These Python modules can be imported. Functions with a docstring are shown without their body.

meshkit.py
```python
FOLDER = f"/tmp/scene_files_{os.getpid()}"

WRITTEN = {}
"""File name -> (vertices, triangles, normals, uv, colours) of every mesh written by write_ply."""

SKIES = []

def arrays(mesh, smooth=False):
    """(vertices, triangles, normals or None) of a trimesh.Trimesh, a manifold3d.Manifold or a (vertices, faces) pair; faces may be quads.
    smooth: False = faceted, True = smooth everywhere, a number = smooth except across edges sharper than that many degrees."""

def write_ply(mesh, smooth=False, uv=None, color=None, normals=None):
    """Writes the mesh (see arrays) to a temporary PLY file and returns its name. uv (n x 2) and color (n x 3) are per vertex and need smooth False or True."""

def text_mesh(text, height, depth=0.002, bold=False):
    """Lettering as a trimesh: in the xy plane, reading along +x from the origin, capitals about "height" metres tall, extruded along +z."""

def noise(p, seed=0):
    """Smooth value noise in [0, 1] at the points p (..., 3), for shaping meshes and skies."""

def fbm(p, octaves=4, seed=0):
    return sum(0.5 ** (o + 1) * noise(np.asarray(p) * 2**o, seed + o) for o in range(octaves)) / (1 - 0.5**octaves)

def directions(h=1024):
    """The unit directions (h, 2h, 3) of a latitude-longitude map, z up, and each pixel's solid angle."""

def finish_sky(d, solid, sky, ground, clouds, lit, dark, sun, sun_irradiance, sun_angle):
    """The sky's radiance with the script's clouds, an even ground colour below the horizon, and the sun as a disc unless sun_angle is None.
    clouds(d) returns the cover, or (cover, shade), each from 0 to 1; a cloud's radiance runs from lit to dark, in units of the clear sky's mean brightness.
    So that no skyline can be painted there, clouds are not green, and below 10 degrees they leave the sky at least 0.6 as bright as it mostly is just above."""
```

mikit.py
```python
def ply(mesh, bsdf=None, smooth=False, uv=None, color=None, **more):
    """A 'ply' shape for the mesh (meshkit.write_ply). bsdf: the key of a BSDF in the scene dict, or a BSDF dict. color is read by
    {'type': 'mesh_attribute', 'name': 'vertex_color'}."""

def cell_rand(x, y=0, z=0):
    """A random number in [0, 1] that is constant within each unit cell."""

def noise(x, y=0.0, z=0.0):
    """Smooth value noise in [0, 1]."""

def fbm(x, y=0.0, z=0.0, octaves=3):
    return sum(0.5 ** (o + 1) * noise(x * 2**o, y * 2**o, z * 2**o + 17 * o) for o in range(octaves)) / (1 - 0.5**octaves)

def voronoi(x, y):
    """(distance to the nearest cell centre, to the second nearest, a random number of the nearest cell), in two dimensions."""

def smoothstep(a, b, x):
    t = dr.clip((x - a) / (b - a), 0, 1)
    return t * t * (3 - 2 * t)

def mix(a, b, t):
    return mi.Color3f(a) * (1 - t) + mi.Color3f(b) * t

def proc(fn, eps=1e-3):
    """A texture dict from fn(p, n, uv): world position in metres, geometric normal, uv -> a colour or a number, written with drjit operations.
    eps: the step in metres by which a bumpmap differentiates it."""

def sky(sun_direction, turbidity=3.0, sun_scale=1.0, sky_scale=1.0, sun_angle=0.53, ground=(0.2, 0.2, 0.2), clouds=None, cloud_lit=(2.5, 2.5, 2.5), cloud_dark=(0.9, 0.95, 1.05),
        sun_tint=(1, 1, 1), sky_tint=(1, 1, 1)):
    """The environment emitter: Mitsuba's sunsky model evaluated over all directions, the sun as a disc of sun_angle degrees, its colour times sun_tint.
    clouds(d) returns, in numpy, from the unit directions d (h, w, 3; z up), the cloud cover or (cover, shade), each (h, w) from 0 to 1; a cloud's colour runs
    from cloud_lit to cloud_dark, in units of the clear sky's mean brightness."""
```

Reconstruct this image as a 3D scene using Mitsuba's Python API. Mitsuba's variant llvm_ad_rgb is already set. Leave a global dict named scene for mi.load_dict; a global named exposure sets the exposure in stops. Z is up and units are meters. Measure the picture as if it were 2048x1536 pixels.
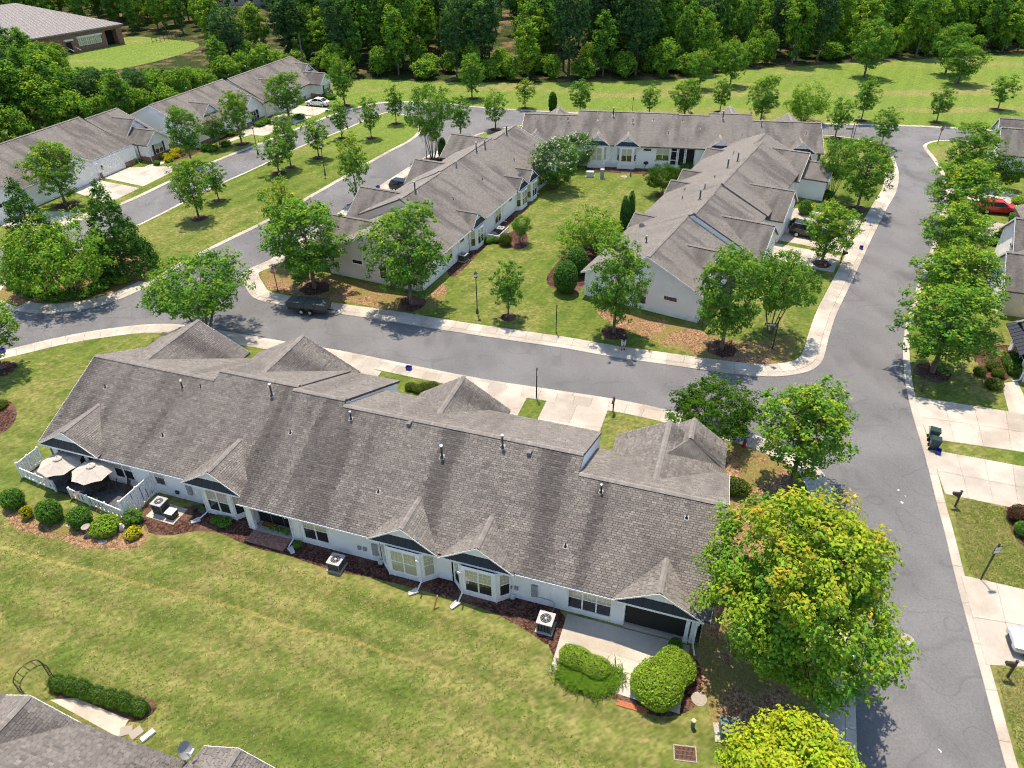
import math, random, numpy as np, trimesh, drjit as dr, mitsuba as mi, mikit, meshkit
from mikit import proc, noise, fbm, smoothstep, mix, cell_rand, voronoi
import shapely
from shapely.geometry import Polygon, LineString, box as sbox
T = mi.ScalarTransform4f
scene, labels = {}, {}

# ---------------------------------------------------------------- camera, sky, exposure
CAM_H = 37.0
PITCH, ROLL = math.radians(35.2), math.radians(-0.65)
_fw = np.array([0, math.cos(PITCH), -math.sin(PITCH)])
_up0, _r0 = np.array([0, math.sin(PITCH), math.cos(PITCH)]), np.array([1.0, 0, 0])
_up = _up0*math.cos(ROLL) - _r0*math.sin(ROLL)
scene['camera'] = {'type': 'perspective', 'fov': 69.73, 'fov_axis': 'x', 'near_clip': 0.5, 'far_clip': 2000.0,
    'to_world': T().look_at(origin=[0, 0, CAM_H], target=[0, float(_fw[1]), CAM_H+float(_fw[2])], up=[float(a) for a in _up])}
def clouds(d):
    q = d/np.maximum(d[..., 2:3]+.12, .05)*1.3
    n = meshkit.fbm(np.stack([q[..., 0], q[..., 1], np.zeros_like(q[..., 0])+4.2], -1), 5, 3)
    return np.clip((n-.54)/.14, 0, 1)*.8, np.clip((n-.56)/.3, 0, 1)*.35
scene['sky_light'] = mikit.sky([-0.06, 0.32, 0.9455], turbidity=3.0, sky_scale=1.4, sun_scale=1.0, clouds=clouds)
exposure = 2.05

# ---------------------------------------------------------------- helpers
rng = np.random.default_rng(7)
def unit(v): v = np.asarray(v, float); return v/np.linalg.norm(v)
_used = {}
def name(key):
    n = _used.get(key, -1) + 1
    _used[key] = n
    return key if n == 0 else f'{key}_{n:03d}'
class MB:
    """Collects faces of one mesh (triangles), with uv if wanted."""
    def __init__(s): s.V, s.F, s.U, s.n = [], [], [], 0
    def add(s, v, f, uv=None):
        v = np.asarray(v, float).reshape(-1, 3); f = np.asarray(f, int)
        s.V.append(v); s.F.append(f + s.n); s.n += len(v)
        s.U.append(np.zeros((len(v), 2)) if uv is None else np.asarray(uv, float).reshape(-1, 2))
        return s
    def poly(s, pts, uv=None):
        n = len(pts); return s.add(pts, [[0, i, i+1] for i in range(1, n-1)], uv)
    def hexa(s, p):
        """eight corners: bottom ring 0-3, top ring 4-7 (anticlockwise seen from above)"""
        return s.add(p, [[0,2,1],[0,3,2],[4,5,6],[4,6,7],[0,1,5],[0,5,4],[1,2,6],[1,6,5],[2,3,7],[2,7,6],[3,0,4],[3,4,7]])
    def box(s, x0, x1, y0, y1, z0, z1):
        return s.hexa([(x0,y0,z0),(x1,y0,z0),(x1,y1,z0),(x0,y1,z0),(x0,y0,z1),(x1,y0,z1),(x1,y1,z1),(x0,y1,z1)])
    def rbox(s, c, half, yaw=0.0, taper=1.0):
        ca, sa = math.cos(yaw), math.sin(yaw); P = []
        for k, z in ((1.0, -half[2]), (taper, half[2])):
            for sx, sy in ((-1,-1),(1,-1),(1,1),(-1,1)):
                x, y = sx*half[0]*k, sy*half[1]*k
                P.append((c[0]+x*ca-y*sa, c[1]+x*sa+y*ca, c[2]+z))
        return s.hexa(P)
    def slab(s, ring, z0, z1):
        """a convex polygon of (x,y) extruded from z0 to z1"""
        n = len(ring); P = [(x, y, z0) for x, y in ring] + [(x, y, z1) for x, y in ring]
        F = [[n, n+i, n+i+1] for i in range(1, n-1)] + [[0, i+1, i] for i in range(1, n-1)]
        for i in range(n):
            j = (i+1) % n; F += [[i, j, n+j], [i, n+j, n+i]]
        return s.add(P, F)
    def tube(s, pts, r, n=6, caps=True):
        pts = np.asarray(pts, float); r = np.broadcast_to(np.asarray(r, float), (len(pts),))
        t = np.gradient(pts, axis=0); t /= np.linalg.norm(t, axis=1, keepdims=True)+1e-9
        a = np.cross(t, [0, 0, 1.0]) if abs(t[0][2]) < 0.9 else np.cross(t, [1.0, 0, 0])
        a /= np.linalg.norm(a, axis=1, keepdims=True)+1e-9
        b = np.cross(t, a); an = np.arange(n)*2*math.pi/n
        v = pts[:, None] + r[:, None, None]*(np.cos(an)[None, :, None]*a[:, None] + np.sin(an)[None, :, None]*b[:, None])
        m = len(pts); F = []
        for i in range(m-1):
            for j in range(n):
                k = (j+1) % n; F += [[i*n+j, (i+1)*n+k, i*n+k], [i*n+j, (i+1)*n+j, (i+1)*n+k]]
        if caps:
            F += [[0, j+1, j] for j in range(1, n-1)] + [[(m-1)*n, (m-1)*n+j, (m-1)*n+j+1] for j in range(1, n-1)]
        return s.add(v.reshape(-1, 3), F)
    def lathe(s, c, prof, n=12):
        """profile of (radius, z) about a vertical axis at c"""
        pr = np.asarray(prof, float); an = np.arange(n)*2*math.pi/n
        v = np.stack([c[0]+pr[:, :1]*np.cos(an), c[1]+pr[:, :1]*np.sin(an), c[2]+np.repeat(pr[:, 1:], n, 1)], -1).reshape(-1, 3)
        F = []
        for i in range(len(pr)-1):
            for j in range(n):
                k = (j+1) % n; F += [[i*n+j, i*n+k, (i+1)*n+k], [i*n+j, (i+1)*n+k, (i+1)*n+j]]
        m = (len(pr)-1)*n
        F += [[m, m+j, m+j+1] for j in range(1, n-1)] + [[0, j+1, j] for j in range(1, n-1)]
        return s.add(v, F)
    def mesh(s, tm): return s.add(tm.vertices, tm.faces)
    def arrays(s): return np.vstack(s.V), np.vstack(s.F), np.vstack(s.U)
class Frame:
    """building frame: x along the building, y across it, z up"""
    def __init__(s, o, deg): s.o = np.array([o[0], o[1], o[2] if len(o) > 2 else 0.0]); s.a = math.radians(deg); s.deg = deg
    def w(s, v):
        v = np.asarray(v, float); c, d = math.cos(s.a), math.sin(s.a); o = np.empty_like(v)
        o[..., 0] = v[..., 0]*c - v[..., 1]*d; o[..., 1] = v[..., 0]*d + v[..., 1]*c; o[..., 2] = v[..., 2]
        return o + s.o
WORLD = Frame((0, 0), 0)
def put(key, mb, mat, fr=WORLD, smooth=False, uv=False, color=None, fixed=False):
    if not mb.n: return key
    k = key if fixed else name(key)
    v, f, u = mb.arrays()
    scene[k] = mikit.ply((fr.w(v), f), mat, smooth=smooth, uv=u if uv else None, color=color)
    return k
def tag(k, label=None, cat=None, group=None, kind=None):
    d = labels.setdefault(k, {})
    for a, b in (('label', label), ('category', cat), ('group', group), ('kind', kind)):
        if b: d[a] = b
    return k
def struct(key, mb, mat, label=None, **kw):
    k = put(key, mb, mat, **kw); return tag(k, label, kind='structure')
def thing(base, label, cat, group=None): return tag(name(base), label, cat, group)
def pts(l): return [tuple(p) for p in l]
def chaikin(p, closed=False, it=2):
    p = np.asarray(p, float)
    for _ in range(it):
        if closed: q = np.roll(p, -1, 0); p = np.stack([.75*p+.25*q, .25*p+.75*q], 1).reshape(-1, 2)
        else: a, b = p[:-1], p[1:]; p = np.vstack([p[:1], np.stack([.75*a+.25*b, .25*a+.75*b], 1).reshape(-1, 2), p[-1:]])
    return p
def flat_poly(poly, z, step=None):
    """a shapely polygon as one flat sheet at z"""
    mb = MB()
    for g in getattr(poly, 'geoms', [poly]):
        if g.geom_type != 'Polygon' or g.area < 1e-3: continue
        v, f = trimesh.creation.triangulate_polygon(g, engine='earcut')
        f = np.asarray(f); v = np.asarray(v)
        e1, e2 = v[f[:, 1]]-v[f[:, 0]], v[f[:, 2]]-v[f[:, 0]]
        fl = e1[:, 0]*e2[:, 1]-e1[:, 1]*e2[:, 0] < 0; f[fl] = f[fl][:, ::-1]
        mb.add(np.c_[v, np.full(len(v), z)], f)
    return mb
def rim(poly, z0, z1):
    """upright faces round a polygon's rings"""
    mb = MB()
    for g in getattr(poly, 'geoms', [poly]):
        for r in [g.exterior, *g.interiors]:
            c = np.asarray(r.coords)
            for a, b in zip(c[:-1], c[1:]): mb.poly([(a[0],a[1],z0),(b[0],b[1],z0),(b[0],b[1],z1),(a[0],a[1],z1)])
    return mb

# ---------------------------------------------------------------- materials
def mat(key, d, two=True):
    scene[key] = {'type': 'twosided', 'bsdf': d} if two else d
def rgb(*c): return {'type': 'rgb', 'value': list(c)}
def plain(key, c, rough=0.6, metal=0.0, spec=0.5, coat=0.0):
    d = {'type': 'principled', 'base_color': rgb(*c), 'roughness': rough, 'metallic': metal, 'specular': spec}
    if coat: d['clearcoat'] = coat; d['clearcoat_gloss'] = 0.95
    mat(key, d)
def textured(key, fn, rough=0.9, spec=0.2, bump=None, eps=0.02):
    d = {'type': 'principled', 'base_color': proc(fn), 'roughness': rough, 'specular': spec}
    if bump: d = {'type': 'bumpmap', 'arbitrary': proc(bump, eps=eps), 'scale': 1.0, 'bsdf': d}
    mat(key, d)
MOW = math.radians(62)
def f_lawn(p, n, uv):
    x, y = p.x, p.y
    big = fbm(x*.09+3.1, y*.09+9.2, 0, 3); med = fbm(x*.5, y*.5, 3.3, 3); fine = fbm(x*5.3, y*5.3, 7.7, 2)
    fib = noise(x*3.2+y*1.5, y*9.0-x*4.0)
    s = x*math.cos(MOW+math.pi/2)+y*math.sin(MOW+math.pi/2)
    stripe = .5+.5*smoothstep(.2, .8, .5+.5*dr.sin(s*2*math.pi/2.7+1.2*noise(x*.2, y*.2)))
    s2 = x*math.cos(math.radians(71))+y*math.sin(math.radians(71))
    stripe2 = .5+.5*dr.sin(s2*2*math.pi/2.3+1.5*noise(x*.25, y*.25))
    near = 1-smoothstep(30, 44, y+.33*x)                          # the dry back lawn of the near row
    far = smoothstep(104, 124, y+.1*x)
    fine2 = noise(x*2.3+5, y*2.3, 2.0)
    dry = smoothstep(.44, .70, .34*big+.30*med+.20*fine2+.16*fine+.045*near-.12*far-.02)
    green, lush, tan = mi.Color3f(.126, .166, .032), mi.Color3f(.080, .136, .022), mi.Color3f(.250, .222, .088)
    c = mix(lush, green, smoothstep(.3, .62, med*.5+big*.25+.25*stripe*(1-near)+.12*near))
    c = mix(c, mix(mi.Color3f(.142, .212, .038), mi.Color3f(.230, .215, .080), smoothstep(.50, .80, fbm(x*.05, y*.16, 6.0, 4))), .75*far)
    c = mix(c, tan, dry*.72)
    c = mix(c, tan, near*(.06+.26*stripe2*med))
    # worn line across the back lawn and the red clay showing near the beds
    t = y - (23.421 + (-0.3151)*x) + .35*(noise(x*.3, 2.0)-.5)
    worn = (1-smoothstep(.04, .22, dr.abs(t)))*smoothstep(-60, -50, x*1.0)*(1-smoothstep(-8, 1, x))
    c = mix(c, mi.Color3f(.34, .27, .09), worn*.5)
    c = c*(1+near*.22*(stripe2-.5)+.10*(1-near)*(stripe-.75))
    return c*(.50+.50*fine+.46*fib)
textured('mat_lawn', f_lawn, .95, .1, lambda p, n, uv: .05*fbm(p.x*4, p.y*4, 0, 3), .05)
def f_asphalt(p, n, uv):
    x, y = p.x, p.y
    b = fbm(x*.25, y*.25, 1.0, 3); g = noise(x*14, y*14); st = noise(x*.9+y*.25, y*.16, 5.0)
    cr = smoothstep(.0, .018, dr.abs(fbm(x*.22+2.0*noise(x*.5, y*.5), y*.22, 9.0, 3)-.5))
    c = mix(mi.Color3f(.140, .143, .150), mi.Color3f(.178, .181, .188), smoothstep(.25, .75, .75*b+.25*st))
    seal = smoothstep(.0, .006, dr.abs(fbm(x*.11+1.5*noise(x*.3, y*.3, 3.0)+20, y*.11, 2.0, 2)-.47))
    c = c*(.86+.14*seal)
    c = mix(c, mi.Color3f(.085, .085, .09), smoothstep(.66, .85, fbm(x*.5+7, y*.25, 4.0, 3))*.40)
    return c*(.88+.22*g)*(.85+.15*cr)
textured('mat_asphalt', f_asphalt, .85, .25)
def f_concrete(p, n, uv):
    x, y = p.x, p.y
    b = fbm(x*.6, y*.6, p.z*.6+2.0, 3); g = noise(x*11, y*11, p.z*11); pan = uv.x
    c = mix(mi.Color3f(.42, .38, .325), mi.Color3f(.53, .495, .43), smoothstep(.25, .75, b))
    c = mix(c, mi.Color3f(.36, .30, .235), smoothstep(.62, .80, fbm(x*.35+11, y*.35, 8.0, 3))*.45)
    return c*(.90+.14*g)*(.86+.20*pan)
textured('mat_concrete', f_concrete, .88, .25)
def f_mulch(p, n, uv):
    a = noise(p.x*9, p.y*9, 1.0); b = noise(p.x*17, p.y*21, 4.0); d = fbm(p.x*.7, p.y*.7, 2.0, 2)
    c = mix(mi.Color3f(.040, .020, .016), mi.Color3f(.135, .072, .055), smoothstep(.3, .8, .6*a+.4*b))
    return mix(c, mi.Color3f(.21, .125, .095), smoothstep(.5, .8, d)*.5)*(.7+.6*b)
textured('mat_mulch', f_mulch, .95, .1, lambda p, n, uv: .05*noise(p.x*10, p.y*10, 1.0), .02)
def f_straw(p, n, uv):
    a = noise(p.x*7, p.y*7, 1.0); b = noise(p.x*19, p.y*13, 4.0); d = fbm(p.x*.5, p.y*.5, 2.0, 3)
    c = mix(mi.Color3f(.16, .088, .050), mi.Color3f(.36, .235, .140), smoothstep(.2, .8, .5*a+.5*b))
    return mix(c, mi.Color3f(.20, .175, .055), smoothstep(.40, .62, d)*.85)*(.75+.4*b)
textured('mat_straw', f_straw, .95, .1)
def f_floor(p, n, uv):
    d = fbm(p.x*.3, p.y*.3, 2.0, 4)
    return mix(mi.Color3f(.03, .045, .012), mi.Color3f(.14, .10, .055), smoothstep(.4, .75, d))*(.6+.8*noise(p.x*3, p.y*3))
textured('mat_floor', f_floor, .95, .1)
def f_shingle(p, n, uv):
    """uv.x = tone of the tab, uv.y = metres along the eave"""
    t = dr.clip(uv.x, 0, 1.3); g = noise(p.x*30, p.y*30, p.z*30)
    c = mix(mi.Color3f(.122, .115, .108), mi.Color3f(.268, .250, .230), t)
    streak = smoothstep(.40, .68, .62*fbm(uv.y*.55+31, p.z*.16, 0, 3)+.38*fbm(uv.y*1.5, p.z*.5, 5.0, 2))
    north = smoothstep(-.02, .12, -n.y)*1.0
    c = mix(c, c*mi.Color3f(.50, .50, .52), streak*(.40+.50*north))
    return c*(.86+.24*g)
textured('mat_shingle', f_shingle, .93, .15)
def f_farroof(p, n, uv):
    """uv in metres on the roof plane: courses and tabs too far off to build"""
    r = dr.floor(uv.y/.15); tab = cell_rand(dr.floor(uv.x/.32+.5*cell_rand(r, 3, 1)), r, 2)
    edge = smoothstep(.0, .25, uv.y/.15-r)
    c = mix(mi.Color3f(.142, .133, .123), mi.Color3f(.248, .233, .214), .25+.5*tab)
    streak = smoothstep(.40, .68, .6*fbm(uv.x*.5+13, uv.y*.12, 3.0, 3)+.4*fbm(uv.x*1.4, uv.y*.4, 5.0, 2))
    north = smoothstep(-.02, .12, -n.y)
    c = mix(c, c*mi.Color3f(.52, .52, .54), streak*(.22+.55*north))
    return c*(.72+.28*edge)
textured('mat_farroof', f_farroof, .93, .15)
def f_siding(p, n, uv):
    d = fbm(p.x*.4, p.y*.4, p.z*.5, 3)
    return mix(mi.Color3f(.86, .85, .82), mi.Color3f(.80, .785, .74), smoothstep(.35, .75, d))*(1-.14*(1-smoothstep(.1, .55, p.z))*noise(p.x*2, p.y*2))
textured('mat_siding', f_siding, .55, .4)
def f_tansiding(p, n, uv): return f_siding(p, n, uv)*mi.Color3f(.78, .70, .60)
textured('mat_tan_siding', f_tansiding, .6, .35)
def f_brick(p, n, uv):
    r = dr.floor(uv.y/.075); cx = uv.x/.21+.5*(r-2*dr.floor(r/2)); t = cell_rand(dr.floor(cx), r, 4)
    m = smoothstep(.06, .12, cx-dr.floor(cx))*smoothstep(.12, .24, uv.y/.075-r)
    return mix(mi.Color3f(.36, .33, .29), mix(mi.Color3f(.19, .07, .045), mi.Color3f(.33, .135, .085), t), m)
textured('mat_brick', f_brick, .9, .15)
def f_bark(p, n, uv):
    return mix(mi.Color3f(.085, .068, .055), mi.Color3f(.21, .18, .15), noise(p.x*9, p.y*9, p.z*2.5))
textured('mat_bark', f_bark, .95, .1)
mat('mat_leaf', {'type': 'principledthin', 'base_color': {'type': 'mesh_attribute', 'name': 'vertex_color'}, 'roughness': .55, 'diff_trans': .60, 'spec_trans': 0.0, 'eta': 1.3}, two=False)
plain('mat_underlay', (.070, .066, .062), .95)
plain('mat_white', (.80, .80, .78), .45)
plain('mat_gutter', (.12, .125, .13), .45)
plain('mat_black', (.014, .014, .015), .4)
plain('mat_metal_roof', (.022, .027, .042), .5, 0.0)
plain('mat_dark', (.012, .012, .013), .8)
plain('mat_blind', (.50, .47, .33), .8)
plain('mat_grey', (.30, .31, .32), .5)
plain('mat_lightgrey', (.55, .56, .56), .4)
plain('mat_actop', (.36, .37, .38), .5)
plain('mat_galv', (.50, .52, .54), .35, .8)
plain('mat_bin', (.016, .045, .040), .42)
plain('mat_blue', (.035, .03, .32), .4)
plain('mat_green', (.07, .15, .115), .5)
plain('mat_red', (.36, .012, .014), .4)
plain('mat_shutter', (.02, .028, .035), .5)
plain('mat_umbrella', (.47, .43, .375), .85)
plain('mat_terracotta', (.42, .13, .05), .7)
plain('mat_bronze', (.05, .038, .03), .5)
plain('mat_paver', (.10, .105, .115), .85)
plain('mat_tarp', (.040, .052, .050), .55)
plain('mat_carwhite', (.78, .78, .78), .25, 0, .5, 1.0)
plain('mat_carblack', (.010, .012, .018), .22, 0, .5, 1.0)
plain('mat_carred', (.42, .008, .018), .25, 0, .5, 1.0)
plain('mat_carsilver', (.55, .56, .58), .28, .6, .5, 1.0)
plain('mat_tyre', (.012, .012, .012), .9)
plain('mat_lamp', (.62, .64, .64), .3)
plain('mat_pole', (.045, .055, .06), .5)
plain('mat_steel_roof', (.27, .25, .24), .7, 0, .2)
plain('mat_skin', (.36, .22, .15), .6)
plain('mat_navy', (.015, .016, .03), .9)
plain('mat_cloth', (.50, .48, .42), .9)
plain('mat_door', (.24, .30, .30), .5)
plain('mat_orange', (.60, .17, .03), .6)
plain('mat_flower', (.75, .74, .72), .8)
plain('mat_signwhite', (.62, .62, .64), .5)
plain('mat_stone', (.34, .30, .26), .9)
scene['mat_glass'] = {'type': 'thindielectric', 'int_ior': 1.5}
plain('mat_carglass', (.012, .014, .016), .06, 0, .6)

# ---------------------------------------------------------------- ground, roads, kerbs, walks
OUTER = [(-53.64,56.12),(-47.58,59.23),(-43.27,61.78),(-37.36,63.56),(-33.97,63.68),(-30.85,63.03),(-27.63,61.91),(-21.11,59.83),(-15.96,58.3),(-7.8,55.19),(-2.11,53.18),(2.04,52.03),(9.42,49.99),(13.46,48.31),(17.13,46.38),(20.22,44.56),(22.39,42.6),(23.14,40.61),(22.94,37.47),(21.91,33.07),(20.42,28.32),(19.06,24.44),(17.04,18.83),(15.58,14.69),(23.61,14.61),(24.46,18.75),(25.22,21.29),(26.23,24.76),(27.73,30.11),(29.33,35.2),(29.74,36.77),(31.53,42.62),(32.47,46.36),(33.83,51.04),(35.73,55.94),(36.82,58.41),(38.73,62.16),(43.67,70.39),(46.99,75.54),(51.49,82.71),(55.71,89.64),(60.35,98.48),(62.18,102.83),(64.26,110.21),(65.3,115.72),(66.15,117.73),(68.78,119.73),(71.86,119.88),(81.97,117.15),(95.64,113.64),(99.77,119.64),(85.45,123.19),(75.04,126.3),(65.74,128.13),(52.22,129.71),(29.55,134.02),(4.07,139.65),(-5.97,142.47),(-13.19,146.34),(-24.28,147.55),(-29.99,142.09),(-33.36,136.57),(-40.77,121.91),(-45.08,114.25),(-49.21,104.59),(-51.56,97.61),(-55.89,89.43),(-61.44,82.16),(-65.68,74.75)]
BLOCK = [(-27.17,68.6),(-24.11,67.34),(-17.33,65.21),(-13.21,64.11),(-5.99,61.62),(0.57,59.63),(5.47,58.2),(8.52,56.93),(13.88,55.4),(17.71,54.27),(21.05,53.42),(23.64,53.21),(25.54,53.64),(26.67,54.09),(27.9,55.11),(28.86,56.76),(30.04,59.27),(32.28,63.58),(34.27,66.83),(37.6,72.3),(41.27,78.46),(44.86,84.39),(50.07,92.72),(52.83,96.81),(55.97,103.03),(57.71,107.71),(59.55,113.71),(59.77,117.96),(57.73,120.68),(53.92,123.0),(50.18,123.7),(28.36,127.68),(15.77,129.94),(3.59,131.64),(-4.13,128.06),(-11.55,117.48),(-14.9,110.63),(-18.47,101.97),(-22.14,93.13),(-25.67,83.65),(-27.64,78.12),(-30.06,75.48),(-30.0,73.74),(-28.63,71.11)]
ISLAND = [(-23.36,140.79),(-20.11,139.98),(-16.35,134.61),(-14.94,129.06),(-15.66,123.41),(-18.99,117.0),(-21.7,110.87),(-24.26,104.82),(-27.77,96.7),(-30.87,89.52),(-35.14,82.17),(-38.17,76.19),(-39.28,71.95),(-40.25,70.59),(-41.55,68.51),(-44.25,66.65),(-48.82,65.93),(-52.53,67.26),(-55.37,69.49),(-56.04,73.06),(-55.38,74.99),(-52.73,79.18),(-50.24,84.03),(-47.12,89.5),(-43.06,100.97),(-38.1,110.97),(-34.11,120.88),(-29.26,128.15)]
def ring(p): return chaikin(p, closed=True, it=2)
o_r, b_r, i_r = ring(OUTER), ring(BLOCK), ring(ISLAND)
road = Polygon(o_r, [b_r, i_r]).buffer(0)
KW = .52
kerb_zone = road.buffer(KW, join_style=1).simplify(.01)
ROAD_Z = -.10
sheet = sbox(-420, -60, 420, 640)
land = sheet.difference(road.buffer(KW-.05))
struct('lawn', flat_poly(land, 0), 'mat_lawn', 'mown lawn, dry and yellow near the row, greener beyond')
struct('road', flat_poly(road.buffer(.12), ROAD_Z), 'mat_asphalt', 'grey asphalt estate road')
def walkline(p, closed, step=.25):
    L = LineString(np.vstack([p, p[:1]]) if closed else p); n = int(L.length/step)
    q = np.array([L.interpolate(i*step).coords[0] for i in range(n+1)])
    t = np.gradient(q, axis=0); t /= np.linalg.norm(t, axis=1, keepdims=True)+1e-9
    return q, np.c_[-t[:, 1], t[:, 0]]
def band_pieces(q, nrm, d0, d1, i0, i1, per, gap=.012):
    """pieces between offsets d0 and d1 along points i0..i1 of a line, per points each: list of (inner pts, outer pts)"""
    out = []
    for a in range(i0, i1-1, per):
        b = min(a+per, i1)
        idx = np.arange(a, b+1); P, N = q[idx], nrm[idx]
        t0, t1 = P[1]-P[0], P[-1]-P[-2]
        A, B = P+N*d0, P+N*d1
        for X in (A, B): X[0] += unit(t0)*gap; X[-1] -= unit(t1)*gap
        out.append((A, B))
    return out
def strip_mesh(A, B, z0, z1, bevel=0.0, za=None):
    mb = MB(); n = len(A); za = z1 if za is None else za
    u = np.full((4, 2), rng.random())
    for i in range(n-1):
        mb.add([(*A[i], za), (*A[i+1], za), (*B[i+1], z1), (*B[i], z1)], [[0, 1, 2], [0, 2, 3]], u)
        mb.add([(*A[i], z0), (*A[i+1], z0), (*A[i+1], za), (*A[i], za)], [[0, 1, 2], [0, 2, 3]], u)
        mb.add([(*B[i], z0), (*B[i+1], z0), (*B[i+1], z1), (*B[i], z1)], [[0, 2, 1], [0, 3, 2]], u)
    for i in (0, n-1):
        mb.add([(*A[i], z0), (*B[i], z0), (*B[i], z1), (*A[i], za)], [[0, 1, 2], [0, 2, 3]], u)
    return mb
def cam_d(x, y): return math.hypot(math.hypot(x, y), CAM_H)
def seen(x, y, m=6.0):
    """roughly inside the view cone on the ground (what lies wholly outside the frame is not built)"""
    w = np.array([x, y, -CAM_H]); c = w @ _fw
    return c > 1 and abs(w @ _r0)/c < .697+m/c and abs(w @ _up)/c < .523+m/c
# the concrete edging of the roads, cut by joints about every three metres
tag('kerb', 'pale concrete gutter edging along the road', kind='structure')
tag('sidewalk', 'pale concrete pavement slabs beside the road', kind='structure')
kp, sp = [], []
lines = {}
for nm_, r_, sgn in (('outer', o_r, -1), ('block', b_r, 1), ('island', i_r, 1)):
    if Polygon(r_).exterior.is_ccw is False: r_ = r_[::-1]
    q, n_ = walkline(r_, True)
    n_ = n_*sgn                         # towards the lawn
    lines[nm_] = (q, n_)
    kp += [x for x in band_pieces(q, n_, -.02, KW, 0, len(q)-1, 12) if seen(*x[0][0])]
def near_i(nm_, p): q = lines[nm_][0]; return int(np.argmin(np.hypot(q[:, 0]-p[0], q[:, 1]-p[1])))
def walk(nm_, pa, pb, d0, d1, per=6):
    q, n_ = lines[nm_]; a, b = near_i(nm_, pa), near_i(nm_, pb)
    if a > b: a, b = b, a
    return [x for x in band_pieces(q, n_, d0, d1, a, b, per) if seen(*x[0][0])]
def walk_wrap(nm_, pa, pb, pm, d0, d1, per=6):
    """the way round from pa to pb that passes pm"""
    q, n_ = lines[nm_]; a, b, m = near_i(nm_, pa), near_i(nm_, pb), near_i(nm_, pm)
    lo, hi = min(a, b), max(a, b)
    if lo <= m <= hi: return [x for x in band_pieces(q, n_, d0, d1, lo, hi, per) if seen(*x[0][0])]
    k = len(q)-1
    return [x for x in band_pieces(q, n_, d0, d1, hi, k, per)+band_pieces(q, n_, d0, d1, 0, lo, per) if seen(*x[0][0])]
sp += walk_wrap('block', (56.4,104.7), (-11.55,117.48), (-1.1,60.21), KW+.02, KW+1.3)
sp += walk_wrap('outer', (-49.69,57.97), (15.74,15.1), (-2.11,53.18), KW+.02, KW+1.3)
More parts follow.
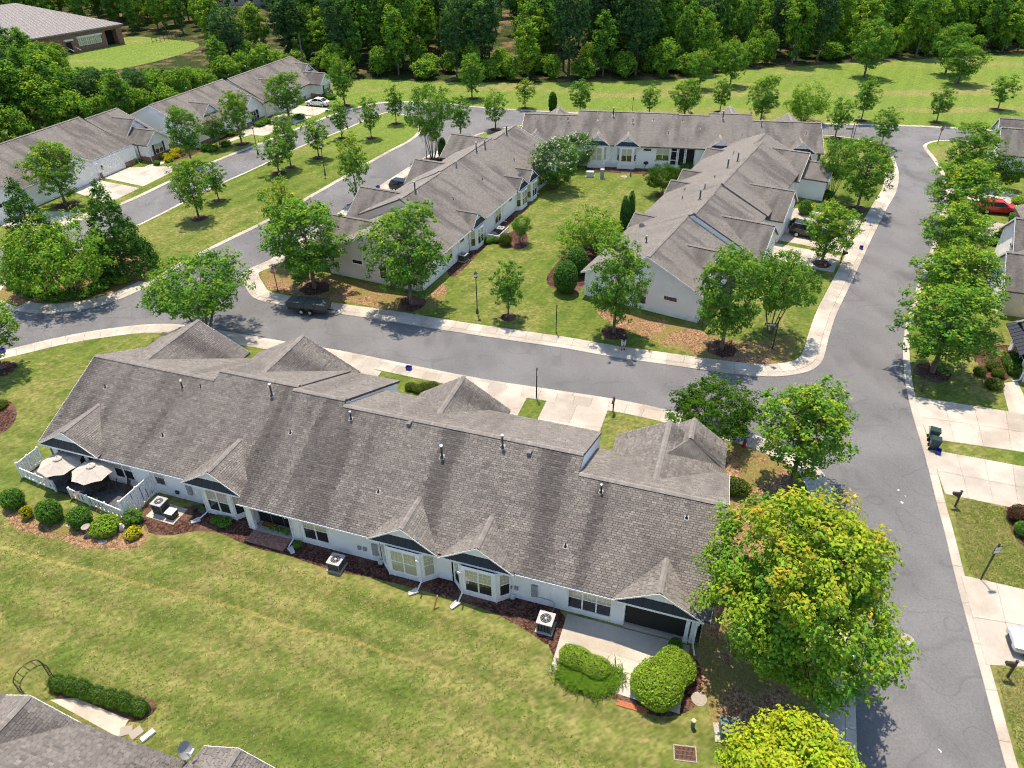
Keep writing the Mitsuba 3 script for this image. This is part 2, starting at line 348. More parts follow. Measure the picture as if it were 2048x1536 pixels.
sp += walk_wrap('island', (-51.71,66.72), (-39.02,72.53), (-44.25,66.65), KW+.02, KW+1.25)
def emit_pieces(parent, base, pieces, mat_, z0, z1, za=None, cap=300):
    pieces = sorted(pieces, key=lambda x: cam_d(*x[0][0]))
    for A, B in pieces[:cap]: put(f'{parent}__{base}', strip_mesh(A, B, z0, z1, za=za), mat_, uv=True)
    if len(pieces) > cap:
        mb = MB()
        for A, B in pieces[cap:]:
            m = strip_mesh(A, B, z0, z1, za=za); v, f, u = m.arrays(); mb.add(v, f, u)
        tag(put(f'{parent}__far_{base}', mb, mat_, uv=True), kind='stuff')
emit_pieces('kerb', 'slab', kp, 'mat_concrete', -.16, .022, za=-.055)
emit_pieces('sidewalk', 'slab', sp, 'mat_concrete', -.06, .028)

def quad_grid(parent, c, nu, nv, z=.024, gap=.012, us=None, vs=None):
    """concrete slabs filling the four-sided area c (anticlockwise), cut into nu by nv"""
    c = np.asarray(c, float); us = us or np.linspace(0, 1, nu+1); vs = vs or np.linspace(0, 1, nv+1)
    P = lambda u, v: (c[0]*(1-u)+c[1]*u)*(1-v)+(c[3]*(1-u)+c[2]*u)*v
    for i in range(len(us)-1):
        for j in range(len(vs)-1):
            q = np.array([P(us[i], vs[j]), P(us[i+1], vs[j]), P(us[i+1], vs[j+1]), P(us[i], vs[j+1])]); m = q.mean(0)
            d = np.linalg.norm(q-m, axis=1, keepdims=True); q = m+(q-m)*(1-gap*1.3/d)
            mb = MB().slab([tuple(x) for x in q], -.06, z); mb.U = [np.full_like(mb.U[0], rng.random())]
            put(f'{parent}__slab', mb, 'mat_concrete', uv=True)
def driveway(c, nu, nv, label, base='driveway', **kw):
    k = name(base); tag(k, label, kind='structure')
    if Polygon(c).exterior.is_ccw is False: c = c[::-1]
    quad_grid(k, c, nu, nv, **kw); return k
FA, FB, FC, FD, FE = (Frame(*x) for x in ((((-11.51,33.44)), -18.6), ((-9.5, 69.5), 65.5), ((9.1, 68.0), -120), ((2.7, 115.9), -9.4), ((-58.3, 110.6), -110)))
def fq(fr, *p): return [tuple(fr.w(np.array([x, y, 0.0]))[:2]) for x, y in p]
driveway(fq(FA, (8.4, 20.5), (8.4, 11), (13.6, 11), (13.6, 20.7)), 4, 2, 'pale two-car driveway between the two right wings of the near row', us=[0, .28, .56, .8, 1])
driveway(fq(FA, (1.2, 20.4), (1.2, 12), (6.7, 12), (6.7, 20.5)), 4, 2, 'driveway beside the front wing at the middle of the near row')
driveway(fq(FA, (-12.0, 20.7), (-12.0, 14), (-6.9, 14), (-6.9, 20.0)), 3, 2, 'driveway behind the left wings of the near row')
driveway([(33.89,49.95),(32.56,44.4),(42.06,41.8),(44.94,46.39)], 2, 5, 'upper of the two long driveways by the wheeled bins')
driveway([(32.09,43.08),(30.86,38.2),(38.13,35.53),(40.95,40.04)], 2, 5, 'driveway below the wheeled bins, with the mailbox at its lower corner')
driveway([(28.31,30.9),(26.49,24.5),(31.26,24.13),(33.95,28.88)], 2, 3, 'driveway with the silver car at the right edge')
driveway([(42.33,51.69),(40.66,47.53),(42.37,46.97),(43.87,52.04)], 1, 3, 'short front walk off the upper right driveway', base='front_walk')
driveway([(47.34,75.92),(47.96,71.57),(54.83,75.73),(51.23,78.74)], 2, 2, 'driveway under the right-hand maples')
driveway([(51.81,83.89),(55.2,89.66),(63.37,84.63),(59.68,78.25)], 2, 3, 'driveway in front of the low hedges at the right edge')
driveway([(59.56,96.6),(63.13,103.0),(70.28,93.17),(66.55,86.88)], 2, 3, 'driveway under the red car at the right edge')
driveway(fq(FC, (-28.6, 20.6), (-28.6, 12.6), (-23.4, 12.6), (-23.4, 20.5)), 2, 2, 'driveway of the right row with the dark car')
driveway(fq(FC, (-22.4, 20.4), (-22.4, 12.0), (-17.6, 12.0), (-17.6, 20.4)), 2, 2, 'driveway of the right row nearest the corner')
driveway(fq(FC, (-34.6, 20.8), (-34.6, 12.6), (-29.4, 12.6), (-29.4, 20.6)), 2, 2, 'farthest driveway of the right row')
driveway(fq(FE, (-.2, .2), (4.6, .2), (5.6, 8.3), (-3.6, 8.0)), 2, 2, 'driveway in front of the white garage of the left row')
driveway(fq(FE, (5.6, .2), (10.4, .2), (12.5, 8.6), (6.3, 8.3)), 2, 2, 'driveway half hidden by the dark evergreens of the left row')
driveway(fq(FE, (17.6, .2), (22.6, .2), (23.5, 9.0), (16.0, 9.0)), 2, 2, 'driveway at the left edge of the photo')
driveway(fq(FE, (-26.6, 5.2), (-20.6, 5.2), (-20.2, 10.6), (-25.6, 11.2)), 2, 2, 'driveway of the far left row behind the lamp')
driveway(fq(FE, (-33.0, 5.2), (-28.4, 5.2), (-28.0, 11.4), (-33.0, 12.0)), 2, 2, 'driveway of the far left row with the blue bin')
driveway(fq(FE, (-38.8, 5.0), (-34.0, 5.0), (-33.6, 12.2), (-38.8, 12.6)), 2, 2, 'driveway of the far left row under the white car')
driveway(fq(FE, (-24.9, 8.6), (-24.0, 7.6), (-14.8, 5.6), (-15.0, 7.0)), 3, 1, 'narrow front walk of the far left row', base='front_walk')
driveway(fq(FE, (-2.6, 2.4), (-.4, 2.4), (-.4, 3.8), (-5.0, 4.2)), 2, 1, 'narrow front walk beside the white garage', base='front_walk')
driveway(fq(FB, (22.5, 13.6), (27.6, 13.6), (27.6, 20.2), (22.5, 20.2)), 2, 2, 'driveway of the middle row with the dark car')
driveway(fq(FB, (8.0, 13.6), (12.5, 13.6), (12.5, 19.8), (8.0, 19.8)), 2, 2, 'driveway of the middle row by the orange-tipped tree')
driveway(fq(FA, (15.55, -.2), (15.6, -4.3), (22.9, -4.6), (22.9, -.2)), 1, 1, 'grey back patio at the right end of the near row', base='patio', us=[0, .455, 1])
driveway(fq(FA, (-14.6, .3), (-14.6, -1.3), (-12.2, -1.4), (-12.2, .2)), 2, 2, 'small paved pad under the left cooling unit', base='pad')

# beds: bark mulch and pine straw lying on the lawn
def bed(poly, mat_, label, z=.006, kind='mulch_bed', it=2):
    p = Polygon(chaikin(poly, True, it)).buffer(0)
    p = p.difference(road.buffer(KW))
    return struct(kind, flat_poly(p, z), mat_, label)
bed([(-26.64,38.52),(-24.63,37.48),(-19.96,38.41),(-18.45,36.9),(-14.61,35.42),(-8.1,32.66),(-0.27,30.51),(3.51,28.37),(2.16,25.79),(1.04,26.88),(-1.34,28.55),(-5.26,30.0),(-9.03,31.23),(-11.52,31.75),(-14.0,32.75),(-14.93,33.19),(-17.59,33.88),(-20.88,35.74),(-23.64,34.87),(-25.62,35.58)], 'mat_mulch', 'dark bark mulch along the back wall of the near row')
bed([(-36.79,38.68),(-33.73,36.65),(-31.04,36.14),(-27.66,36.32),(-25.66,36.53),(-24.66,34.88),(-25.19,33.86),(-26.35,33.71),(-27.65,33.99),(-28.74,33.83),(-30.31,34.65),(-31.83,34.99),(-33.08,35.42),(-34.39,35.81),(-35.84,37.17)], 'mat_straw', 'pale pine straw round the clipped bushes', kind='straw_bed')
bed([(1.63,26.98),(3.5,28.26),(2.27,25.13),(4.12,23.55),(6.82,24.13),(10.65,25.68),(10.12,22.58),(9.0,21.73),(7.38,21.61),(6.02,22.34),(4.09,23.25),(2.52,24.49)], 'mat_mulch', 'mulch round the clipped hedge by the patio')
bed([(9.64,25.69),(11.37,27.37),(14.94,38.87),(17.93,46.37),(20.6,43.22),(20.66,39.84),(18.64,36.8),(19.42,31.02),(18.79,25.9),(17.37,21.35),(14.65,20.3),(11.56,20.34),(10.14,20.89),(10.38,23.17)], 'mat_straw', 'bare orange pine straw under the big maple', kind='straw_bed', z=.004)
bed([(-28.55,75.31),(-24.02,76.47),(-17.65,72.6),(-8.46,67.84),(-7.75,72.35),(-6.47,69.44),(-8.24,65.21),(-12.38,65.81),(-17.34,67.83),(-22.37,69.26),(-26.41,70.48)], 'mat_straw', 'pine straw below the tan end wall', kind='straw_bed')
bed([(8.47,67.44),(15.26,63.17),(19.1,60.42),(22.39,58.36),(27.94,60.97),(25.06,54.93),(20.48,54.62),(17.25,56.32),(13.17,59.45),(8.82,63.32)], 'mat_straw', 'pine straw below the white end wall', kind='straw_bed')
bed([(-54.78,68.93),(-55.47,73.53),(-51.81,78.48),(-45.92,81.05),(-41.3,76.91),(-39.81,73.14),(-42.19,69.73),(-45.12,68.05),(-49.96,67.31)], 'mat_straw', 'planted tip of the island with straw and low bushes', kind='straw_bed')
bed([(-25.8,23.77),(-24.48,23.9),(-19.99,23.1),(-19.33,22.65),(-19.53,21.94),(-20.7,21.53),(-24.73,22.71)], 'mat_mulch', 'mulch under the long hedge at the lower left')
bed([(-45.6,50.97),(-43.08,51.07),(-41.26,49.13),(-40.72,46.79),(-42.24,45.23)], 'mat_mulch', 'mulch bed at the left edge of the photo')
bed([(41.7,57.09),(42.21,54.98),(40.24,50.04),(42.42,51.84),(45.44,53.71),(47.81,57.82),(45.13,57.88)], 'mat_mulch', 'mulch bed with four clipped bushes')
bed([(34.47,37.28),(33.54,34.68),(33.46,32.9),(35.54,32.44),(37.74,36.01),(35.55,37.02)], 'mat_mulch', 'mulch bed at the right edge by the red-leaved bush')
bed([(-7.37,74.78),(-5.66,79.98),(-1.3,88.83),(2.87,101.29),(3.39,95.56),(0.62,88.78),(-2.16,82.72),(-4.64,76.61),(-6.38,72.32)], 'mat_mulch', 'mulch strip along the courtyard wall of the middle row')
bed([(11.34,109.06),(20.77,106.97),(28.35,107.81),(27.75,105.01),(20.43,104.83),(11.15,106.85)], 'mat_mulch', 'mulch strip below the bay windows of the rear row')
bed([(3.43,71.49),(5.69,68.59),(7.57,69.1),(10.51,79.55),(9.61,82.4),(7.0,79.64),(5.02,75.72)], 'mat_mulch', 'mulch round the egg-shaped bushes')
bed([(-2.17,83.45),(1.85,86.36),(2.33,81.16),(1.12,79.8),(-1.84,81.28)], 'mat_mulch', 'mulch by the small courtyard patio')
bed(fq(FE, (-4.5, 1.6), (-12, 3.0), (-12.5, 5.2), (-7, 6.0), (-4.2, 4.6)), 'mat_mulch', 'front bed with yellow bushes in the left row')
bed(fq(FE, (-14, 1.6), (-22, 3.6), (-22, 6.0), (-15, 6.0)), 'mat_mulch', 'front bed of the far left row')
woodfloor = Polygon(fq(FE, (140, -30), (60, -20), (32, -18.2), (10, -17.8), (-9, -17.5), (-14, -13.5), (-30, -12.8), (-50, -12.5), (-56, -7))+[(-32.3,166.24),(-12.29,162.63),(4.45,160.97),(24.32,161.77),(37.08,162.92),(50.63,170.56),(76.83,176.18),(95.19,179.4),(120.17,183.5),(183.68,196.6)] + [(420, 630), (-410, 630)]).buffer(0)
school_lawn = Polygon(chaikin([(-110.68,196.0),(-105.03,220.56),(-91.61,214.08),(-77.1,206.52),(-81.57,187.62),(-92.56,172.85),(-101.25,178.14)], True)).buffer(0)
struct('woodland_floor', flat_poly(woodfloor.intersection(sheet.buffer(-1)).difference(school_lawn), .005), 'mat_floor', 'brown leaf litter under the wood')
# tree rings of mulch are added with their trees

# ---------------------------------------------------------------- houses
PITCH_R = .46
def plane_z(y, yr, zr, s=PITCH_R): return zr - s*abs(y-yr)
class Roof:
    """A sloped roof plane in a building frame: polygon of (x,y) with height fn z(x,y)."""
def slab_roof(mb, P, th=.16):
    """P: convex top polygon, 3D; adds top (with far-roof uv), underside and edges"""
    P = np.asarray(P, float); n = unit(np.cross(P[1]-P[0], P[2]-P[0]))
    if n[2] < 0: P = P[::-1]; n = -n
    e = unit(np.cross([0, 0, 1.0], n)) if abs(n[2]) < .999 else np.array([1.0, 0, 0]); up = np.cross(n, e)
    uv = np.c_[P@e, P@up]
    m = len(P); mb.add(P, [[0, i, i+1] for i in range(1, m-1)], uv)
    Q = P - np.array([0, 0, th]); mb.add(Q, [[0, i+1, i] for i in range(1, m-1)], uv+50)
    for i in range(m):
        j = (i+1) % m; mb.add([Q[i], Q[j], P[j], P[i]], [[0, 1, 2], [0, 2, 3]], np.full((4, 2), 3.3))
    return P, n, e, up
def tabs_on(P, n, e, up, fr, sink, tone=0.0, exp_=.15, wid=.315):
    """shingle tabs over the plane polygon P; each goes to sink as (verts, faces, uv, distance to the camera)"""
    o = P[0]; q = np.c_[(P-o)@e, (P-o)@up]; poly = Polygon(q)
    x0, y0, x1, y1 = poly.bounds; ph = (o@e)
    for r in range(int((y1-y0)/exp_)+1):
        b = y0+r*exp_; off = rng.random()*wid
        xs = np.arange(x0-off, x1, wid)
        bx = shapely.box(xs+.013, b, xs+wid-.013, b+exp_-.014)
        ins = shapely.contains(poly, bx); hit = shapely.intersects(poly, bx)
        rowt = rng.normal(0, .05)
        for i in np.nonzero(hit)[0]:
            if ins[i]: c = np.array([(xs[i]+.013, b), (xs[i]+wid-.013, b), (xs[i]+wid-.013, b+exp_-.014), (xs[i]+.013, b+exp_-.014)])
            else:
                g = shapely.intersection(poly, bx[i])
                if g.geom_type != 'Polygon' or g.area < 2e-3: continue
                c = np.asarray(g.exterior.coords)[:-1]
                if not g.exterior.is_ccw: c = c[::-1]
            h = .032-.027*(c[:, 1]-b)/exp_
            top = o+c[:, :1]*e+c[:, 1:]*up+h[:, None]*n
            base = o+c[:, :1]*e+c[:, 1:]*up+.001*n
            k = len(c); V = np.vstack([top, base]); F = [[0, j, j+1] for j in range(1, k-1)]
            for j in range(k):
                l = (j+1) % k; F += [[k+j, k+l, l], [k+j, l, j]]
            t = np.clip(.45+tone+rowt+rng.normal(0, .17), 0, 1)
            U = np.tile([t, ph+xs[i]], (2*k, 1))
            m = fr.w(V[:1])[0]
            sink.append((V, F, U, float(np.linalg.norm(m-[0, 0, CAM_H]))))
def ridge_caps(a, b, fr, w=.19, exp_=.17, s=PITCH_R):
    """overlapping cap pieces from a to b along a level ridge, standing on a thin vent strip"""
    a, b = np.asarray(a, float), np.asarray(b, float); d = unit(b-a); L = np.linalg.norm(b-a); sd = unit(np.cross(d, [0, 0, 1.0]))
    mb = MB(); n = max(1, int(L/exp_)); up = .045
    for i in range(n):
        p0, p1 = a+d*(L*i/n), a+d*(min(L, L*(i+1)/n+.02)); t = float(np.clip(rng.normal(.92, .14), 0, 1.3))
        V = []
        for p, h in ((p0, .03), (p1, .045)):
            for k in (-1, 0, 1): V.append(p+sd*w*k+np.array([0, 0, h+up-abs(k)*w*s]))
        mb.add(V, [[0, 3, 4], [0, 4, 1], [1, 4, 5], [1, 5, 2]], np.tile([t, 7.0], (6, 1)))
    return mb
def vent_strip(a, b, s=PITCH_R, w=.165):
    a, b = np.asarray(a, float), np.asarray(b, float); d = unit(b-a); sd = unit(np.cross(d, [0, 0, 1.0])); mb = MB()
    for k in (-1, 1):
        P = [a+sd*w*k+[0, 0, -w*s-.01], b+sd*w*k+[0, 0, -w*s-.01], b+[0, 0, -.01], a+[0, 0, -.01]]
        mb.hexa(P+[p+np.array([0, 0, .065]) for p in P] if k < 0 else P[::-1]+[p+np.array([0, 0, .065]) for p in P[::-1]])
    return mb
def ridge(parent, a, b, fr, s=PITCH_R, w=.19):
    tag(put(parent+'__ridge_cap', ridge_caps(a, b, fr, w, .17, s), 'mat_shingle', fr, uv=True), kind='stuff')
    put(parent+'__ridge_vent', vent_strip(a, b, s, w-.025), 'mat_black', fr)
def clap(fr_pts, lap=.115, proud=.012, base=None):
    """clapboards on an upright wall: fr_pts = (p0, p1, [(u, z)...]) with u metres from p0 to p1; the outward side is right of p0->p1"""
    p0, p1, prof = fr_pts; p0, p1 = np.asarray(p0, float), np.asarray(p1, float); L = np.linalg.norm(p1-p0); d = (p1-p0)/L; n = np.array([d[1], -d[0]])
    poly = Polygon(prof).buffer(0); x0, z0, x1, z1 = poly.bounds; mb = MB()
    z = z0
    while z < z1-1e-3:
        g = poly.intersection(sbox(x0-1, z, x1+1, min(z+lap, z1)))
        for h in getattr(g, 'geoms', [g]):
            if h.geom_type != 'Polygon' or h.area < 1e-4: continue
            h = shapely.geometry.polygon.orient(h); c = np.asarray(h.exterior.coords)[:-1]
            if len(c) > 4: h = h.simplify(.002); c = np.asarray(shapely.geometry.polygon.orient(h).exterior.coords)[:-1]
            o = proud*(1-(c[:, 1]-z)/lap)
            V = np.c_[p0[0]+d[0]*c[:, 0]+n[0]*o, p0[1]+d[1]*c[:, 0]+n[1]*o, c[:, 1]]
            mb.poly(list(V))
            lo = c[np.abs(c[:, 1]-z) < 1e-6]
            if len(lo) >= 2:
                u0, u1 = lo[:, 0].min(), lo[:, 0].max()
                mb.poly([(p0[0]+d[0]*u0, p0[1]+d[1]*u0, z), (p0[0]+d[0]*u1, p0[1]+d[1]*u1, z), (p0[0]+d[0]*u1+n[0]*proud, p0[1]+d[1]*u1+n[1]*proud, z), (p0[0]+d[0]*u0+n[0]*proud, p0[1]+d[1]*u0+n[1]*proud, z)])
        z += lap
    return mb
class Wall:
    """an upright wall line: u runs from p0 to p1, out points to its right"""
    def __init__(s, p0, p1): s.p0, s.p1 = np.asarray(p0, float), np.asarray(p1, float); s.L = np.linalg.norm(s.p1-s.p0); s.d = (s.p1-s.p0)/s.L; s.n = np.array([s.d[1], -s.d[0]])
    def at(s, u, z, o=0.0): q = s.p0+s.d*u+s.n*o; return (q[0], q[1], z)
    def block(s, mb, u0, u1, z0, z1, o0, o1):
        return mb.hexa([s.at(u0, z0, o1), s.at(u1, z0, o1), s.at(u1, z0, o0), s.at(u0, z0, o0), s.at(u0, z1, o1), s.at(u1, z1, o1), s.at(u1, z1, o0), s.at(u0, z1, o0)])
def window(parent, fr, W, u0, u1, z0, z1, n=1, kind='double', blind='top', detail=True, shutters=False):
    """n sashes side by side; kind double = two panes one over the other, single = one row"""
    k = name(parent+'__window'); ft, pr = .06, .055
    mb = MB()
    W.block(mb, u0-ft, u1+ft, z0-.07, z0, .0, pr+.02); W.block(mb, u0-ft, u1+ft, z1, z1+ft, 0, pr)
    us = np.linspace(u0, u1, n+1)
    for i, u in enumerate(us):
        a, b = (u-ft, u) if i == 0 else (u, u+ft) if i == n else (u-.045, u+.045)
        W.block(mb, a, b, z0, z1, 0, pr)
    zm = (z0+z1)/2
    if kind == 'double':
        for i in range(n): W.block(mb, us[i]+(.045 if i else 0), us[i+1]-(.045 if i < n-1 else 0), zm-.025, zm+.025, 0, pr-.012)
    put(k, mb, 'mat_white', fr, fixed=True)
    for i in range(n):
        a, b = us[i]+(.045 if i else 0), us[i+1]-(.045 if i < n-1 else 0)
        rows = [(z0, zm-.025, False), (zm+.025, z1, True)] if kind == 'double' else [(z0, z1, True)]
        for (c, d_, topr) in rows:
            lit = blind == 'all' or (blind == 'top' and topr)
            mb = MB(); W.block(mb, a, b, c, d_, .002, .012); put(k+('__blind' if lit else '__interior'), mb, 'mat_blind' if lit else 'mat_dark', fr)
            mb = MB().poly([W.at(a, c, .03), W.at(b, c, .03), W.at(b, d_, .03), W.at(a, d_, .03)]); put(k+'__pane', mb, 'mat_glass', fr)
            if detail and topr:
                mb = MB(); nx, nz = (3, 3) if kind == 'double' else (4, 1)
                if kind != 'double': nz = 2
                for j in range(1, nx): x = a+(b-a)*j/nx; W.block(mb, x-.010, x+.010, c, d_, .031, .037)
                for j in range(1, nz): z = c+(d_-c)*j/nz; W.block(mb, a, b, z-.010, z+.010, .032, .038)
                put(k+'__glazing_bars', mb, 'mat_white', fr)
    if shutters:
        for a, b in ((u0-.45, u0-.09), (u1+.09, u1+.45)):
            mb = MB(); W.block(mb, a, b, z0-.05, z1+.05, .005, .04)
            for j in range(9): z = z0+(z1-z0)*(j+.5)/9; W.block(mb, a+.04, b-.04, z-.03, z+.03, .04, .052)
            put(k+'__shutter', mb, 'mat_shutter', fr)
    return k
def gutter_line(parent, fr, p0, p1, z, o=.06):
    """gutter hung on an eave, its open side up"""
    W = Wall(p0, p1); mb = MB()
    W.block(mb, 0, W.L, z-.13, z-.115, -.01, .12); W.block(mb, 0, W.L, z-.115, z-.015, .10, .12); W.block(mb, 0, W.L, z-.115, z-.02, -.01, .005)
    put(parent+'__gutter', mb, 'mat_white', fr)
    mb = MB(); W.block(mb, 0.01, W.L-.01, z-.112, z-.06, .006, .099); put(parent+'__gutter_trough', mb, 'mat_gutter', fr)
def downspout(parent, fr, p, ztop, n, foot=.6):
    """from the eave at p down the wall; n = outward direction"""
    n = np.array([*unit(n), 0]); p = np.array([*p, 0.0])
    mb = MB().tube([p+n*.42+[0, 0, ztop-.1], p+n*.40+[0, 0, ztop-.25], p+n*.08+[0, 0, ztop-.55], p+n*.08+[0, 0, .35], p+n*.14+[0, 0, .18], p+n*foot+[0, 0, .08]], .05, 6)
    put(parent+'__downspout', mb, 'mat_white', fr)
def dormer(parent, fr, cx, hw, yf, zf, zr, main, detail, sink=None, ywall=None):
    """small gable over the eave: cx centre, hw half width, yf front, zf eave height, zr ridge height, main(x,y) = height of the roof it dies into"""
    yt = yf
    while main(yt) < zr: yt += .02
    # where its eave line meets the main slope
    ye = yf
    while main(ye) < zf and ye < yt: ye += .02
    k = name(parent+'__gable_roof'); mb = MB(); faces = []
    for s in (-1, 1):
        P = [(cx, yf+.08, zr), (cx, yt+.05, zr), (cx+s*hw, ye, zf+.01), (cx+s*hw, yf-.05, zf+.01)]
        faces.append(slab_roof(mb, P, .10))
    put(k, mb, 'mat_farroof' if sink is None else 'mat_underlay', fr, uv=True, fixed=True)
    if sink is not None:
        own = []
        for f in faces: tabs_on(*f, fr, own, tone=.28)
        sm = MB()
        for V, F, U, d in own: sm.add(V, F, U)
        tag(put(k+'__shingles', sm, 'mat_shingle', fr, uv=True), kind='stuff')
    ridge(k, (cx, yf+.1, zr), (cx, yt-.1, zr), fr, (zr-zf)/hw, .17)
    # white gable set back, dark metal skirt roof before it
    yw = yf+.20; zb = zf+.40*(zr-zf); hb = hw*(zr-zb)/(zr-zf)
    mb = MB().poly([(cx-hb, yw, zb-.3), (cx+hb, yw, zb-.3), (cx+hb, yw, zb), (cx, yw, zr-.11), (cx-hb, yw, zb)])
    put(parent+'__gable_wall', mb, 'mat_siding', fr)
    mb = MB(); n = 9 if hw > 2 else 6
    a, b, c_, d = (cx-hw+.12, yf-.02, zf+.02), (cx+hw-.12, yf-.02, zf+.02), (cx+hb*.92, yw, zb+.02), (cx-hb*.92, yw, zb+.02)
    sk = name(parent+'__metal_skirt'); slab_roof(mb, [a, b, c_, d], .05); put(sk, mb, 'mat_metal_roof', fr, fixed=True)
    a, b, c_, d = map(np.array, (a, b, c_, d))
    if detail:
        for i in range(1, n):
            t = i/n; p0, p1 = a+(b-a)*t+[0, 0, .012], None
            x = p0[0]; lim = (x-(cx-hw+.12))/((hw-.12)-hb*.92) if x < cx else ((cx+hw-.12)-x)/((hw-.12)-hb*.92)
            tt = min(1.0, lim); p1 = np.array([x, yf-.02+(yw-yf+.02)*tt, zf+.032+(zb-zf)*tt])
            put(sk+'__seam', MB().tube([p0, p1], .018, 4), 'mat_metal_roof', fr)
    mb = MB()
    for s in (-1, 1):   # rake boards
        p, q = np.array([cx+s*hw, yf-.06, zf-.09]), np.array([cx, yf+.07, zr-.10]); u = np.array([0, 0, .11]); t = np.array([0, -.025, 0])
        mb.hexa([p+t, q+t, q, p, p+t+u, q+t+u, q+u, p+u] if s < 0 else [q+t, p+t, p, q, q+t+u, p+t+u, p+u, q+u])
    mb.box(cx-hw+.05, cx+hw-.05, yf-.06, yf+.0, zf-.14, zf-.02)
    put(parent+'__fascia', mb, 'mat_white', fr)
def vent_pipe(parent, fr, p, h, r, cap=False, matl='mat_black', kind='vent_pipe'):
    k = name(parent+'__'+kind); x, y, z = p
    mb = MB().lathe((x, y, z-.1), [(r*2.6, 0), (r*2.6, .1), (r*1.5, .16), (r, .2), (r, h+.1)], 10)
    put(k, mb, matl, fr, smooth=40, fixed=True)
    if cap: put(k+'__cap', MB().lathe((x, y, z+h), [(r*.8, 0), (r*.8, .08), (r*1.9, .09), (r*1.9, .17), (.01, .2)], 10), 'mat_galv', fr, smooth=40)
    mb = MB(); s = PITCH_R; w = max(.14, r*2.4)
    mb.poly([(x-w, y-w*1.2, z-w*1.2*s+.035), (x+w, y-w*1.2, z-w*1.2*s+.035), (x+w, y+w, z+w*s+.035), (x-w, y+w, z+w*s+.035)]); put(k+'__flashing', mb, 'mat_grey', fr)
def units_of(key, fr, U, detail, over=.28, siding='mat_siding', gables=(True, True), rear=True):
    """roofs, party-step and end walls of a row. U = (x0, x1, y rear eave, z, y ridge, z, y front eave, z)"""
    sinks = []
    for i, (x0, x1, ya, za, yr, zr, yb, zb) in enumerate(U):
        a = x0-(over if i == 0 else .0); b = x1+(over if i == len(U)-1 else .0)
        for P in ([(a, ya, za), (b, ya, za), (b, yr, zr), (a, yr, zr)], [(a, yr, zr), (b, yr, zr), (b, yb, zb), (a, yb, zb)]):
            k = name(key+'__roof'); mb = MB(); pl = slab_roof(mb, P, .17)
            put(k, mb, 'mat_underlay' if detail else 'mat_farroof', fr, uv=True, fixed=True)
            if detail:
                s = []; tabs_on(*pl, fr, s, tone=0.0 if P[0][1] == ya else .12); sinks.append((k, s))
        ridge(key, (a+.02, yr, zr), (b-.02, yr, zr), fr)
        # end walls (hidden inside where the next unit stands higher)
        for e, (x, sgn) in enumerate(((x0+.05, -1), (x1-.05, 1))):
            outer = (i == 0 and e == 0) or (i == len(U)-1 and e == 1)
            if not outer:
                nb = U[i-1] if e == 0 else U[i+1]
                if nb[5] >= zr and abs(nb[4]-yr) < .6 and nb[7]+.3 > zb: continue
            prof = [(ya+.36, 0), (yb-.36, 0), (yb-.36, zb-.17+.36*(zr-zb)/(yb-yr)), (yr, zr-.17), (ya+.36, za-.17+.36*(zr-za)/(yr-ya))]
            if sgn > 0: mbw = clap(((x, 0), (x, 40), prof))
            else: mbw = clap(((x, 40), (x, 0), [(40-q, z) for q, z in prof]))
            put(key+'__end_wall', mbw, siding, fr)
            if outer:
                mb = MB()
                for (q0, w0, q1, w1) in ((ya, za, yr, zr), (yr, zr, yb, zb)):   # rake boards along the verge
                    xx = a-.02 if sgn < 0 else b+.02
                    xs = (xx-.012, xx+.012)
                    mb.hexa([(xs[0], q0, w0-.2), (xs[1], q0, w0-.2), (xs[1], q1, w1-.2), (xs[0], q1, w1-.2), (xs[0], q0, w0+.01), (xs[1], q0, w0+.01), (xs[1], q1, w1+.01), (xs[0], q1, w1+.01)])
                put(key+'__rake_board', mb, 'mat_white', fr)
            else:  # white step wall above the lower neighbour
                pass
    allt = sorted(((d, k, j) for k, s in sinks for j, (_, _, _, d) in enumerate(s)), key=lambda t: t[0])[:300]
    single = {(k, j) for _, k, j in allt}
    for k, s in sinks:
        mb = MB()
        for j, (V, F, Uv, d) in enumerate(s):
            if (k, j) in single: put(k+'__shingle', MB().add(V, F, Uv), 'mat_shingle', fr, uv=True)
            else: mb.add(V, F, Uv)
        if mb.n: tag(put(k+'__shingles', mb, 'mat_shingle', fr, uv=True), kind='stuff')
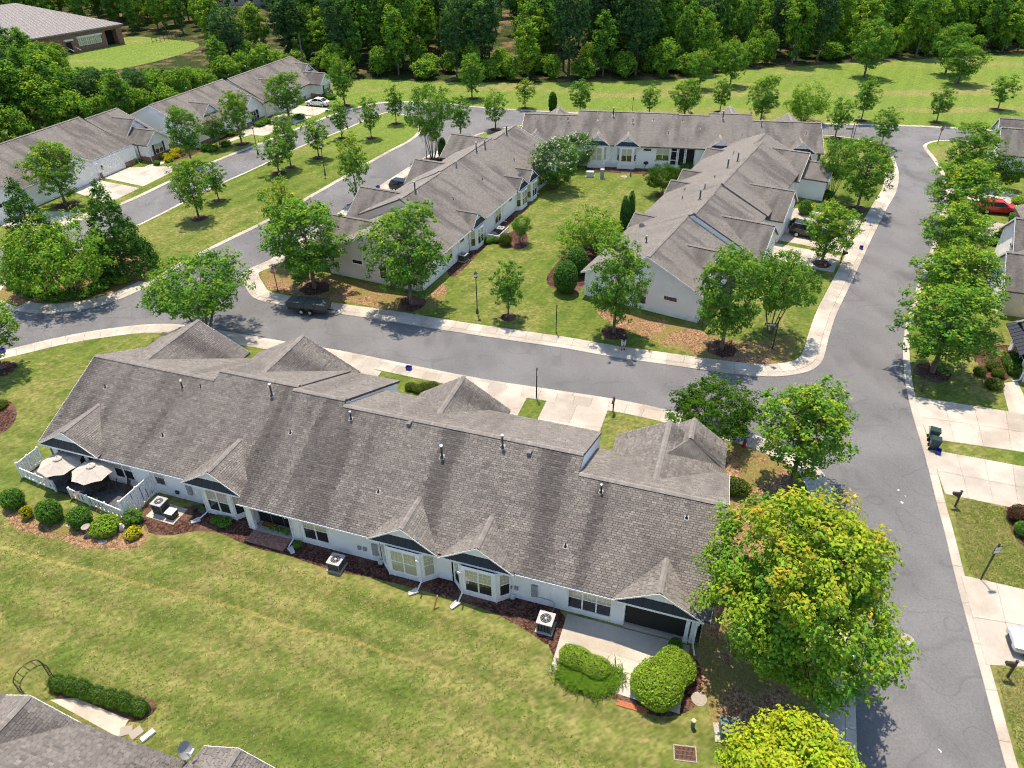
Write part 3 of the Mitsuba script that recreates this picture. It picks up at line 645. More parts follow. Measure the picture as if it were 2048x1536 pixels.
def wing(key, fr, cx, hw, y0, y1, zr, ze=2.75, detail=False, side=1, wall=True, hw2=None, siding='mat_siding', brick=False):
    """a front wing: ridge along y at cx from y0 (inside the main roof) to the gable end at y1"""
    hw2 = hw2 or hw
    k = name(key+'__wing_roof'); mb = MB(); fs = []
    for s, w in ((-1, hw), (1, hw2)):
        fs.append(slab_roof(mb, [(cx, y0, zr), (cx, y1, zr), (cx+s*w, y1, ze), (cx+s*w, y0, ze)], .16))
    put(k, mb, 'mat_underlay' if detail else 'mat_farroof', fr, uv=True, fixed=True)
    if detail:
        s = []
        for f in fs: tabs_on(*f, fr, s, tone=.10)
        sm = MB()
        for V, F, U, d in s: sm.add(V, F, U)
        tag(put(k+'__shingles', sm, 'mat_shingle', fr, uv=True), kind='stuff')
    ridge(k, (cx, y0, zr), (cx, y1, zr), fr, (zr-ze)/hw)
    if wall:
        yw = y1-.3; i = .32; sl = (zr-ze)/hw; sl2 = (zr-ze)/hw2
        prof = [(cx-hw+i, 0), (cx+hw2-i, 0), (cx+hw2-i, ze-.16+i*sl2), (cx, zr-.16), (cx-hw+i, ze-.16+i*sl)]
        X = 200.0
        put(key+'__wing_wall', clap(((X, yw), (-X, yw), [(X-q, z) for q, z in prof])), siding, fr)
        for s, w in ((-1, hw), (1, hw2)):
            x = cx+s*(w-i); zt = ze-.16+i*(zr-ze)/w
            if s > 0: put(key+'__wing_wall', clap(((x, 0), (x, 60), [(max(0.0, y0), 0), (yw, 0), (yw, zt), (max(0.0, y0), zt)])), siding, fr)
            else: put(key+'__wing_wall', clap(((x, 60), (x, 0), [(60-yw, 0), (60-max(0, y0), 0), (60-max(0, y0), zt), (60-yw, zt)])), siding, fr)
        mb = MB()
        for s, w in ((-1, hw), (1, hw2)):
            p, q = np.array([cx+s*w, y1+.02, ze-.20]), np.array([cx, y1+.02, zr-.20]); u = np.array([0, 0, .21]); t = np.array([0, -.025, 0])
            mb.hexa([p+t, q+t, q, p, p+t+u, q+t+u, q+u, p+u] if s < 0 else [q+t, p+t, p, q, q+t+u, p+t+u, p+u, q+u])
        put(key+'__rake_board', mb, 'mat_white', fr)
    return k
def wall_part(key, fr, p0, p1, z1, z0=0.0, m='mat_siding', base='wall'):
    L = float(np.linalg.norm(np.subtract(p1, p0))); return put(f'{key}__{base}', clap((p0, p1, [(0, z0), (L, z0), (L, z1), (0, z1)])), m, fr)
def plain_wall(key, fr, p0, p1, z0, z1, m, base='wall'):
    p0, p1 = np.asarray(p0, float), np.asarray(p1, float); mb = MB(); L = np.linalg.norm(p1-p0)
    mb.add([(*p0, z0), (*p1, z0), (*p1, z1), (*p0, z1)], [[0, 1, 2], [0, 2, 3]], [(0, z0), (L, z0), (L, z1), (0, z1)]); return put(f'{key}__{base}', mb, m, fr, uv=True)

# ---- the near row, seen from its back
NR = tag(name('townhouse_row'), 'long white near row of joined houses seen from behind, small gables over its eave', 'house')
UA = [(-24.7,-13.8,.65,2.6,7.7,5.85,15.0,2.6), (-13.8,-7,.65,2.6,8.47,6.2,15.8,2.85), (-7,-2.75,-.4,2.75,7.7,6.45,15.6,2.8), (-2.75,14.5,-.4,2.75,7.27,6.27,13.2,3.5), (14.5,23.4,-.4,2.75,6.0,5.7,12.0,2.95)]
units_of(NR, FA, UA, True)
mainL = lambda y: 2.6+PITCH_R*(y-.65)
mainR = lambda y: 2.75+PITCH_R*(y+.4)
for cx, hw, yf, zr, m in ((-22.0, 2.72, .5, 4.25, mainL), (-9.45, 2.45, .2, 4.15, mainL), (5.02, 2.42, -.52, 4.12, mainR), (9.95, 2.38, -.52, 4.08, mainR), (20.75, 2.62, -.45, 4.02, mainR)):
    dormer(NR, FA, cx, hw, yf, 2.68 if yf < 0 else 2.72, zr, m, True, sink=[])
wing(NR, FA, -21.65, 4.6, 7.0, 15.7, 5.2, 2.75, True)
wing(NR, FA, -11.4, 4.9, 8.2, 15.9, 5.4, 2.75, True)
wing(NR, FA, 3.3, 3.75, 7.2, 14.7, 5.1, 2.75, True)
wing(NR, FA, 19.1, 3.6, 7.0, 14.2, 4.85, 2.75, True, hw2=4.2)
wing(NR, FA, 20.72, 2.55, 13.0, 15.4, 4.6, 2.8, True)
mb = MB(); slab_roof(mb, [(20.72-2.55, 12.6, 2.8), (20.72+2.55, 12.6, 2.8), (20.72, 13.0, 4.6)], .05); put(NR+'__wing_roof', mb, 'mat_farroof', FA, uv=True)
mb = MB(); slab_roof(mb, [(19.3, 10.6, 4.72), (20.72, 13.02, 4.6), (18.3, 13.02, 2.9)], .05); put(NR+'__wing_roof', mb, 'mat_farroof', FA, uv=True)
mb = MB(); slab_roof(mb, [(19.3, 10.6, 4.72), (23.2, 11.0, 2.8), (23.27, 13.02, 2.8), (20.72, 13.02, 4.6)], .05); put(NR+'__wing_roof', mb, 'mat_farroof', FA, uv=True)
# back walls: lower line on the left, porches cut in
zt = 2.62
def back(p0, p1, z=zt): return wall_part(NR, FA, p0, p1, z)
zl = 2.52
back((-24.4, 1), (-24.0, 1), zl); back((-19.55, 1), (-10.75, 1), zl); back((-7.75, 1), (-6.95, 1), zl)
back((-3.55, 0), (3.1, 0)); back((6.95, 0), (8.05, 0)); back((11.95, 0), (18.95, 0)); back((22.75, 0), (23.1, 0))
def recess(x0, x1, y0, d, z, dark=False):
    back((x0, y0), (x0, y0+d), z); back((x0, y0+d), (x1, y0+d), z); back((x1, y0+d), (x1, y0), z)
    put(NR+'__porch_ceiling', MB().poly([(x0, y0, z), (x1, y0, z), (x1, y0+d, z), (x0, y0+d, z)]), 'mat_white', FA)
    mb = MB().box(x0-.02, x1+.02, y0-.12, y0+d, -.05, .14); put(NR+'__porch_floor', mb, 'mat_concrete', FA)
recess(-6.62, -3.56, 0.0, 2.4, 2.6); recess(18.96, 22.7, 0.0, 3.2, 2.6)
for x0, x1, yy, z0 in ((-6.6, -3.58, .75, .14), (18.98, 22.68, .08, .30)):     # black insect screens closing the porches
    W = Wall((x0, yy), (x1, yy)); kx = name(NR+'__porch_screen'); mb = MB(); W.block(mb, .03, W.L-.03, z0, 2.58, -.03, .0); put(kx, mb, 'mat_dark', FA, fixed=True)
    if z0 > .2: mb = MB(); W.block(mb, 0, W.L, .1, z0, -.02, .14); put(NR+'__porch_ledge', mb, 'mat_stone', FA)
    for u in (np.linspace(.05, W.L-.05, 4) if z0 < .2 else ()): mb = MB(); W.block(mb, u-.03, u+.03, z0, 2.58, .0, .035); put(kx+'__post', mb, 'mat_gutter', FA)
wall_part(NR, FA, (-6.95, 1), (-6.95, 0), 2.6); wall_part(NR, FA, (-6.95, 0), (-6.62, 0), 2.6)
# sun room with dark screens and a glazed door under the left gable
SW = Wall((-24.0, 1.0), (-19.55, 1.0)); k = name(NR+'__sun_room'); mb = MB(); SW.block(mb, 0, SW.L, 0, zl, -.25, -.2); put(k, mb, 'mat_dark', FA, fixed=True)
for a, b in ((0, .12), (1.62, 1.82), (2.72, 2.92), (4.3, 4.45)):
    mb = MB(); SW.block(mb, a, b, 0, zl, -.06, .02); put(k+'__post', mb, 'mat_white', FA)
mb = MB(); SW.block(mb, 1.82, 2.72, .1, .75, -.04, .0); SW.block(mb, 1.82, 2.72, 1.9, 2.1, -.04, .0); SW.block(mb, 1.82, 1.95, .1, 2.1, -.04, .0); SW.block(mb, 2.59, 2.72, .1, 2.1, -.04, .0); put(k+'__door', mb, 'mat_white', FA)
for a, b, z0 in ((.12, 1.62, .05), (1.95, 2.59, .75), (2.92, 4.3, .05)):
    mb = MB().poly([SW.at(a, z0, -.03), SW.at(b, z0, -.03), SW.at(b, 2.45, -.03), SW.at(a, 2.45, -.03)]); put(k+'__screen', mb, 'mat_glass', FA)
# bays
def bay(xc, y0, wf, wb, d, z1, blinds):
    A, B, C, D = (xc-wb, y0), (xc-wf, y0-d), (xc+wf, y0-d), (xc+wb, y0)
    for p, q in ((A, B), (B, C), (C, D)): wall_part(NR, FA, p, q, z1, base='bay_wall')
    W = Wall(B, C); c = W.L/2
    window(NR, FA, W, c-.84, c+.84, .50, 2.36, 2, blind=blinds)
    for p, q in ((A, B), (C, D)):
        w = Wall(p, q); window(NR, FA, w, w.L/2-.30, w.L/2+.30, .50, 2.36, 1, blind=blinds)
    for x in (xc-wf, xc+wf): put(NR+'__corner_board', MB().rbox((x, y0-d, 1.3), (.05, .05, 1.3), math.pi/4), 'mat_white', FA)
bay(-9.4, 1.0, 1.15, 1.7, .62, 2.6, 'top'); bay(5.12, 0, 1.12, 1.95, .70, 2.6, 'all'); bay(10.1, 0, 1.12, 1.95, .72, 2.6, 'top')
WL, WR = Wall((-24.4, 1), (-6.9, 1)), Wall((-7, 0), (24, 0))
window(NR, FA, WL, 5.62, 7.22, .72, 2.40, 2); window(NR, FA, WL, 9.25, 10.05, 1.0, 2.35, 1); window(NR, FA, WL, 10.95, 12.0, 2.0, 2.32, 1, kind='single', blind='none')
window(NR, FA, WR, 4.56, 6.32, .60, 2.48, 2); window(NR, FA, WR, 8.44, 9.35, 2.14, 2.47, 1, kind='single', blind='top'); window(NR, FA, WR, 19.86, 21.08, 2.08, 2.44, 1, kind='single', blind='none'); window(NR, FA, WR, 22.56, 25.1, .53, 2.34, 3)
# posts of the porches
for x, y in ((-6.5, .02), (22.55, -.05)):
    mb = MB().rbox((x, y, 1.36), (.11, .11, 1.22)); mb.rbox((x, y, .25), (.15, .15, .1)); mb.rbox((x, y, 2.48), (.14, .14, .06)); put(NR+'__porch_post', mb, 'mat_white', FA)
put(NR+'__porch_step', MB().box(-6.5, -3.6, -1.15, -.13, -.05, .10), 'mat_brick', FA)
# gutters, in the lengths between the gables, and downspouts
for a, b, y, z in ((-19.35, -11.9, .65, 2.6), (-7.0, 2.6, -.4, 2.75), (12.35, 18.1, -.4, 2.75)): gutter_line(NR, FA, (a, y), (b, y), z)
gutter_line(NR, FA, (7.44, -.52), (7.58, -.52), 2.7)
for x, y, z, n in ((-3.42, 0, 2.7, (0, -1)), (6.24, -.70, 2.6, (0, -1)), (9.0, -.72, 2.6, (0, -1)), (-10.55, .38, 2.5, (-.3, -1)), (23.0, -.1, 2.6, (.3, -1))):
    downspout(NR, FA, (x, y), z, n, .75)
for p, tall in ((((-22.35,5.48,4.82)), 0), (((-16.07,6.66,5.36)), 1), (((-14.6,6.94,5.49)), 0), (((-15.41,3.02,3.69)), 0), (((-8.77,7.44,5.72)), 2), (((-5.62,4.68,5.09)), 0), (((-1.77,6.45,5.9)), 1), (((5.48,5.24,5.34)), 2), (((9.2,6.67,6.0)), 2), (((2.19,2.25,3.97)), 0), (((16.12,5.19,5.32)), 1), (((14.84,1.67,3.7)), 0), (((21.42,4.77,5.13)), 0)):
    vent_pipe(NR, FA, p, (.28, .5, .85)[tall], (.045, .05, .07)[tall], tall > 0, ('mat_black', 'mat_black', 'mat_pole')[tall])
for p in (((2.48,6.85,6.08)), ((11.07,6.58,5.96))):
    put(NR+'__roof_vent', MB().hexa([(p[0]-.13, p[1]-.2, p[2]+.0), (p[0]+.13, p[1]-.2, p[2]+.0), (p[0]+.13, p[1]+.2, p[2]+.1), (p[0]-.13, p[1]+.2, p[2]+.1), (p[0]-.12, p[1]-.18, p[2]+.22), (p[0]+.12, p[1]-.18, p[2]+.22), (p[0]+.12, p[1]+.18, p[2]+.24), (p[0]-.12, p[1]+.18, p[2]+.24)]), 'mat_gutter', FA)
# meters and boxes on the back wall
def wall_box(u, z0, z1, w, d, m='mat_grey', base='meter_box', W=WR):
    mb = MB(); W.block(mb, u-w/2, u+w/2, z0, z1, .0, d); W.block(mb, u-w*.28, u+w*.28, (z0+z1)/2-.1, (z0+z1)/2+.12, d, d+.05); put(NR+'__'+base, mb, m, FA)
for u in (20.45, 9.75): wall_box(u, .66, 1.66, .38, .14)
wall_box(12.1, .75, 1.75, .38, .14, W=WL)
for u, W in ((18.9, WR), (19.3, WR), (8.6, WR), (9.0, WR), (13.3, WL)): wall_box(u, .85, 1.12, .24, .12, base='utility_box', W=W)
for u, W in ((19.0, WR), (10.0, WR)):
    mb = MB().tube([W.at(u, .85, .05), W.at(u, .3, .05), W.at(u, .1, .12)], .022, 5); mb.rbox(W.at(u+.1, .25, .2), (.13, .1, .13)); put(NR+'__gas_meter', mb, 'mat_lightgrey', FA)
put(NR+'__conduit', MB().tube([WR.at(20.7, .66, .05), WR.at(21.5, .62, .05), WR.at(21.7, .5, .05), WR.at(21.75, .2, .3), (14.75, -.95, .6)], .022, 5), 'mat_grey', FA)

def garage(parent, fr, W, u0, u1, z1=2.25, glass=False, panels=(4, 5)):
    k = name(parent+'__garage_door'); mb = MB(); W.block(mb, u0, u1, 0.02, z1, .0, .02); put(k, mb, 'mat_white', fr, fixed=True)
    nz, nx = panels
    for i in range(nx):
        for j in range(nz):
            mb = MB(); a, b = u0+(u1-u0)*i/nx, u0+(u1-u0)*(i+1)/nx; c, d = z1*j/nz, z1*(j+1)/nz
            top = glass and j == nz-1
            W.block(mb, a+.05, b-.05, c+.05, d-.04, .02, .034); put(k+('__pane' if top else '__panel'), mb, 'mat_dark' if top else 'mat_white', fr)
    mb = MB()
    for a, b, c, d in ((u0-.12, u0, 0, z1+.12), (u1, u1+.12, 0, z1+.12), (u0, u1, z1, z1+.12)): W.block(mb, a, b, c, d, .0, .045)
    put(k+'__frame', mb, 'mat_white', fr)
def brick_base(parent, fr, p0, p1, h=.75, o=.035):
    W = Wall(p0, p1); k = name(parent+'__brick_base'); mb = MB()
    L = W.L; mb.add([W.at(0, 0, o), W.at(L, 0, o), W.at(L, h, o), W.at(0, h, o)], [[0, 1, 2], [0, 2, 3]], [(0, 0), (L, 0), (L, h), (0, h)])
    mb.add([W.at(0, h, o), W.at(L, h, o), W.at(L, h, 0), W.at(0, h, 0)], [[0, 1, 2], [0, 2, 3]], [(0, 0), (L, 0), (L, .05), (0, .05)]); put(k, mb, 'mat_brick', fr, uv=True, fixed=True)
def row(base, label, fr, U, wings, dormers, siding='mat_siding', vents=()):
    k = tag(name(base), label, 'house')
    units_of(k, fr, U, False, siding=siding)
    for w in wings: wing(k, fr, *w[:6], siding=siding, **(w[6] if len(w) > 6 else {}))
    for cx, hw, yf, zr in dormers:
        dormer(k, fr, cx, hw, yf, 2.68, zr, lambda y: next(2.75+(U_[5]-U_[3])/(U_[4]-U_[2])*(y-U_[2]) for U_ in U if U_[0]-.1 <= cx <= U_[1]+.1), False)
    for i, (x, y, z, t) in enumerate(vents): vent_pipe(k, fr, (x, y, z), (.3, .62, 1.05)[t], (.05, .06, .085)[t], t > 0, ('mat_black', 'mat_pole', 'mat_pole')[t])
    return k
def zr_at(U, x, y):
    for u in U:
        if u[0] <= x <= u[1]: return u[5]-abs(y-u[4])*((u[5]-u[3])/(u[4]-u[2]) if y < u[4] else (u[5]-u[7])/(u[6]-u[4]))
    return 4
# ---- the middle row, running away from the viewer on the left of the courtyard
UB = [(0,8.5,-.4,2.75,6.0,5.7,12,2.95), (8.5,18.1,-.4,2.75,7.2,6.25,13.2,3.5), (18.1,33,-.4,2.75,7.35,6.33,13.2,3.5), (33,40.2,-.4,2.75,7.0,6.15,14.0,2.9)]
MR = row('townhouse_row', 'middle row of houses with a tan end wall, left of the courtyard', FB, UB,
    [(4.4, 3.7, 6, 14.2, 5.0), (12.7, 3.6, 7, 15.4, 5.2), (24.5, 3.3, 7, 14.6, 5.1), (36.4, 4.0, 7, 15.4, 5.1)],
    [(13.0, 1.75, -.5, 4.1), (26.0, 1.7, -.5, 4.0), (29.4, 1.7, -.5, 4.0), (37.6, 1.8, -.4, 4.0)], 'mat_tan_siding',
    [(x, y, zr_at(UB, x, y), t) for x, y, t in ((11.5, 6.9, 2), (21.2, 6.6, 1), (27.5, 6.9, 2), (29.5, 6.6, 2), (36.5, 6.6, 2), (22.0, 3.4, 0), (14.5, 3.6, 0), (31.0, 3.0, 0), (38.0, 3.0, 0))])
for x0, x1 in ((.3, 11.2), (14.6, 24.6), (30.8, 39.9)): wall_part(MR, FB, (x0, 0), (x1, 0), 2.62, m='mat_siding')
def bayB(K, fr, xc, y0, wf, wb, d, z1=2.6, m='mat_siding', blind='top'):
    A, B, C, D = (xc-wb, y0), (xc-wf, y0-d), (xc+wf, y0-d), (xc+wb, y0)
    for p, q in ((A, B), (B, C), (C, D)): wall_part(K, fr, p, q, z1, m=m, base='bay_wall')
    W = Wall(B, C); c = W.L/2; window(K, fr, W, c-.72, c+.72, .55, 2.35, 2, blind=blind, detail=False)
    for p, q in ((A, B), (C, D)):
        w = Wall(p, q); window(K, fr, w, w.L/2-.25, w.L/2+.25, .55, 2.35, 1, blind=blind, detail=False)
bayB(MR, FB, 12.9, 0, .95, 1.6, .7); bayB(MR, FB, 26.0, 0, .9, 1.4, .7); bayB(MR, FB, 29.4, 0, .9, 1.4, .7)
wall_part(MR, FB, (27.4, 0), (28.0, 0), 2.6)
WB = Wall((0, 0), (45, 0))
window(MR, FB, WB, 6.0, 7.0, .9, 2.3, 1, detail=False); window(MR, FB, WB, 9.0, 10.0, 1.9, 2.3, 1, kind='single', blind='none', detail=False)
window(MR, FB, WB, 18.4, 20.0, .55, 2.4, 2, detail=False); window(MR, FB, WB, 22.6, 23.5, 1.9, 2.3, 1, kind='single', blind='none', detail=False); window(MR, FB, WB, 33, 34.6, .55, 2.4, 2, detail=False)
wall_part(MR, FB, (14.6, 0), (14.6, 2.2), 2.6)
mb = MB()
WE = Wall((0.03, 40), (0.03, 0))   # tan end wall facing the street
window(MR, FB, WE, 35.0, 35.85, .75, 2.35, 1, detail=False, blind='none'); window(MR, FB, WE, 31.6, 32.8, 1.9, 2.3, 1, kind='single', blind='none', detail=False); window(MR, FB, WE, 38.6, 39.4, .75, 2.35, 1, detail=False)
gutter_line(MR, FB, (0, -.4), (11, -.4), 2.75); gutter_line(MR, FB, (15, -.4), (24, -.4), 2.75)
for x in (14.2, 20.6, 31.2): downspout(MR, FB, (x, 0), 2.6, (0, -1))
put(MR+'__porch_post', MB().rbox((15.6, 0, 1.3), (.1, .1, 1.3)), 'mat_white', FB)
# ---- the right row, its white end wall to the street
FC2 = Frame((7.8, 68.75), -120)
UC = [(-45,-40,-.4,2.75,6.4,5.85,12.8,2.9), (-40,-21.5,-.4,2.75,7.3,6.28,13.2,3.45), (-21.5,-18.2,-.4,2.75,7.1,6.15,13,3.4), (-18.2,-11.2,-.4,2.75,7.3,6.3,13.2,3.5), (-11.2,.2,-.4,2.75,6.6,5.95,12.6,3.1)]
RR = row('townhouse_row', 'right row of houses with a white end wall, garages and driveways on its street side', FC2, UC,
    [(-6.0, 4.2, 6, 11.9, 5.1), (-14.7, 4.0, 7, 15.3, 5.3), (-26.2, 3.9, 7, 14.9, 5.25), (-41.2, 4.4, 6, 13.6, 5.3), (-41.2, 2.7, 12, 17.0, 4.3)],
    [(-14.0, 1.8, -.45, 4.0), (-26.3, 1.8, -.45, 4.0), (-30.9, 1.8, -.45, 4.0), (-41.2, 1.8, -.45, 4.0)], 'mat_siding',
    [(x, y, zr_at(UC, x, y), t) for x, y, t in ((-4.5, 4.6, 1), (-6.0, 4.0, 0), (-16.8, 6.2, 2), (-19.5, 3.4, 0), (-21.3, 5.4, 1), (-26.0, 5.2, 0), (-29.3, 5.8, 2), (-31.5, 6.4, 2), (-3, 2.5, 0), (-37, 4.5, 0), (-23.5, 2.4, 0))])
for x0, x1 in ((-44.8, 0),): wall_part(RR, FC2, (x0, 0), (x1, 0), 2.6)
WCe = Wall((.18, 0), (.18, 14))
window(RR, FC2, WCe, 5.9, 6.75, .7, 2.35, 1, detail=False, blind='top'); window(RR, FC2, WCe, 8.6, 9.9, 1.75, 2.15, 1, kind='single', blind='none', detail=False)
for x0, x1, yy in ((-10.9, -0.1, 12.2), (-18.1, -11.3, 12.8), (-44.5, -18.1, 12.8)): wall_part(RR, FC2, (x1, yy), (x0, yy), 3.0, base='front_wall')
def wingdoor(K, fr, cx, y, hw=2.3, **kw): W = Wall((cx+10, y-.28), (cx-10, y-.28)); garage(K, fr, W, 10-hw, 10+hw, **kw)
wingdoor(RR, FC2, -26.2, 14.9); wingdoor(RR, FC2, -14.7, 15.3)
Wf = Wall((0, 12.82), (-45, 12.82)); garage(RR, FC2, Wf, 31.0, 35.6); garage(RR, FC2, Wf, 19.0, 21.6)
window(RR, FC2, Wall((-38.8, 16.7), (-43.6, 16.7)), 1.6, 3.2, .9, 2.3, 2, detail=False, shutters=True)
brick_base(RR, FC2, (-38.8, 16.72), (-43.6, 16.72), .8)
# ---- the rear row facing the courtyard
FD2 = Frame((2.7-5.2*.163, 115.9-5.2*.987, .6), -9.4)
def zy(z): return (z-2.75)/.46-.4
UD = [(a, b, -.4, 2.75, zy(z), z, 2*zy(z)+.6, 2.75) for a, b, z in ((0,7.9,5.35), (7.9,22.9,5.8), (22.9,27.4,5.72), (27.4,33.6,5.95), (33.6,43,5.4))]
DR = row('townhouse_row', 'rear row of houses across the back of the courtyard, with two bay windows', FD2, UD,
    [(4.4, 3.2, 5, 11.4, 5.0), (18.0, 3.0, 6, 10.6, 5.0), (31.0, 3.4, 6, 13.6, 5.3), (39.5, 3.8, 5, 11.2, 5.1)],
    [(1.95, 1.8, -.45, 3.95), (11.3, 1.9, -.45, 4.0), (15.7, 1.9, -.45, 4.0), (28.9, 2.05, -.45, 4.05), (40.1, 2.1, -.45, 4.0)], 'mat_siding',
    [(x, y, zr_at(UD, x, y), t) for x, y, t in ((6.5, 3.9, 1), (13.2, 5.3, 2), (16.2, 4.0, 1), (19.2, 4.6, 0), (23.5, 4.6, 0), (29.3, 5.4, 2), (34.8, 4.4, 1), (11, 4.3, 0), (26, 3.4, 0), (41, 3, 0), (21.5, 2.2, 0), (32, 2.2, 0))])
for x0, x1 in ((.3, 9.9), (12.7, 14.3), (17.1, 22.0), (25.6, 42.6)): wall_part(DR, FD2, (x0, 0), (x1, 0), 2.6)
bayB(DR, FD2, 11.3, 0, .95, 1.45, .7, blind='all'); bayB(DR, FD2, 15.7, 0, .95, 1.45, .7); bayB(DR, FD2, 28.9, -.02, .95, 1.45, .7)
for x0, x1, y0, y1 in ((.2, 42.8, .02, 8.0), (10.0, 12.6, -.68, .0), (14.4, 17.0, -.68, .0), (27.6, 30.2, -.68, .0)): put(DR+'__foundation', MB().box(x0, x1, y0, y1, -.62, .01), 'mat_white', FD2)
WD = Wall((0, 0), (43, 0))
window(DR, FD2, WD, 18.1, 19.2, 2.0, 2.35, 1, kind='single', blind='none', detail=False); window(DR, FD2, WD, 20.0, 21.8, .7, 2.3, 2, detail=False); window(DR, FD2, WD, 35, 36.6, .7, 2.3, 2, detail=False)
wall_part(DR, FD2, (22.0, 0), (22.0, 1.8), 2.6); wall_part(DR, FD2, (22.0, 1.8), (25.6, 1.8), 2.6)
W = Wall((22.0, .1), (25.6, .1)); k = name(DR+'__screened_porch')
mb = MB(); W.block(mb, 0, W.L, 0, 2.5, -.3, -.25); put(k, mb, 'mat_dark', FD2, fixed=True)
for a in (0, .9, 1.1, 2.0, 2.2, 3.45):
    mb = MB(); W.block(mb, a, a+.14, 0, 2.5, -.04, .02); put(k+'__post', mb, 'mat_white', FD2)
mb = MB(); W.block(mb, .14, .9, 2.0, 2.1, -.03, .01); W.block(mb, .14, .9, .7, .8, -.03, .01); put(k+'__rail', mb, 'mat_white', FD2)
for x in (9.8, 13.5, 17.2, 21.9): downspout(DR, FD2, (x, 0), 2.6, (0, -1))
# ---- the left rows, seen from the street
UE = [(-8.6,-2.2,-16.5,2.75,-7.7,6.0,-.3,2.75), (-2.2,30,-16.9,2.75,-8.6,6.25,-.3,2.75)]
LE = row('townhouse_row', 'near left row with a white garage door and a shuttered front window', FE, UE,
    [(-6.2, 3.3, -8.6, -2.0, 5.5, 2.75), (-5.6, 2.5, -5.5, 2.1, 4.3, 2.6), (8.3, 2.9, -5, .35, 4.4, 2.75), (20.5, 3.2, -6, .5, 4.6, 2.75)], [], 'mat_siding',
    [(x, y, zr_at(UE, x, y), t) for x, y, t in ((9.5, -9.6, 2), (5.0, -9.8, 1), (14.0, -9.4, 1))])
for x0, x1, yy in ((-2.6, 30, -.02), (-8.4, -2.6, -2.3)): wall_part(LE, FE, (x1, yy), (x0, yy), 2.65, base='front_wall')
wall_part(LE, FE, (-2.6, -.02), (-2.6, -4.0), 2.6, base='side_wall')
G1 = Wall((30, 0), (-12, 0)); garage(LE, FE, G1, 25.6, 30.0)
G2 = Wall((30, .07), (-12, .07)); garage(LE, FE, G2, 19.6, 23.9); garage(LE, FE, Wall((30, .22), (-12, .22)), 7.4, 11.6, glass=True)
WS = Wall((-3.2, 1.82), (-8.0, 1.82)); window(LE, FE, WS, 1.6, 3.2, .85, 2.25, 2, shutters=True, blind='top', detail=False)
for a, b in (((-3.4, 1.84), (-7.8, 1.84)), ((-3.4, -2.0), (-3.4, 1.84)), ((5.2, .04), (4.5, .04)), ((0, .04), (-2.6, .04))): brick_base(LE, FE, a, b)
plain_wall(LE, FE, (-1.0, -1.9), (-2.6, -1.9), 0, 2.4, 'mat_brick', base='brick_entry'); plain_wall(LE, FE, (-3.4, -2.2), (-3.4, -1.2), 0, 2.4, 'mat_brick', base='brick_entry')
W = Wall((-2.2, -2.25), (-3.4, -2.25)); mb = MB(); W.block(mb, .1, 1.05, .1, 2.1, .0, .05); put(LE+'__front_door', mb, 'mat_door', FE)
gutter_line(LE, FE, (18, -.3), (-2.6, -.3), 2.75)
for x, y in ((-3.45, 1.86), (-2.5, .02), (5.1, .02)): downspout(LE, FE, (x, y), 2.5, (.3, 1), .5)
UF = [(-50,-30,-11.4,2.75,-2.7,6.15,4.8,2.75), (-30,-11.6,-11.8,2.75,-3.6,6.1,4.6,2.75)]
FL = row('townhouse_row', 'far left row with a pale bare end wall and three front gables', FE, UF,
    [(-18.0, 3.2, -6, 2.6, 5.3, 2.75), (-26.0, 2.9, -3, 5.2, 4.9, 2.75), (-35.8, 3.0, -3, 5.2, 5.2, 2.75), (-48.6, 3.2, -3.9, 2.2, 5.4, 2.75), (-46.9, 2.3, -1.5, 7.0, 4.3, 2.6)], [], 'mat_siding',
    [(x, y, zr_at(UF, x, y), t) for x, y, t in ((-22, -5, 1), (-33, -4.6, 1), (-38, -4.5, 2), (-43, -4, 1))])
wall_part(FL, FE, (-11.7, 4.2), (-49.8, 4.2), 2.65, base='front_wall')
garage(FL, FE, Wall((-20, 4.26), (-40, 4.26)), 8.6, 13.0); garage(FL, FE, Wall((-20, 4.26), (-40, 4.26)), 14.4, 18.6); garage(FL, FE, Wall((-12, 4.26), (-40, 4.26)), 8.8, 11.4)
window(FL, FE, Wall((-24, 4.95), (-28, 4.95)), .9, 3.1, .5, 2.3, 3, blind='none', detail=False); window(FL, FE, Wall((-44.9, 6.72), (-48.9, 6.72)), 1.2, 2.8, .8, 2.2, 2, shutters=True, detail=False)
for a, b in (((-44.9, 6.74), (-48.9, 6.74)), ((-44.9, 4.3), (-44.9, 6.7)), ((-23.4, 4.97), (-28.6, 4.97)), ((-41.4, 4.28), (-43, 4.28)), ((-12.2, 4.26), (-19.5, 4.26))): brick_base(FL, FE, a, b)
# ---- the roof at the lower left corner, the house across the lawn
FH = Frame((np.float64(-18.184015298007477), np.float64(19.00093616226667), np.float64(-0.06)), 161.4)
UH = [(-30,-2.9,-.02,2.75,7.2,6.1,14.5,2.75), (-2.9,22,.35,2.6,7.4,5.9,14.5,2.75)]
HR = tag(name('townhouse_row'), 'grey shingled roof cut off by the lower left corner of the photo', 'house')
UH = [(-30,-3.1,-.7,2.70,7.2,6.1,14.5,2.75), (-3.1,22,.0,2.75,7.4,6.1,14.5,2.75)]
units_of(HR, FH, UH, True)
for cx, hw, yf, zr in ((-5.5, 2.42, -.85, 4.1), (5.85, 2.45, .05, 4.1)):
    dormer(HR, FH, cx, hw, yf, 2.7, zr, lambda y: 2.75+.455*(y-.0), False, sink=[])
gutter_line(HR, FH, (3.5, 0), (-3.1, 0), 2.75); wall_part(HR, FH, (-2.9, .4), (21, .4), 2.6)
vent_pipe(HR, FH, (.6, 2.6, 3.93), .3, .06)
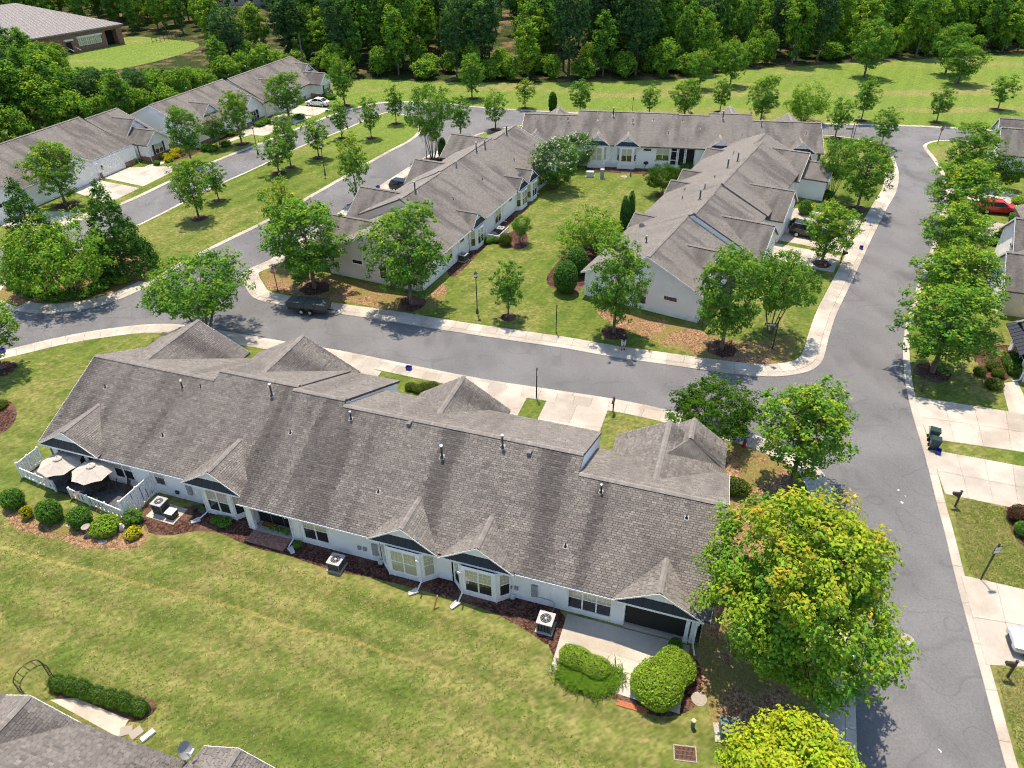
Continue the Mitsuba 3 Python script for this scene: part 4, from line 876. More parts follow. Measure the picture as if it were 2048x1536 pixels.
# ---- houses at the right edge of the photo, their fronts to the street
FR = Frame((50.4, 63.0), 71.4)
def edge_house(o, label, U, wings, extra=()):
    fr = Frame(o, 71.4); k = row('house', label, fr, U, wings, [], 'mat_siding'); return k, fr
EH1, f1 = edge_house((44.2, 52.0), 'blue-grey house front at the right edge with a dark metal skirt roof over its window', [(0, 9.6, -18, 2.75, -10, 6, -1.5, 2.75)], [(2.7, 3.05, -8, .3, 4.8)])
W = Wall((5.4, .02), (0, .02)); window(EH1, f1, W, 1.2, 4.2, .45, 2.35, 3, blind='none', detail=False)
slab = MB(); slab_roof(slab, [(-.1, 1.0, 2.55), (5.5, 1.0, 2.55), (5.3, .1, 3.05), (.1, .1, 3.05)], .06); put(EH1+'__metal_skirt', slab, 'mat_metal_roof', f1)
for i in range(1, 9): put(EH1+'__seam', MB().tube([(5.4*i/9, .1, 3.08), (5.4*i/9, 1.0, 2.58)], .02, 4), 'mat_metal_roof', f1)
downspout(EH1, f1, (-.1, .1), 2.6, (-.3, 1), .7)
EH2, f2 = edge_house((48.4, 63.4), 'grey roofed house wing with a bare tan side wall at the right edge', [(1.2, 12.0, -19, 2.75, -11, 6, -2.5, 2.75)], [(3.4, 3.5, -12, .35, 5.3, 2.75)])
plain_wall(EH2, f2, (.19, -12), (.19, .03), 0, 2.66, 'mat_tan_siding', base='side_wall')
EH3, f3 = edge_house(((54.05,71.84)), 'house at the right edge beyond the low hedges', [(1.5, 14, -18, 2.75, -10, 6, -2.5, 2.75)], [(3.4, 3.5, -12, .35, 5.3, 2.75)])
plain_wall(EH3, f3, (.19, -12), (.19, .03), 0, 2.66, 'mat_siding', base='side_wall'); plain_wall(EH1, f1, (-.06, -8), (-.06, -.01), 0, 2.7, 'mat_siding', base='side_wall')
garage(EH3, f3, Wall((11.8, -2.8), (7.0, -2.8)), .3, 4.5)
EH4, f4 = edge_house((73.8, 104.2), 'house with a bright white gable beyond the right-hand maples', [(0, 14, -16, 2.75, -7.5, 6.3, .5, 2.75)], [(2.0, 3.8, -6, 3.8, 5.6), (9.0, 3.0, -6, 2.6, 5.2)])
# ---- the brick school-like building at the upper left
SC = tag(name('brick_building'), 'low red brick building with a big ribbed metal roof at the upper left', 'building')
FS = Frame((-99.9, 208.5), math.degrees(math.atan2(-.83, -.56)))   # x along the eave to the left, front at +y
LS, ov, zs, hs = 58.0, .6, 4.7, 16.0
plain_wall(SC, FS, (LS, 0), (4.6, 0), 0, zs, 'mat_brick'); plain_wall(SC, FS, (1.4, 0), (0, 0), 0, zs, 'mat_brick'); plain_wall(SC, FS, (0, 0), (0, -32), 0, zs, 'mat_brick', base='end_wall')
plain_wall(SC, FS, (4.6, -2.2), (1.4, -2.2), 0, zs, 'mat_dark', base='entrance'); plain_wall(SC, FS, (4.6, 0), (4.6, -2.2), 0, zs, 'mat_brick', base='entrance_wall'); plain_wall(SC, FS, (1.4, -2.2), (1.4, 0), 0, zs, 'mat_brick', base='entrance_wall')
plain_wall(SC, FS, (4.6, .01), (1.4, .01), 3.7, zs, 'mat_brick', base='entrance_head')
for P in ([(-ov, ov, zs), (LS+ov, ov, zs), (LS-hs, -hs, zs+.35*hs), (hs, -hs, zs+.35*hs)], [(-ov, -32-ov, zs), (-ov, ov, zs), (hs, -hs, zs+.35*hs)], [(LS+ov, -32-ov, zs), (-ov, -32-ov, zs), (hs, -hs, zs+.35*hs), (LS-hs, -hs, zs+.35*hs)]):
    k = name(SC+'__roof'); mb = MB(); slab_roof(mb, P, .35); put(k, mb, 'mat_steel_roof', FS, fixed=True)
    if P[0] == (-ov, ov, zs):
        for i in range(46):
            x = .2+i*.9
            y1 = -min(hs, max(.2, x)); put(k+'__seam', MB().tube([(x, ov, zs+.03), (x, y1, zs+.03+(ov-y1)*.5*.675)], .06, 4), 'mat_grey', FS)
W = Wall((LS, 0), (0, 0))
for i in range(4):
    u = LS-12.0+i*1.55; k = name(SC+'__window'); mb = MB()
    for a, b, c, d in ((u, u+1.35, 1.3, 1.4), (u, u+1.35, 3.0, 3.1), (u, u+.1, 1.4, 3.0), (u+.62, u+.72, 1.4, 3.0), (u+1.25, u+1.35, 1.4, 3.0), (u+.1, u+.62, 2.15, 2.22), (u+.72, u+1.25, 2.15, 2.22)): W.block(mb, a, b, c, d, 0, .08)
    put(k, mb, 'mat_white', FS, fixed=True); mb = MB(); W.block(mb, u+.1, u+1.25, 1.4, 3.0, 0, .03); put(k+'__pane', mb, 'mat_blind', FS)
mb = MB(); W.block(mb, LS-12.3, LS-5.6, 3.1, 3.45, 0, .4); W.block(mb, LS-15.6, LS-13.4, 2.9, 3.2, 0, .8); put(SC+'__canopy', mb, 'mat_white', FS)
mb = MB(); W.block(mb, LS-15.2, LS-13.8, .1, 2.5, 0, .04); put(SC+'__door', mb, 'mat_dark', FS)
for i, (x, y, a, w, d, h, lab) in enumerate(((4, 262, -12, 22, 14, 7.5, 'pale house glimpsed between the woodland trunks, its roof with a dark verge'), (-84, 272, 8, 26, 12, 7, 'long pale building half hidden behind the wood at the left'), (38, 280, 4, 24, 13, 8.5, 'tall pale siding house behind the wood at the middle'), (-40, 276, -6, 18, 12, 7, 'white house front behind thin trunks of the wood'))):
    fr = Frame((x, y), a); k = tag(name('far_house'), lab, 'house')
    put(k+'__wall', MB().box(-w/2, w/2, 0, d, 0, h*.62), 'mat_lightgrey', fr)
    for P in ([(-w/2-.4, -.5, h*.6), (w/2+.4, -.5, h*.6), (w/2+.4, d/2, h), (-w/2-.4, d/2, h)], [(w/2+.4, d+.5, h*.6), (-w/2-.4, d+.5, h*.6), (-w/2-.4, d/2, h), (w/2+.4, d/2, h)]):
        mb = MB(); slab_roof(mb, P, .2); put(k+'__roof', mb, 'mat_farroof', fr, uv=True)
    Wf = Wall((-w/2, 0), (w/2, 0))
    for j in range(5): window(k, fr, Wf, 2+j*w/5.4, 3.3+j*w/5.4, 1, 2.4, 1, detail=False, blind='none')

# ---------------------------------------------------------------- trees and shrubs
def leaf_faces(C, N, size, col, aspect=.62, r=rng):
    """one folded leaf spray (two triangles) at each centre C facing N; size per leaf; col per leaf"""
    n = len(C); R = r.normal(size=(n, 3)); U = np.cross(N, R); U /= np.linalg.norm(U, axis=1, keepdims=True)+1e-9; V = np.cross(N, U)
    s = np.broadcast_to(size, (n,))[:, None]
    P = np.stack([C-U*s*.5, C-V*s*aspect*.5-N*s*.10, C+U*s*.5, C+V*s*aspect*.5-N*s*.10], 1).reshape(-1, 3)
    b = np.arange(n)[:, None]*4; F = np.hstack([b, b+1, b+2, b, b+2, b+3]).reshape(-1, 3)
    return P, F, np.repeat(col, 4, 0)
def jitter(base, n, r, amt=.18, hue=.10):
    c = np.asarray(base, float)[None]*np.exp(r.normal(0, amt, (n, 1)))
    return np.clip(c*(1+r.normal(0, hue, (n, 3))), .002, .9)
def sphere_dirs(n, r):
    v = r.normal(size=(n, 3)); return v/np.linalg.norm(v, axis=1, keepdims=True)
def limb(mb, p0, p1, r0, r1, r, bend=.12, n=5, seg=4):
    t = np.linspace(0, 1, seg+1)[:, None]; L = np.linalg.norm(np.subtract(p1, p0)); o = r.normal(0, bend*L, 3)
    P = np.asarray(p0)*(1-t)+np.asarray(p1)*t+o*(t*(1-t)); mb.tube(P, np.linspace(r0, r1, seg+1), n, caps=False)
def tree_kind(key, seed, a, c, zc, trunk_r, leaf, n_cl, per, greens, tips=None, tip_p=0.0, shape='egg', stems=1, rc=.26, hollow=.35, flat=.95, flowers=None, up=.55, lean=0.0):
    """group of trunk + crown in metres. a, c = crown half width and half height, zc its centre height."""
    r = np.random.default_rng(seed)
    d = sphere_dirs(n_cl*3, r); q = r.random(n_cl*3)**.45
    q = hollow+(1-hollow)*q
    P = d*q[:, None]
    if shape == 'egg':   # broad below the middle, domed above
        w = np.where(P[:, 2] < 0, 1.0-.18*P[:, 2]**2*2, 1.0-.42*np.clip(P[:, 2], 0, 1)**1.3); P[:, :2] *= w[:, None]
    elif shape == 'vase':
        w = .52+.48*np.clip((P[:, 2]+1)/1.15, 0, 1)**.8; P[:, :2] *= w[:, None]
    elif shape == 'cone':
        z = r.random(len(P))**1.35*2-1; rad = (1-(z+1)/2)**.8*np.sqrt(.45+.55*r.random(len(P))); an = r.random(len(P))*2*math.pi
        P = np.c_[rad*np.cos(an), rad*np.sin(an), z]
    elif shape == 'umbrella':
        P[:, 2] = np.where(P[:, 2] > 0, P[:, 2], P[:, 2]*.45)
    # lumpy outline: some directions reach further than others
    lump = meshkit.noise(d[:len(P)]*2.1+seed*3.7)*.85+.56 if shape not in ('cone',) else np.ones(len(P))
    P = P*np.minimum(lump, 1.2)[:, None]
    # keep clumps apart so that gaps stay open
    keep = []
    P = P[(meshkit.noise(P*2.6+seed*1.3) > .42) | (r.random(len(P)) < .22)]
    mind = 1.15*(1.0/n_cl)**(1/3)
    sc_ = np.array([1, 1, 1.0])
    for i in range(len(P)):
        if len(keep) >= n_cl: break
        if not keep or np.min(np.linalg.norm(P[keep]-P[i], axis=1)) > mind*.62: keep.append(i)
    P = P[keep]; pad = 1-rc*1.0
    P[:, :2] *= pad/np.quantile(np.hypot(P[:, 0], P[:, 1]), .97); lo_, hi_ = np.quantile(P[:, 2], .01), np.quantile(P[:, 2], .995)
    P[:, 2] = (P[:, 2]-(lo_+hi_)/2)*2*pad/(hi_-lo_); K = P*np.array([a, a, c])+np.array([lean*0, 0, zc])
    VS, FS_, CS, n0 = [], [], [], 0
    R = rc*(a*a*c)**(1/3)
    for i, k in enumerate(K):
        m = int(per*r.uniform(.6, 1.4)); rr = R*r.uniform(.7, 1.3)
        dd = sphere_dirs(m, r); dd[:, 2] = np.where(dd[:, 2] < -.15, dd[:, 2]*.7, dd[:, 2])
        pos = k+dd*(rr*r.random((m, 1))**.4)*np.array([1, 1, flat])
        out = P[i]/(np.linalg.norm(P[i])+1e-6)
        N = dd*.55+out*.35+np.array([0, 0, up])+r.normal(0, .38, (m, 3)); N /= np.linalg.norm(N, axis=1, keepdims=True)
        g = greens[r.integers(len(greens))]; col = jitter(g, m, r)
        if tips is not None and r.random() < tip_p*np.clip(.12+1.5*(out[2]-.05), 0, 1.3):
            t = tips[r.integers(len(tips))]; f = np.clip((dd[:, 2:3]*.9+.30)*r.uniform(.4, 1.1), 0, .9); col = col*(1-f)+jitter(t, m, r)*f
        if flowers is not None and out[2] > -.1 and r.random() < .6:
            f = (r.random(m) < .42) & (dd[:, 2] > .0); col[f] = jitter(flowers, int(f.sum()), r, .08, .03)
        V, F, C = leaf_faces(pos, N, leaf*r.uniform(.7, 1.3, m), col, r=r)
        VS.append(V); FS_.append(F+n0); CS.append(C); n0 += len(V)
    V, F, C = np.vstack(VS), np.vstack(FS_), np.vstack(CS)
    mb = MB(); fork = np.array([0, 0, max(.35*zc, zc-c*.75)])
    if stems == 1:
        limb(mb, (0, 0, -.1), fork, trunk_r*1.25, trunk_r*.85, r, .03, 7); limb(mb, fork, (0, 0, zc+c*.6), trunk_r*.85, trunk_r*.15, r, .06, 6)
        roots = [(fork+(np.array([0, 0, zc+c*.45])-fork)*t) for t in np.linspace(0, .8, 8)]
    else:
        roots = []
        for i in range(stems):
            an = i*2*math.pi/stems+r.uniform(-.4, .4); top = np.array([math.cos(an)*a*.42, math.sin(an)*a*.42, zc-.1*c])
            limb(mb, (math.cos(an)*.16, math.sin(an)*.16, -.1), top, trunk_r, trunk_r*.35, r, .08, 5); roots += [top, top*.7+np.array([0, 0, .25*zc])*.3]
    roots = np.array(roots)
    for i in r.permutation(len(K))[:min(len(K), 46)]:
        low = roots.copy(); dist = np.linalg.norm(roots-K[i], axis=1)+np.where(roots[:, 2] > K[i][2], 3.0, 0)
        limb(mb, roots[int(np.argmin(dist))], K[i], trunk_r*.30, trunk_r*.06, r, .1, 4, 3)
    tv, tf, _ = mb.arrays()
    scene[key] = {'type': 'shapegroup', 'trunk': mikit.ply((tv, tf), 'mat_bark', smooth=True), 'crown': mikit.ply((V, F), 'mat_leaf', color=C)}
    KINDS[key] = (a, c, zc)
KINDS = {}
GR = [(0.138, 0.297, 0.036), (0.103, 0.248, 0.03), (0.186, 0.352, 0.041), (0.117, 0.262, 0.041)]
DK = [(0.086, 0.201, 0.034), (0.064, 0.166, 0.031), (0.115, 0.245, 0.04)]
YG = [(0.276, 0.414, 0.038), (0.22, 0.37, 0.035), (0.338, 0.451, 0.043)]
GOLD = [(.42, .46, .040), (.48, .46, .045), (.52, .42, .05), (.40, .47, .04)]
ORANGE = [(.55, .24, .05), (.50, .30, .04), (.45, .14, .06)]
BRT = [(.34, .46, .03), (.42, .50, .03), (.28, .42, .03)]
tree_kind('kind_big_maple', 11, 5.6, 5.0, 7.0, .22, .24, 760, 50, GR[:1]+GR[2:3]+YG[:2], GOLD+ORANGE[1:2]+BRT[:1], .75, rc=.105, hollow=.30)
tree_kind('kind_yellow_maple', 12, 4.4, 4.2, 6.2, .2, .23, 520, 44, BRT, GOLD[:1]+GOLD[3:]+BRT[:2], .6, rc=.115)
tree_kind('kind_maple_a', 13, 3.0, 3.6, 4.9, .13, .20, 400, 27, GR+YG[:1], YG+YG+GOLD, .4, rc=.112, hollow=.2)
tree_kind('kind_maple_b', 14, 3.0, 3.6, 4.9, .13, .20, 400, 27, GR+DK[:1], YG, .45, rc=.112, hollow=.2)
tree_kind('kind_maple_c', 15, 3.0, 3.8, 5.0, .13, .20, 360, 27, GR, GOLD+YG+YG, .4, rc=.112, shape='vase', hollow=.15)
tree_kind('kind_young_a', 16, 1.9, 2.5, 3.7, .075, .20, 150, 24, GR+DK[:1], YG, .35, rc=.145, hollow=.1)
tree_kind('kind_young_b', 17, 1.9, 2.6, 3.7, .075, .20, 140, 24, GR, YG, .35, rc=.145, hollow=.1, shape='vase')
tree_kind('kind_orange', 18, 1.9, 3.0, 3.9, .08, .20, 150, 24, GR+YG[:1], ORANGE[1:2]+GOLD+YG, .65, rc=.145, hollow=.1)
tree_kind('kind_myrtle', 19, 4.0, 2.5, 4.4, .075, .19, 480, 26, GR+DK[:1], YG[:1], .25, shape='vase', stems=6, rc=.105, hollow=.35)
tree_kind('kind_dark_myrtle', 20, 3.6, 2.3, 3.6, .075, .18, 460, 27, [(.055, .140, .012), (.040, .110, .012), (.07, .16, .014)], None, 0, shape='umbrella', stems=5, rc=.11, hollow=.45)
tree_kind('kind_light_myrtle', 21, 3.6, 2.1, 2.9, .06, .19, 340, 26, YG[1:2]+GR[2:3]+GR[:1], YG, .5, shape='umbrella', stems=5, rc=.12, hollow=.3)
tree_kind('kind_white_myrtle', 22, 3.2, 3.0, 3.2, .07, .19, 440, 27, DK+GR[:1], None, 0, shape='egg', stems=5, rc=.11, hollow=.5, flowers=(.80, .76, .72))
tree_kind('kind_pink_myrtle', 23, 2.6, 2.2, 3.4, .06, .23, 80, 55, DK+GR[:2], [(.50, .30, .30), (.45, .26, .22)], .6, shape='vase', stems=5, rc=.2, hollow=.3)
tree_kind('kind_evergreen', 24, 3.0, 4.6, 4.9, .16, .19, 620, 28, DK+[(.030, .10, .016)], GR[:1], .3, shape='cone', rc=.105, up=.2)
tree_kind('kind_woodland_a', 25, 3.9, 8.0, 9.6, .22, .50, 170, 30, GR+DK[2:], YG[:2], .35, rc=.16, hollow=.2)
tree_kind('kind_woodland_b', 26, 4.2, 7.4, 8.6, .22, .50, 165, 30, GR+YG[:2], YG, .40, rc=.16, hollow=.2)
tree_kind('kind_woodland_c', 27, 3.2, 8.6, 10.6, .2, .48, 150, 30, DK+GR[:1], GR[:1], .3, rc=.155, hollow=.15)
tree_kind('kind_woodland_d', 61, 3.6, 6.6, 7.6, .2, .48, 150, 30, YG[:2]+GR[2:3], YG+BRT[:1], .4, rc=.16, hollow=.2)
tree_kind('kind_woodland_e', 62, 4.4, 8.6, 10.4, .24, .52, 180, 30, [(.070, .150, .050), (.055, .125, .045), (.09, .18, .05)], GR[:1], .2, rc=.15, hollow=.2, shape='vase')
tree_kind('kind_pine', 28, 2.6, 4.5, 16.0, .2, .55, 48, 34, [(.035, .085, .022), (.05, .11, .03)], None, 0, rc=.24, hollow=.1)
tree_kind('kind_thicket', 29, 3.0, 2.9, 2.7, .06, .36, 120, 30, GR+YG[:2]+DK[:1], YG, .3, stems=4, rc=.23, hollow=.3)
def shrub_kind(key, seed, rx, rz, n, leaf, greens, tips=None, boxy=0.0, lump=.12, core='mat_shrub_core'):
    """a clipped bush standing on z = 0: dark twiggy core and a shell of leaves"""
    r = np.random.default_rng(seed); d = sphere_dirs(n, r)
    k = 1.0/np.maximum(np.abs(d).max(1), 1e-6)**boxy; rad = (1+lump*(meshkit.fbm(d*2.2+seed, 3)-.5)*2)*k
    q = (.80+.22*r.random(n)**.6)*rad
    C = d*q[:, None]*np.array([rx, rx, rz])+np.array([0, 0, rz*.92]); ok = C[:, 2] > .02; C, d = C[ok], d[ok]; n = len(C)
    N = d+r.normal(0, .5, (n, 3))+[0, 0, .25]; N /= np.linalg.norm(N, axis=1, keepdims=True)
    cl = meshkit.noise(C*3.0+seed)
    g = np.array(greens)[r.integers(len(greens), size=n)]; col = np.clip(g*np.exp(r.normal(0, .2, (n, 1)))*(.75+.5*cl[:, None]), .003, .8)
    if tips is not None:
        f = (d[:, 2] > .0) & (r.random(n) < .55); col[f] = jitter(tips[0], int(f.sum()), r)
    V, F, Cc = leaf_faces(C, N, leaf*r.uniform(.7, 1.3, n), col, r=r)
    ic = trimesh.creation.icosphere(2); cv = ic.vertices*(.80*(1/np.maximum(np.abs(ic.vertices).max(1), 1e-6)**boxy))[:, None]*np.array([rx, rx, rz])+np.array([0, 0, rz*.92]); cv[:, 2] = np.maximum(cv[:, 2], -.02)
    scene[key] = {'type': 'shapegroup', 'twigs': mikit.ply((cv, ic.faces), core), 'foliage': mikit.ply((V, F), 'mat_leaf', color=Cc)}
    KINDS[key] = (rx, rz, rz)
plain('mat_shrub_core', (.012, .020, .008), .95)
shrub_kind('kind_dark_bush', 31, .8, .75, 2600, .11, DK+GR[:2], lump=.10)
shrub_kind('kind_green_bush', 32, .9, .6, 2200, .12, YG[:2]+GR[2:3], lump=.22)
shrub_kind('kind_yellow_bush', 33, .55, .5, 900, .13, [(.42, .40, .02), (.52, .44, .02), (.30, .36, .02)], lump=.30)
shrub_kind('kind_olive_bush', 34, .75, .55, 1300, .11, [(.10, .16, .02), (.14, .20, .02), (.08, .13, .02)], lump=.10)
shrub_kind('kind_egg_bush', 35, 1.3, 2.0, 5200, .16, DK, lump=.05)
shrub_kind('kind_column', 36, .45, 3.2, 2600, .16, DK, lump=.05)
shrub_kind('kind_loose_bush', 37, .8, .7, 1000, .2, GR+DK[:1], lump=.5)
shrub_kind('kind_red_bush', 38, .9, .7, 1500, .13, [(.10, .045, .03), (.14, .06, .03), (.07, .035, .025)], lump=.15)
shrub_kind('kind_low_hedge', 39, 1.0, .5, 2600, .11, DK+GR[:1]+YG[:1], boxy=.55, lump=.06)
shrub_kind('kind_clipped_hedge', 40, 1.0, .62, 5200, .095, YG+GR[2:3], boxy=.30, lump=.06)
shrub_kind('kind_clipped_big', 41, 1.45, 1.0, 11000, .11, YG+GR[2:3], boxy=.18, lump=.09)
def plant(kind, base, label, cat, x, y, sx=1.0, sz=1.0, rot=None, group=None, sy=None, z=0.0):
    k = thing(base, label, cat, group); rot = rng.uniform(0, 360) if rot is None else rot
    scene[k] = {'type': 'instance', 'shapegroup': {'type': 'ref', 'id': kind}, 'to_world': T().translate([float(x), float(y), float(z)]).rotate([0, 0, 1], float(rot)).scale([float(sx), float(sy or sx), float(sz)])}
    return k
RINGS = MB()
def tree(kind, label, x, y, a, zc, c, base='street_tree', ring=True, rot=None, group=None):
    """placed so that its crown has half width a, half height c and centre height zc"""
    A, C, Z = KINDS[kind]; sx = a/A/.97; sz = (zc+c)/(Z+C)
    k = plant(kind, base, label, 'tree', x, y, sx, sz, rot, group)
    if ring:
        n = 18; an = np.arange(n)*2*math.pi/n; w = rng.uniform(.85, 1.1, n)*max(.75, min(1.6, a*.42))
        mb = MB(); p = np.c_[x+np.cos(an)*w, y+np.sin(an)*w, np.full(n, .012)]; mb.add(np.vstack([[[x, y, .07]], p]), [[0, 1+i, 1+(i+1) % n] for i in range(n)])
        struct('mulch_ring', mb, 'mat_mulch', 'round mulch patch under '+' '.join(label.split()[:9]))
    return k
tree('kind_big_maple', 'large maple with yellow and orange tips beside the right end of the near row', 14.75,24.40,5.46,7.11,5.19, base='maple_tree', ring=False, rot=20)
tree('kind_yellow_maple', 'bright yellow-green maple cut off by the bottom edge', 12.31,16.00,3.90,4.46,1.75, base='maple_tree', ring=False, rot=60)
tree('kind_maple_a', 'golden-tipped maple leaning over the road at the junction', 20.25,39.47,3.69,5.30,3.56, base='maple_tree', ring=False, rot=140)
tree('kind_dark_myrtle', 'dark broad-crowned tree behind the right front wing of the near row', 15.66,45.26,3.85,3.02,1.73, base='crape_myrtle', ring=False)
tree('kind_myrtle', 'spreading many-stemmed tree rising behind the left front wing of the near row', -29.74,61.48,5.59,5.30,2.85, base='crape_myrtle', ring=False)
tree('kind_maple_a', 'golden maple cut off by the left edge above the blue bin', -46.33,55.73,3.05,4.82,2.97)
tree('kind_maple_b', 'large bushy tree beside the covered trailer', -21.08,70.70,4.76,6.01,4.33, rot=10)
tree('kind_orange', 'golden slender tree behind the bushy one by the left stop sign', -25.19,77.80,2.62,6.69,3.61)
tree('kind_maple_b', 'leafy street tree before the corner of the tan end wall', -10.31,67.02,4.30,6.76,4.21, rot=100)
tree('kind_young_a', 'small young street tree beside the middle lamp post', -0.27,64.11,1.89,4.13,2.25)
tree('kind_maple_b', 'street tree with the standing person beside it', 9.86,60.81,3.02,6.36,3.72, rot=200)
tree('kind_maple_b', 'street tree hiding the right corner of the white end wall', 19.56,57.72,3.43,6.04,4.54, rot=300)
tree('kind_myrtle', 'loose many-stemmed tree behind the street name sign at the corner', 24.91,60.57,3.58,4.95,3.73, base='crape_myrtle', ring=False)
tree('kind_maple_a', 'street tree in front of the dark car of the right row', 35.01,75.21,3.23,4.16,3.23)
tree('kind_maple_b', 'taller street tree at the far end of the right row', 45.22,91.13,3.31,5.40,3.93)
tree('kind_myrtle', 'many-stemmed tree at the far porch of the right row', 43.72,95.79,2.57,5.04,2.71, base='crape_myrtle', ring=False)
tree('kind_young_a', 'young tree by the far junction lamp, on the near side', 59.12,116.96,2.27,3.40,2.76)
tree('kind_young_b', 'young tree just left of the green street sign at the far junction', 53.41,121.38,2.33,4.28,2.50)
tree('kind_young_a', 'young tree across the far road behind the junction lamp', 61.54,131.17,2.40,4.58,3.02)
tree('kind_light_myrtle', 'pale feathery tree behind the right end of the rear row', 51.15,130.67,3.95,3.38,2.94, base='crape_myrtle', ring=False)
tree('kind_maple_b', 'dense tree behind the rear row, second from its right end', 43.56,130.05,2.81,4.44,3.70)
tree('kind_young_a', 'small tree behind the rear row beside the third front gable', 38.40,137.56,2.06,3.24,2.68)
tree('kind_maple_b', 'bushy tree behind the middle of the rear row', 31.08,133.65,2.97,3.69,3.11)
tree('kind_young_b', 'thin tree behind the rear row left of its middle', 25.26,136.12,2.04,3.27,2.14)
tree('kind_young_a', 'rounded tree behind the left end of the rear row', 12.80,135.98,2.40,3.45,3.05)
tree('kind_orange', 'young tree with reddish leaves on the meadow edge', 3.01,141.74,2.02,3.25,2.27)
tree('kind_maple_b', 'dark egg-shaped tree alone at the meadow edge', -7.16,149.03,2.86,4.99,3.31)
tree('kind_young_b', 'street tree on the corner before the rear row, with a thin sapling beside it', -2.34,128.28,2.52,4.54,2.25)
tree('kind_young_a', 'street tree right of the tallest street tree by the middle row', -8.04,123.95,2.25,3.88,3.08)
tree('kind_myrtle', 'tallest street tree at the far end of the middle row', -11.79,112.62,3.88,6.30,4.84, base='street_tree')
tree('kind_young_a', 'tree at the far tip of the grass island', -19.85,132.56,1.99,3.84,2.77)
tree('kind_young_b', 'tree second from the far tip of the grass island', -23.02,124.24,2.13,3.87,3.17)
tree('kind_young_a', 'island tree opposite the white car', -27.98,124.42,1.89,3.63,2.59)
tree('kind_young_b', 'island tree next to the left lamp post', -29.70,114.19,2.37,3.94,2.45)
tree('kind_orange', 'tall slim tree with orange tips by the dark car driveway of the middle row', -20.52,95.38,2.42,5.53,4.40)
tree('kind_maple_c', 'island tree fourth from the evergreens', -33.09,110.12,2.07,4.56,3.80)
tree('kind_young_b', 'wide island tree third from the evergreens', -34.19,107.28,2.63,3.06,2.94)
tree('kind_young_a', 'small thin island tree second from the evergreens', -39.71,96.69,1.87,4.10,1.42)
tree('kind_maple_a', 'island tree nearest the two dark evergreens', -40.31,90.45,2.77,4.46,3.36)
tree('kind_maple_b', 'tree before the shuttered front window of the left row', -48.83,112.26,2.77,5.14,3.72)
tree('kind_pink_myrtle', 'pinkish flowering many-stemmed tree between the left rows', -47.16,119.53,2.31,3.56,2.31, base='crape_myrtle', ring=False)
tree('kind_maple_a', 'tree before the second gable of the far left row', -43.94,121.76,2.73,5.15,3.57)
tree('kind_maple_b', 'tree before the driveways of the far left row', -39.84,136.83,3.73,4.40,3.68)
tree('kind_maple_c', 'yellowish tree at the far end of the far left row', -31.15,144.95,2.79,5.17,4.05)
tree('kind_maple_a', 'golden-topped tree before the left garage, behind the evergreens', -59.93,95.32,3.93,5.06,3.82)
tree('kind_evergreen', 'dark pyramid evergreen at the left, the farther one', -53.74,77.48,3.32,5.78,4.53, base='evergreen_tree', ring=False)
tree('kind_evergreen', 'dark pyramid evergreen on the straw bed, the nearer one', -43.21,74.93,3.76,6.34,4.51, base='evergreen_tree', ring=False, rot=77)
tree('kind_light_myrtle', 'broad yellow-green tree over the island tip', -46.61,70.06,5.64,5.57,3.10, base='crape_myrtle', ring=False)
tree('kind_light_myrtle', 'lower yellow-green tree at the left of the island tip', -51.04,69.94,2.73,3.77,2.03, base='crape_myrtle', ring=False)
tree('kind_maple_b', 'large dark green tree by the mulch bed on the right', 37.17,53.48,4.33,5.02,3.80, rot=45)
tree('kind_maple_a', 'second of the right-hand maples from the front', 42.45,62.56,4.13,5.29,2.84)
tree('kind_maple_a', 'third of the right-hand maples from the front', 47.41,72.78,3.97,5.11,2.80, rot=33)
tree('kind_maple_a', 'fourth of the right-hand maples, beside the red car', 54.85,85.33,4.50,4.89,3.43, rot=250)
tree('kind_maple_b', 'farthest of the right-hand maples, near the right stop sign', 64.01,100.93,3.85,4.57,3.48)
tree('kind_dark_myrtle', 'dark many-stemmed tree before the right-hand house beyond the red car', 67.12,97.69,2.71,2.86,2.08, base='crape_myrtle', ring=False)
tree('kind_young_a', 'lone tree on the meadow by the far road at the right', 73.98,129.76,2.30,3.71,2.39)
tree('kind_young_b', 'lone tree at the right edge of the meadow', 88.66,137.13,2.59,3.62,2.73)
tree('kind_maple_b', 'large tree on the meadow before the wood', 74.69,162.89,4.42,6.02,5.26, ring=False)
tree('kind_maple_b', 'front one of two meadow trees at the right', 91.01,156.07,4.28,4.32,3.56, ring=False)
tree('kind_maple_b', 'rear one of two meadow trees at the right', 92.39,164.29,3.93,5.87,4.41, ring=False)
tree('kind_maple_c', 'dark rounded meadow tree left of a pair before the wood', 38.28,154.81,3.07,3.99,3.74, ring=False)
tree('kind_maple_b', 'dark rounded meadow tree right of a pair before the wood', 45.05,156.96,3.30,4.39,3.98, ring=False)
tree('kind_light_myrtle', 'bright green spreading tree in the courtyard', 9.61,79.30,4.16,3.11,1.87, base='crape_myrtle', ring=False)
tree('kind_white_myrtle', 'white-flowered tree at the far corner of the middle row', 6.18,99.61,3.63,3.60,3.78, base='crape_myrtle', ring=False)
tree('kind_white_myrtle', 'second white-flowered tree, before the rear row', 9.84,109.11,3.26,2.62,2.52, base='crape_myrtle', ring=False, rot=120)
tree('kind_dark_myrtle', 'round dark green tree in the courtyard before the right row', 20.90,96.68,2.82,2.73,2.17, base='crape_myrtle')
tree('kind_myrtle', 'small fan-shaped myrtle by the courtyard patio', 1.27,81.62,1.36,1.98,1.57, base='crape_myrtle', ring=False)
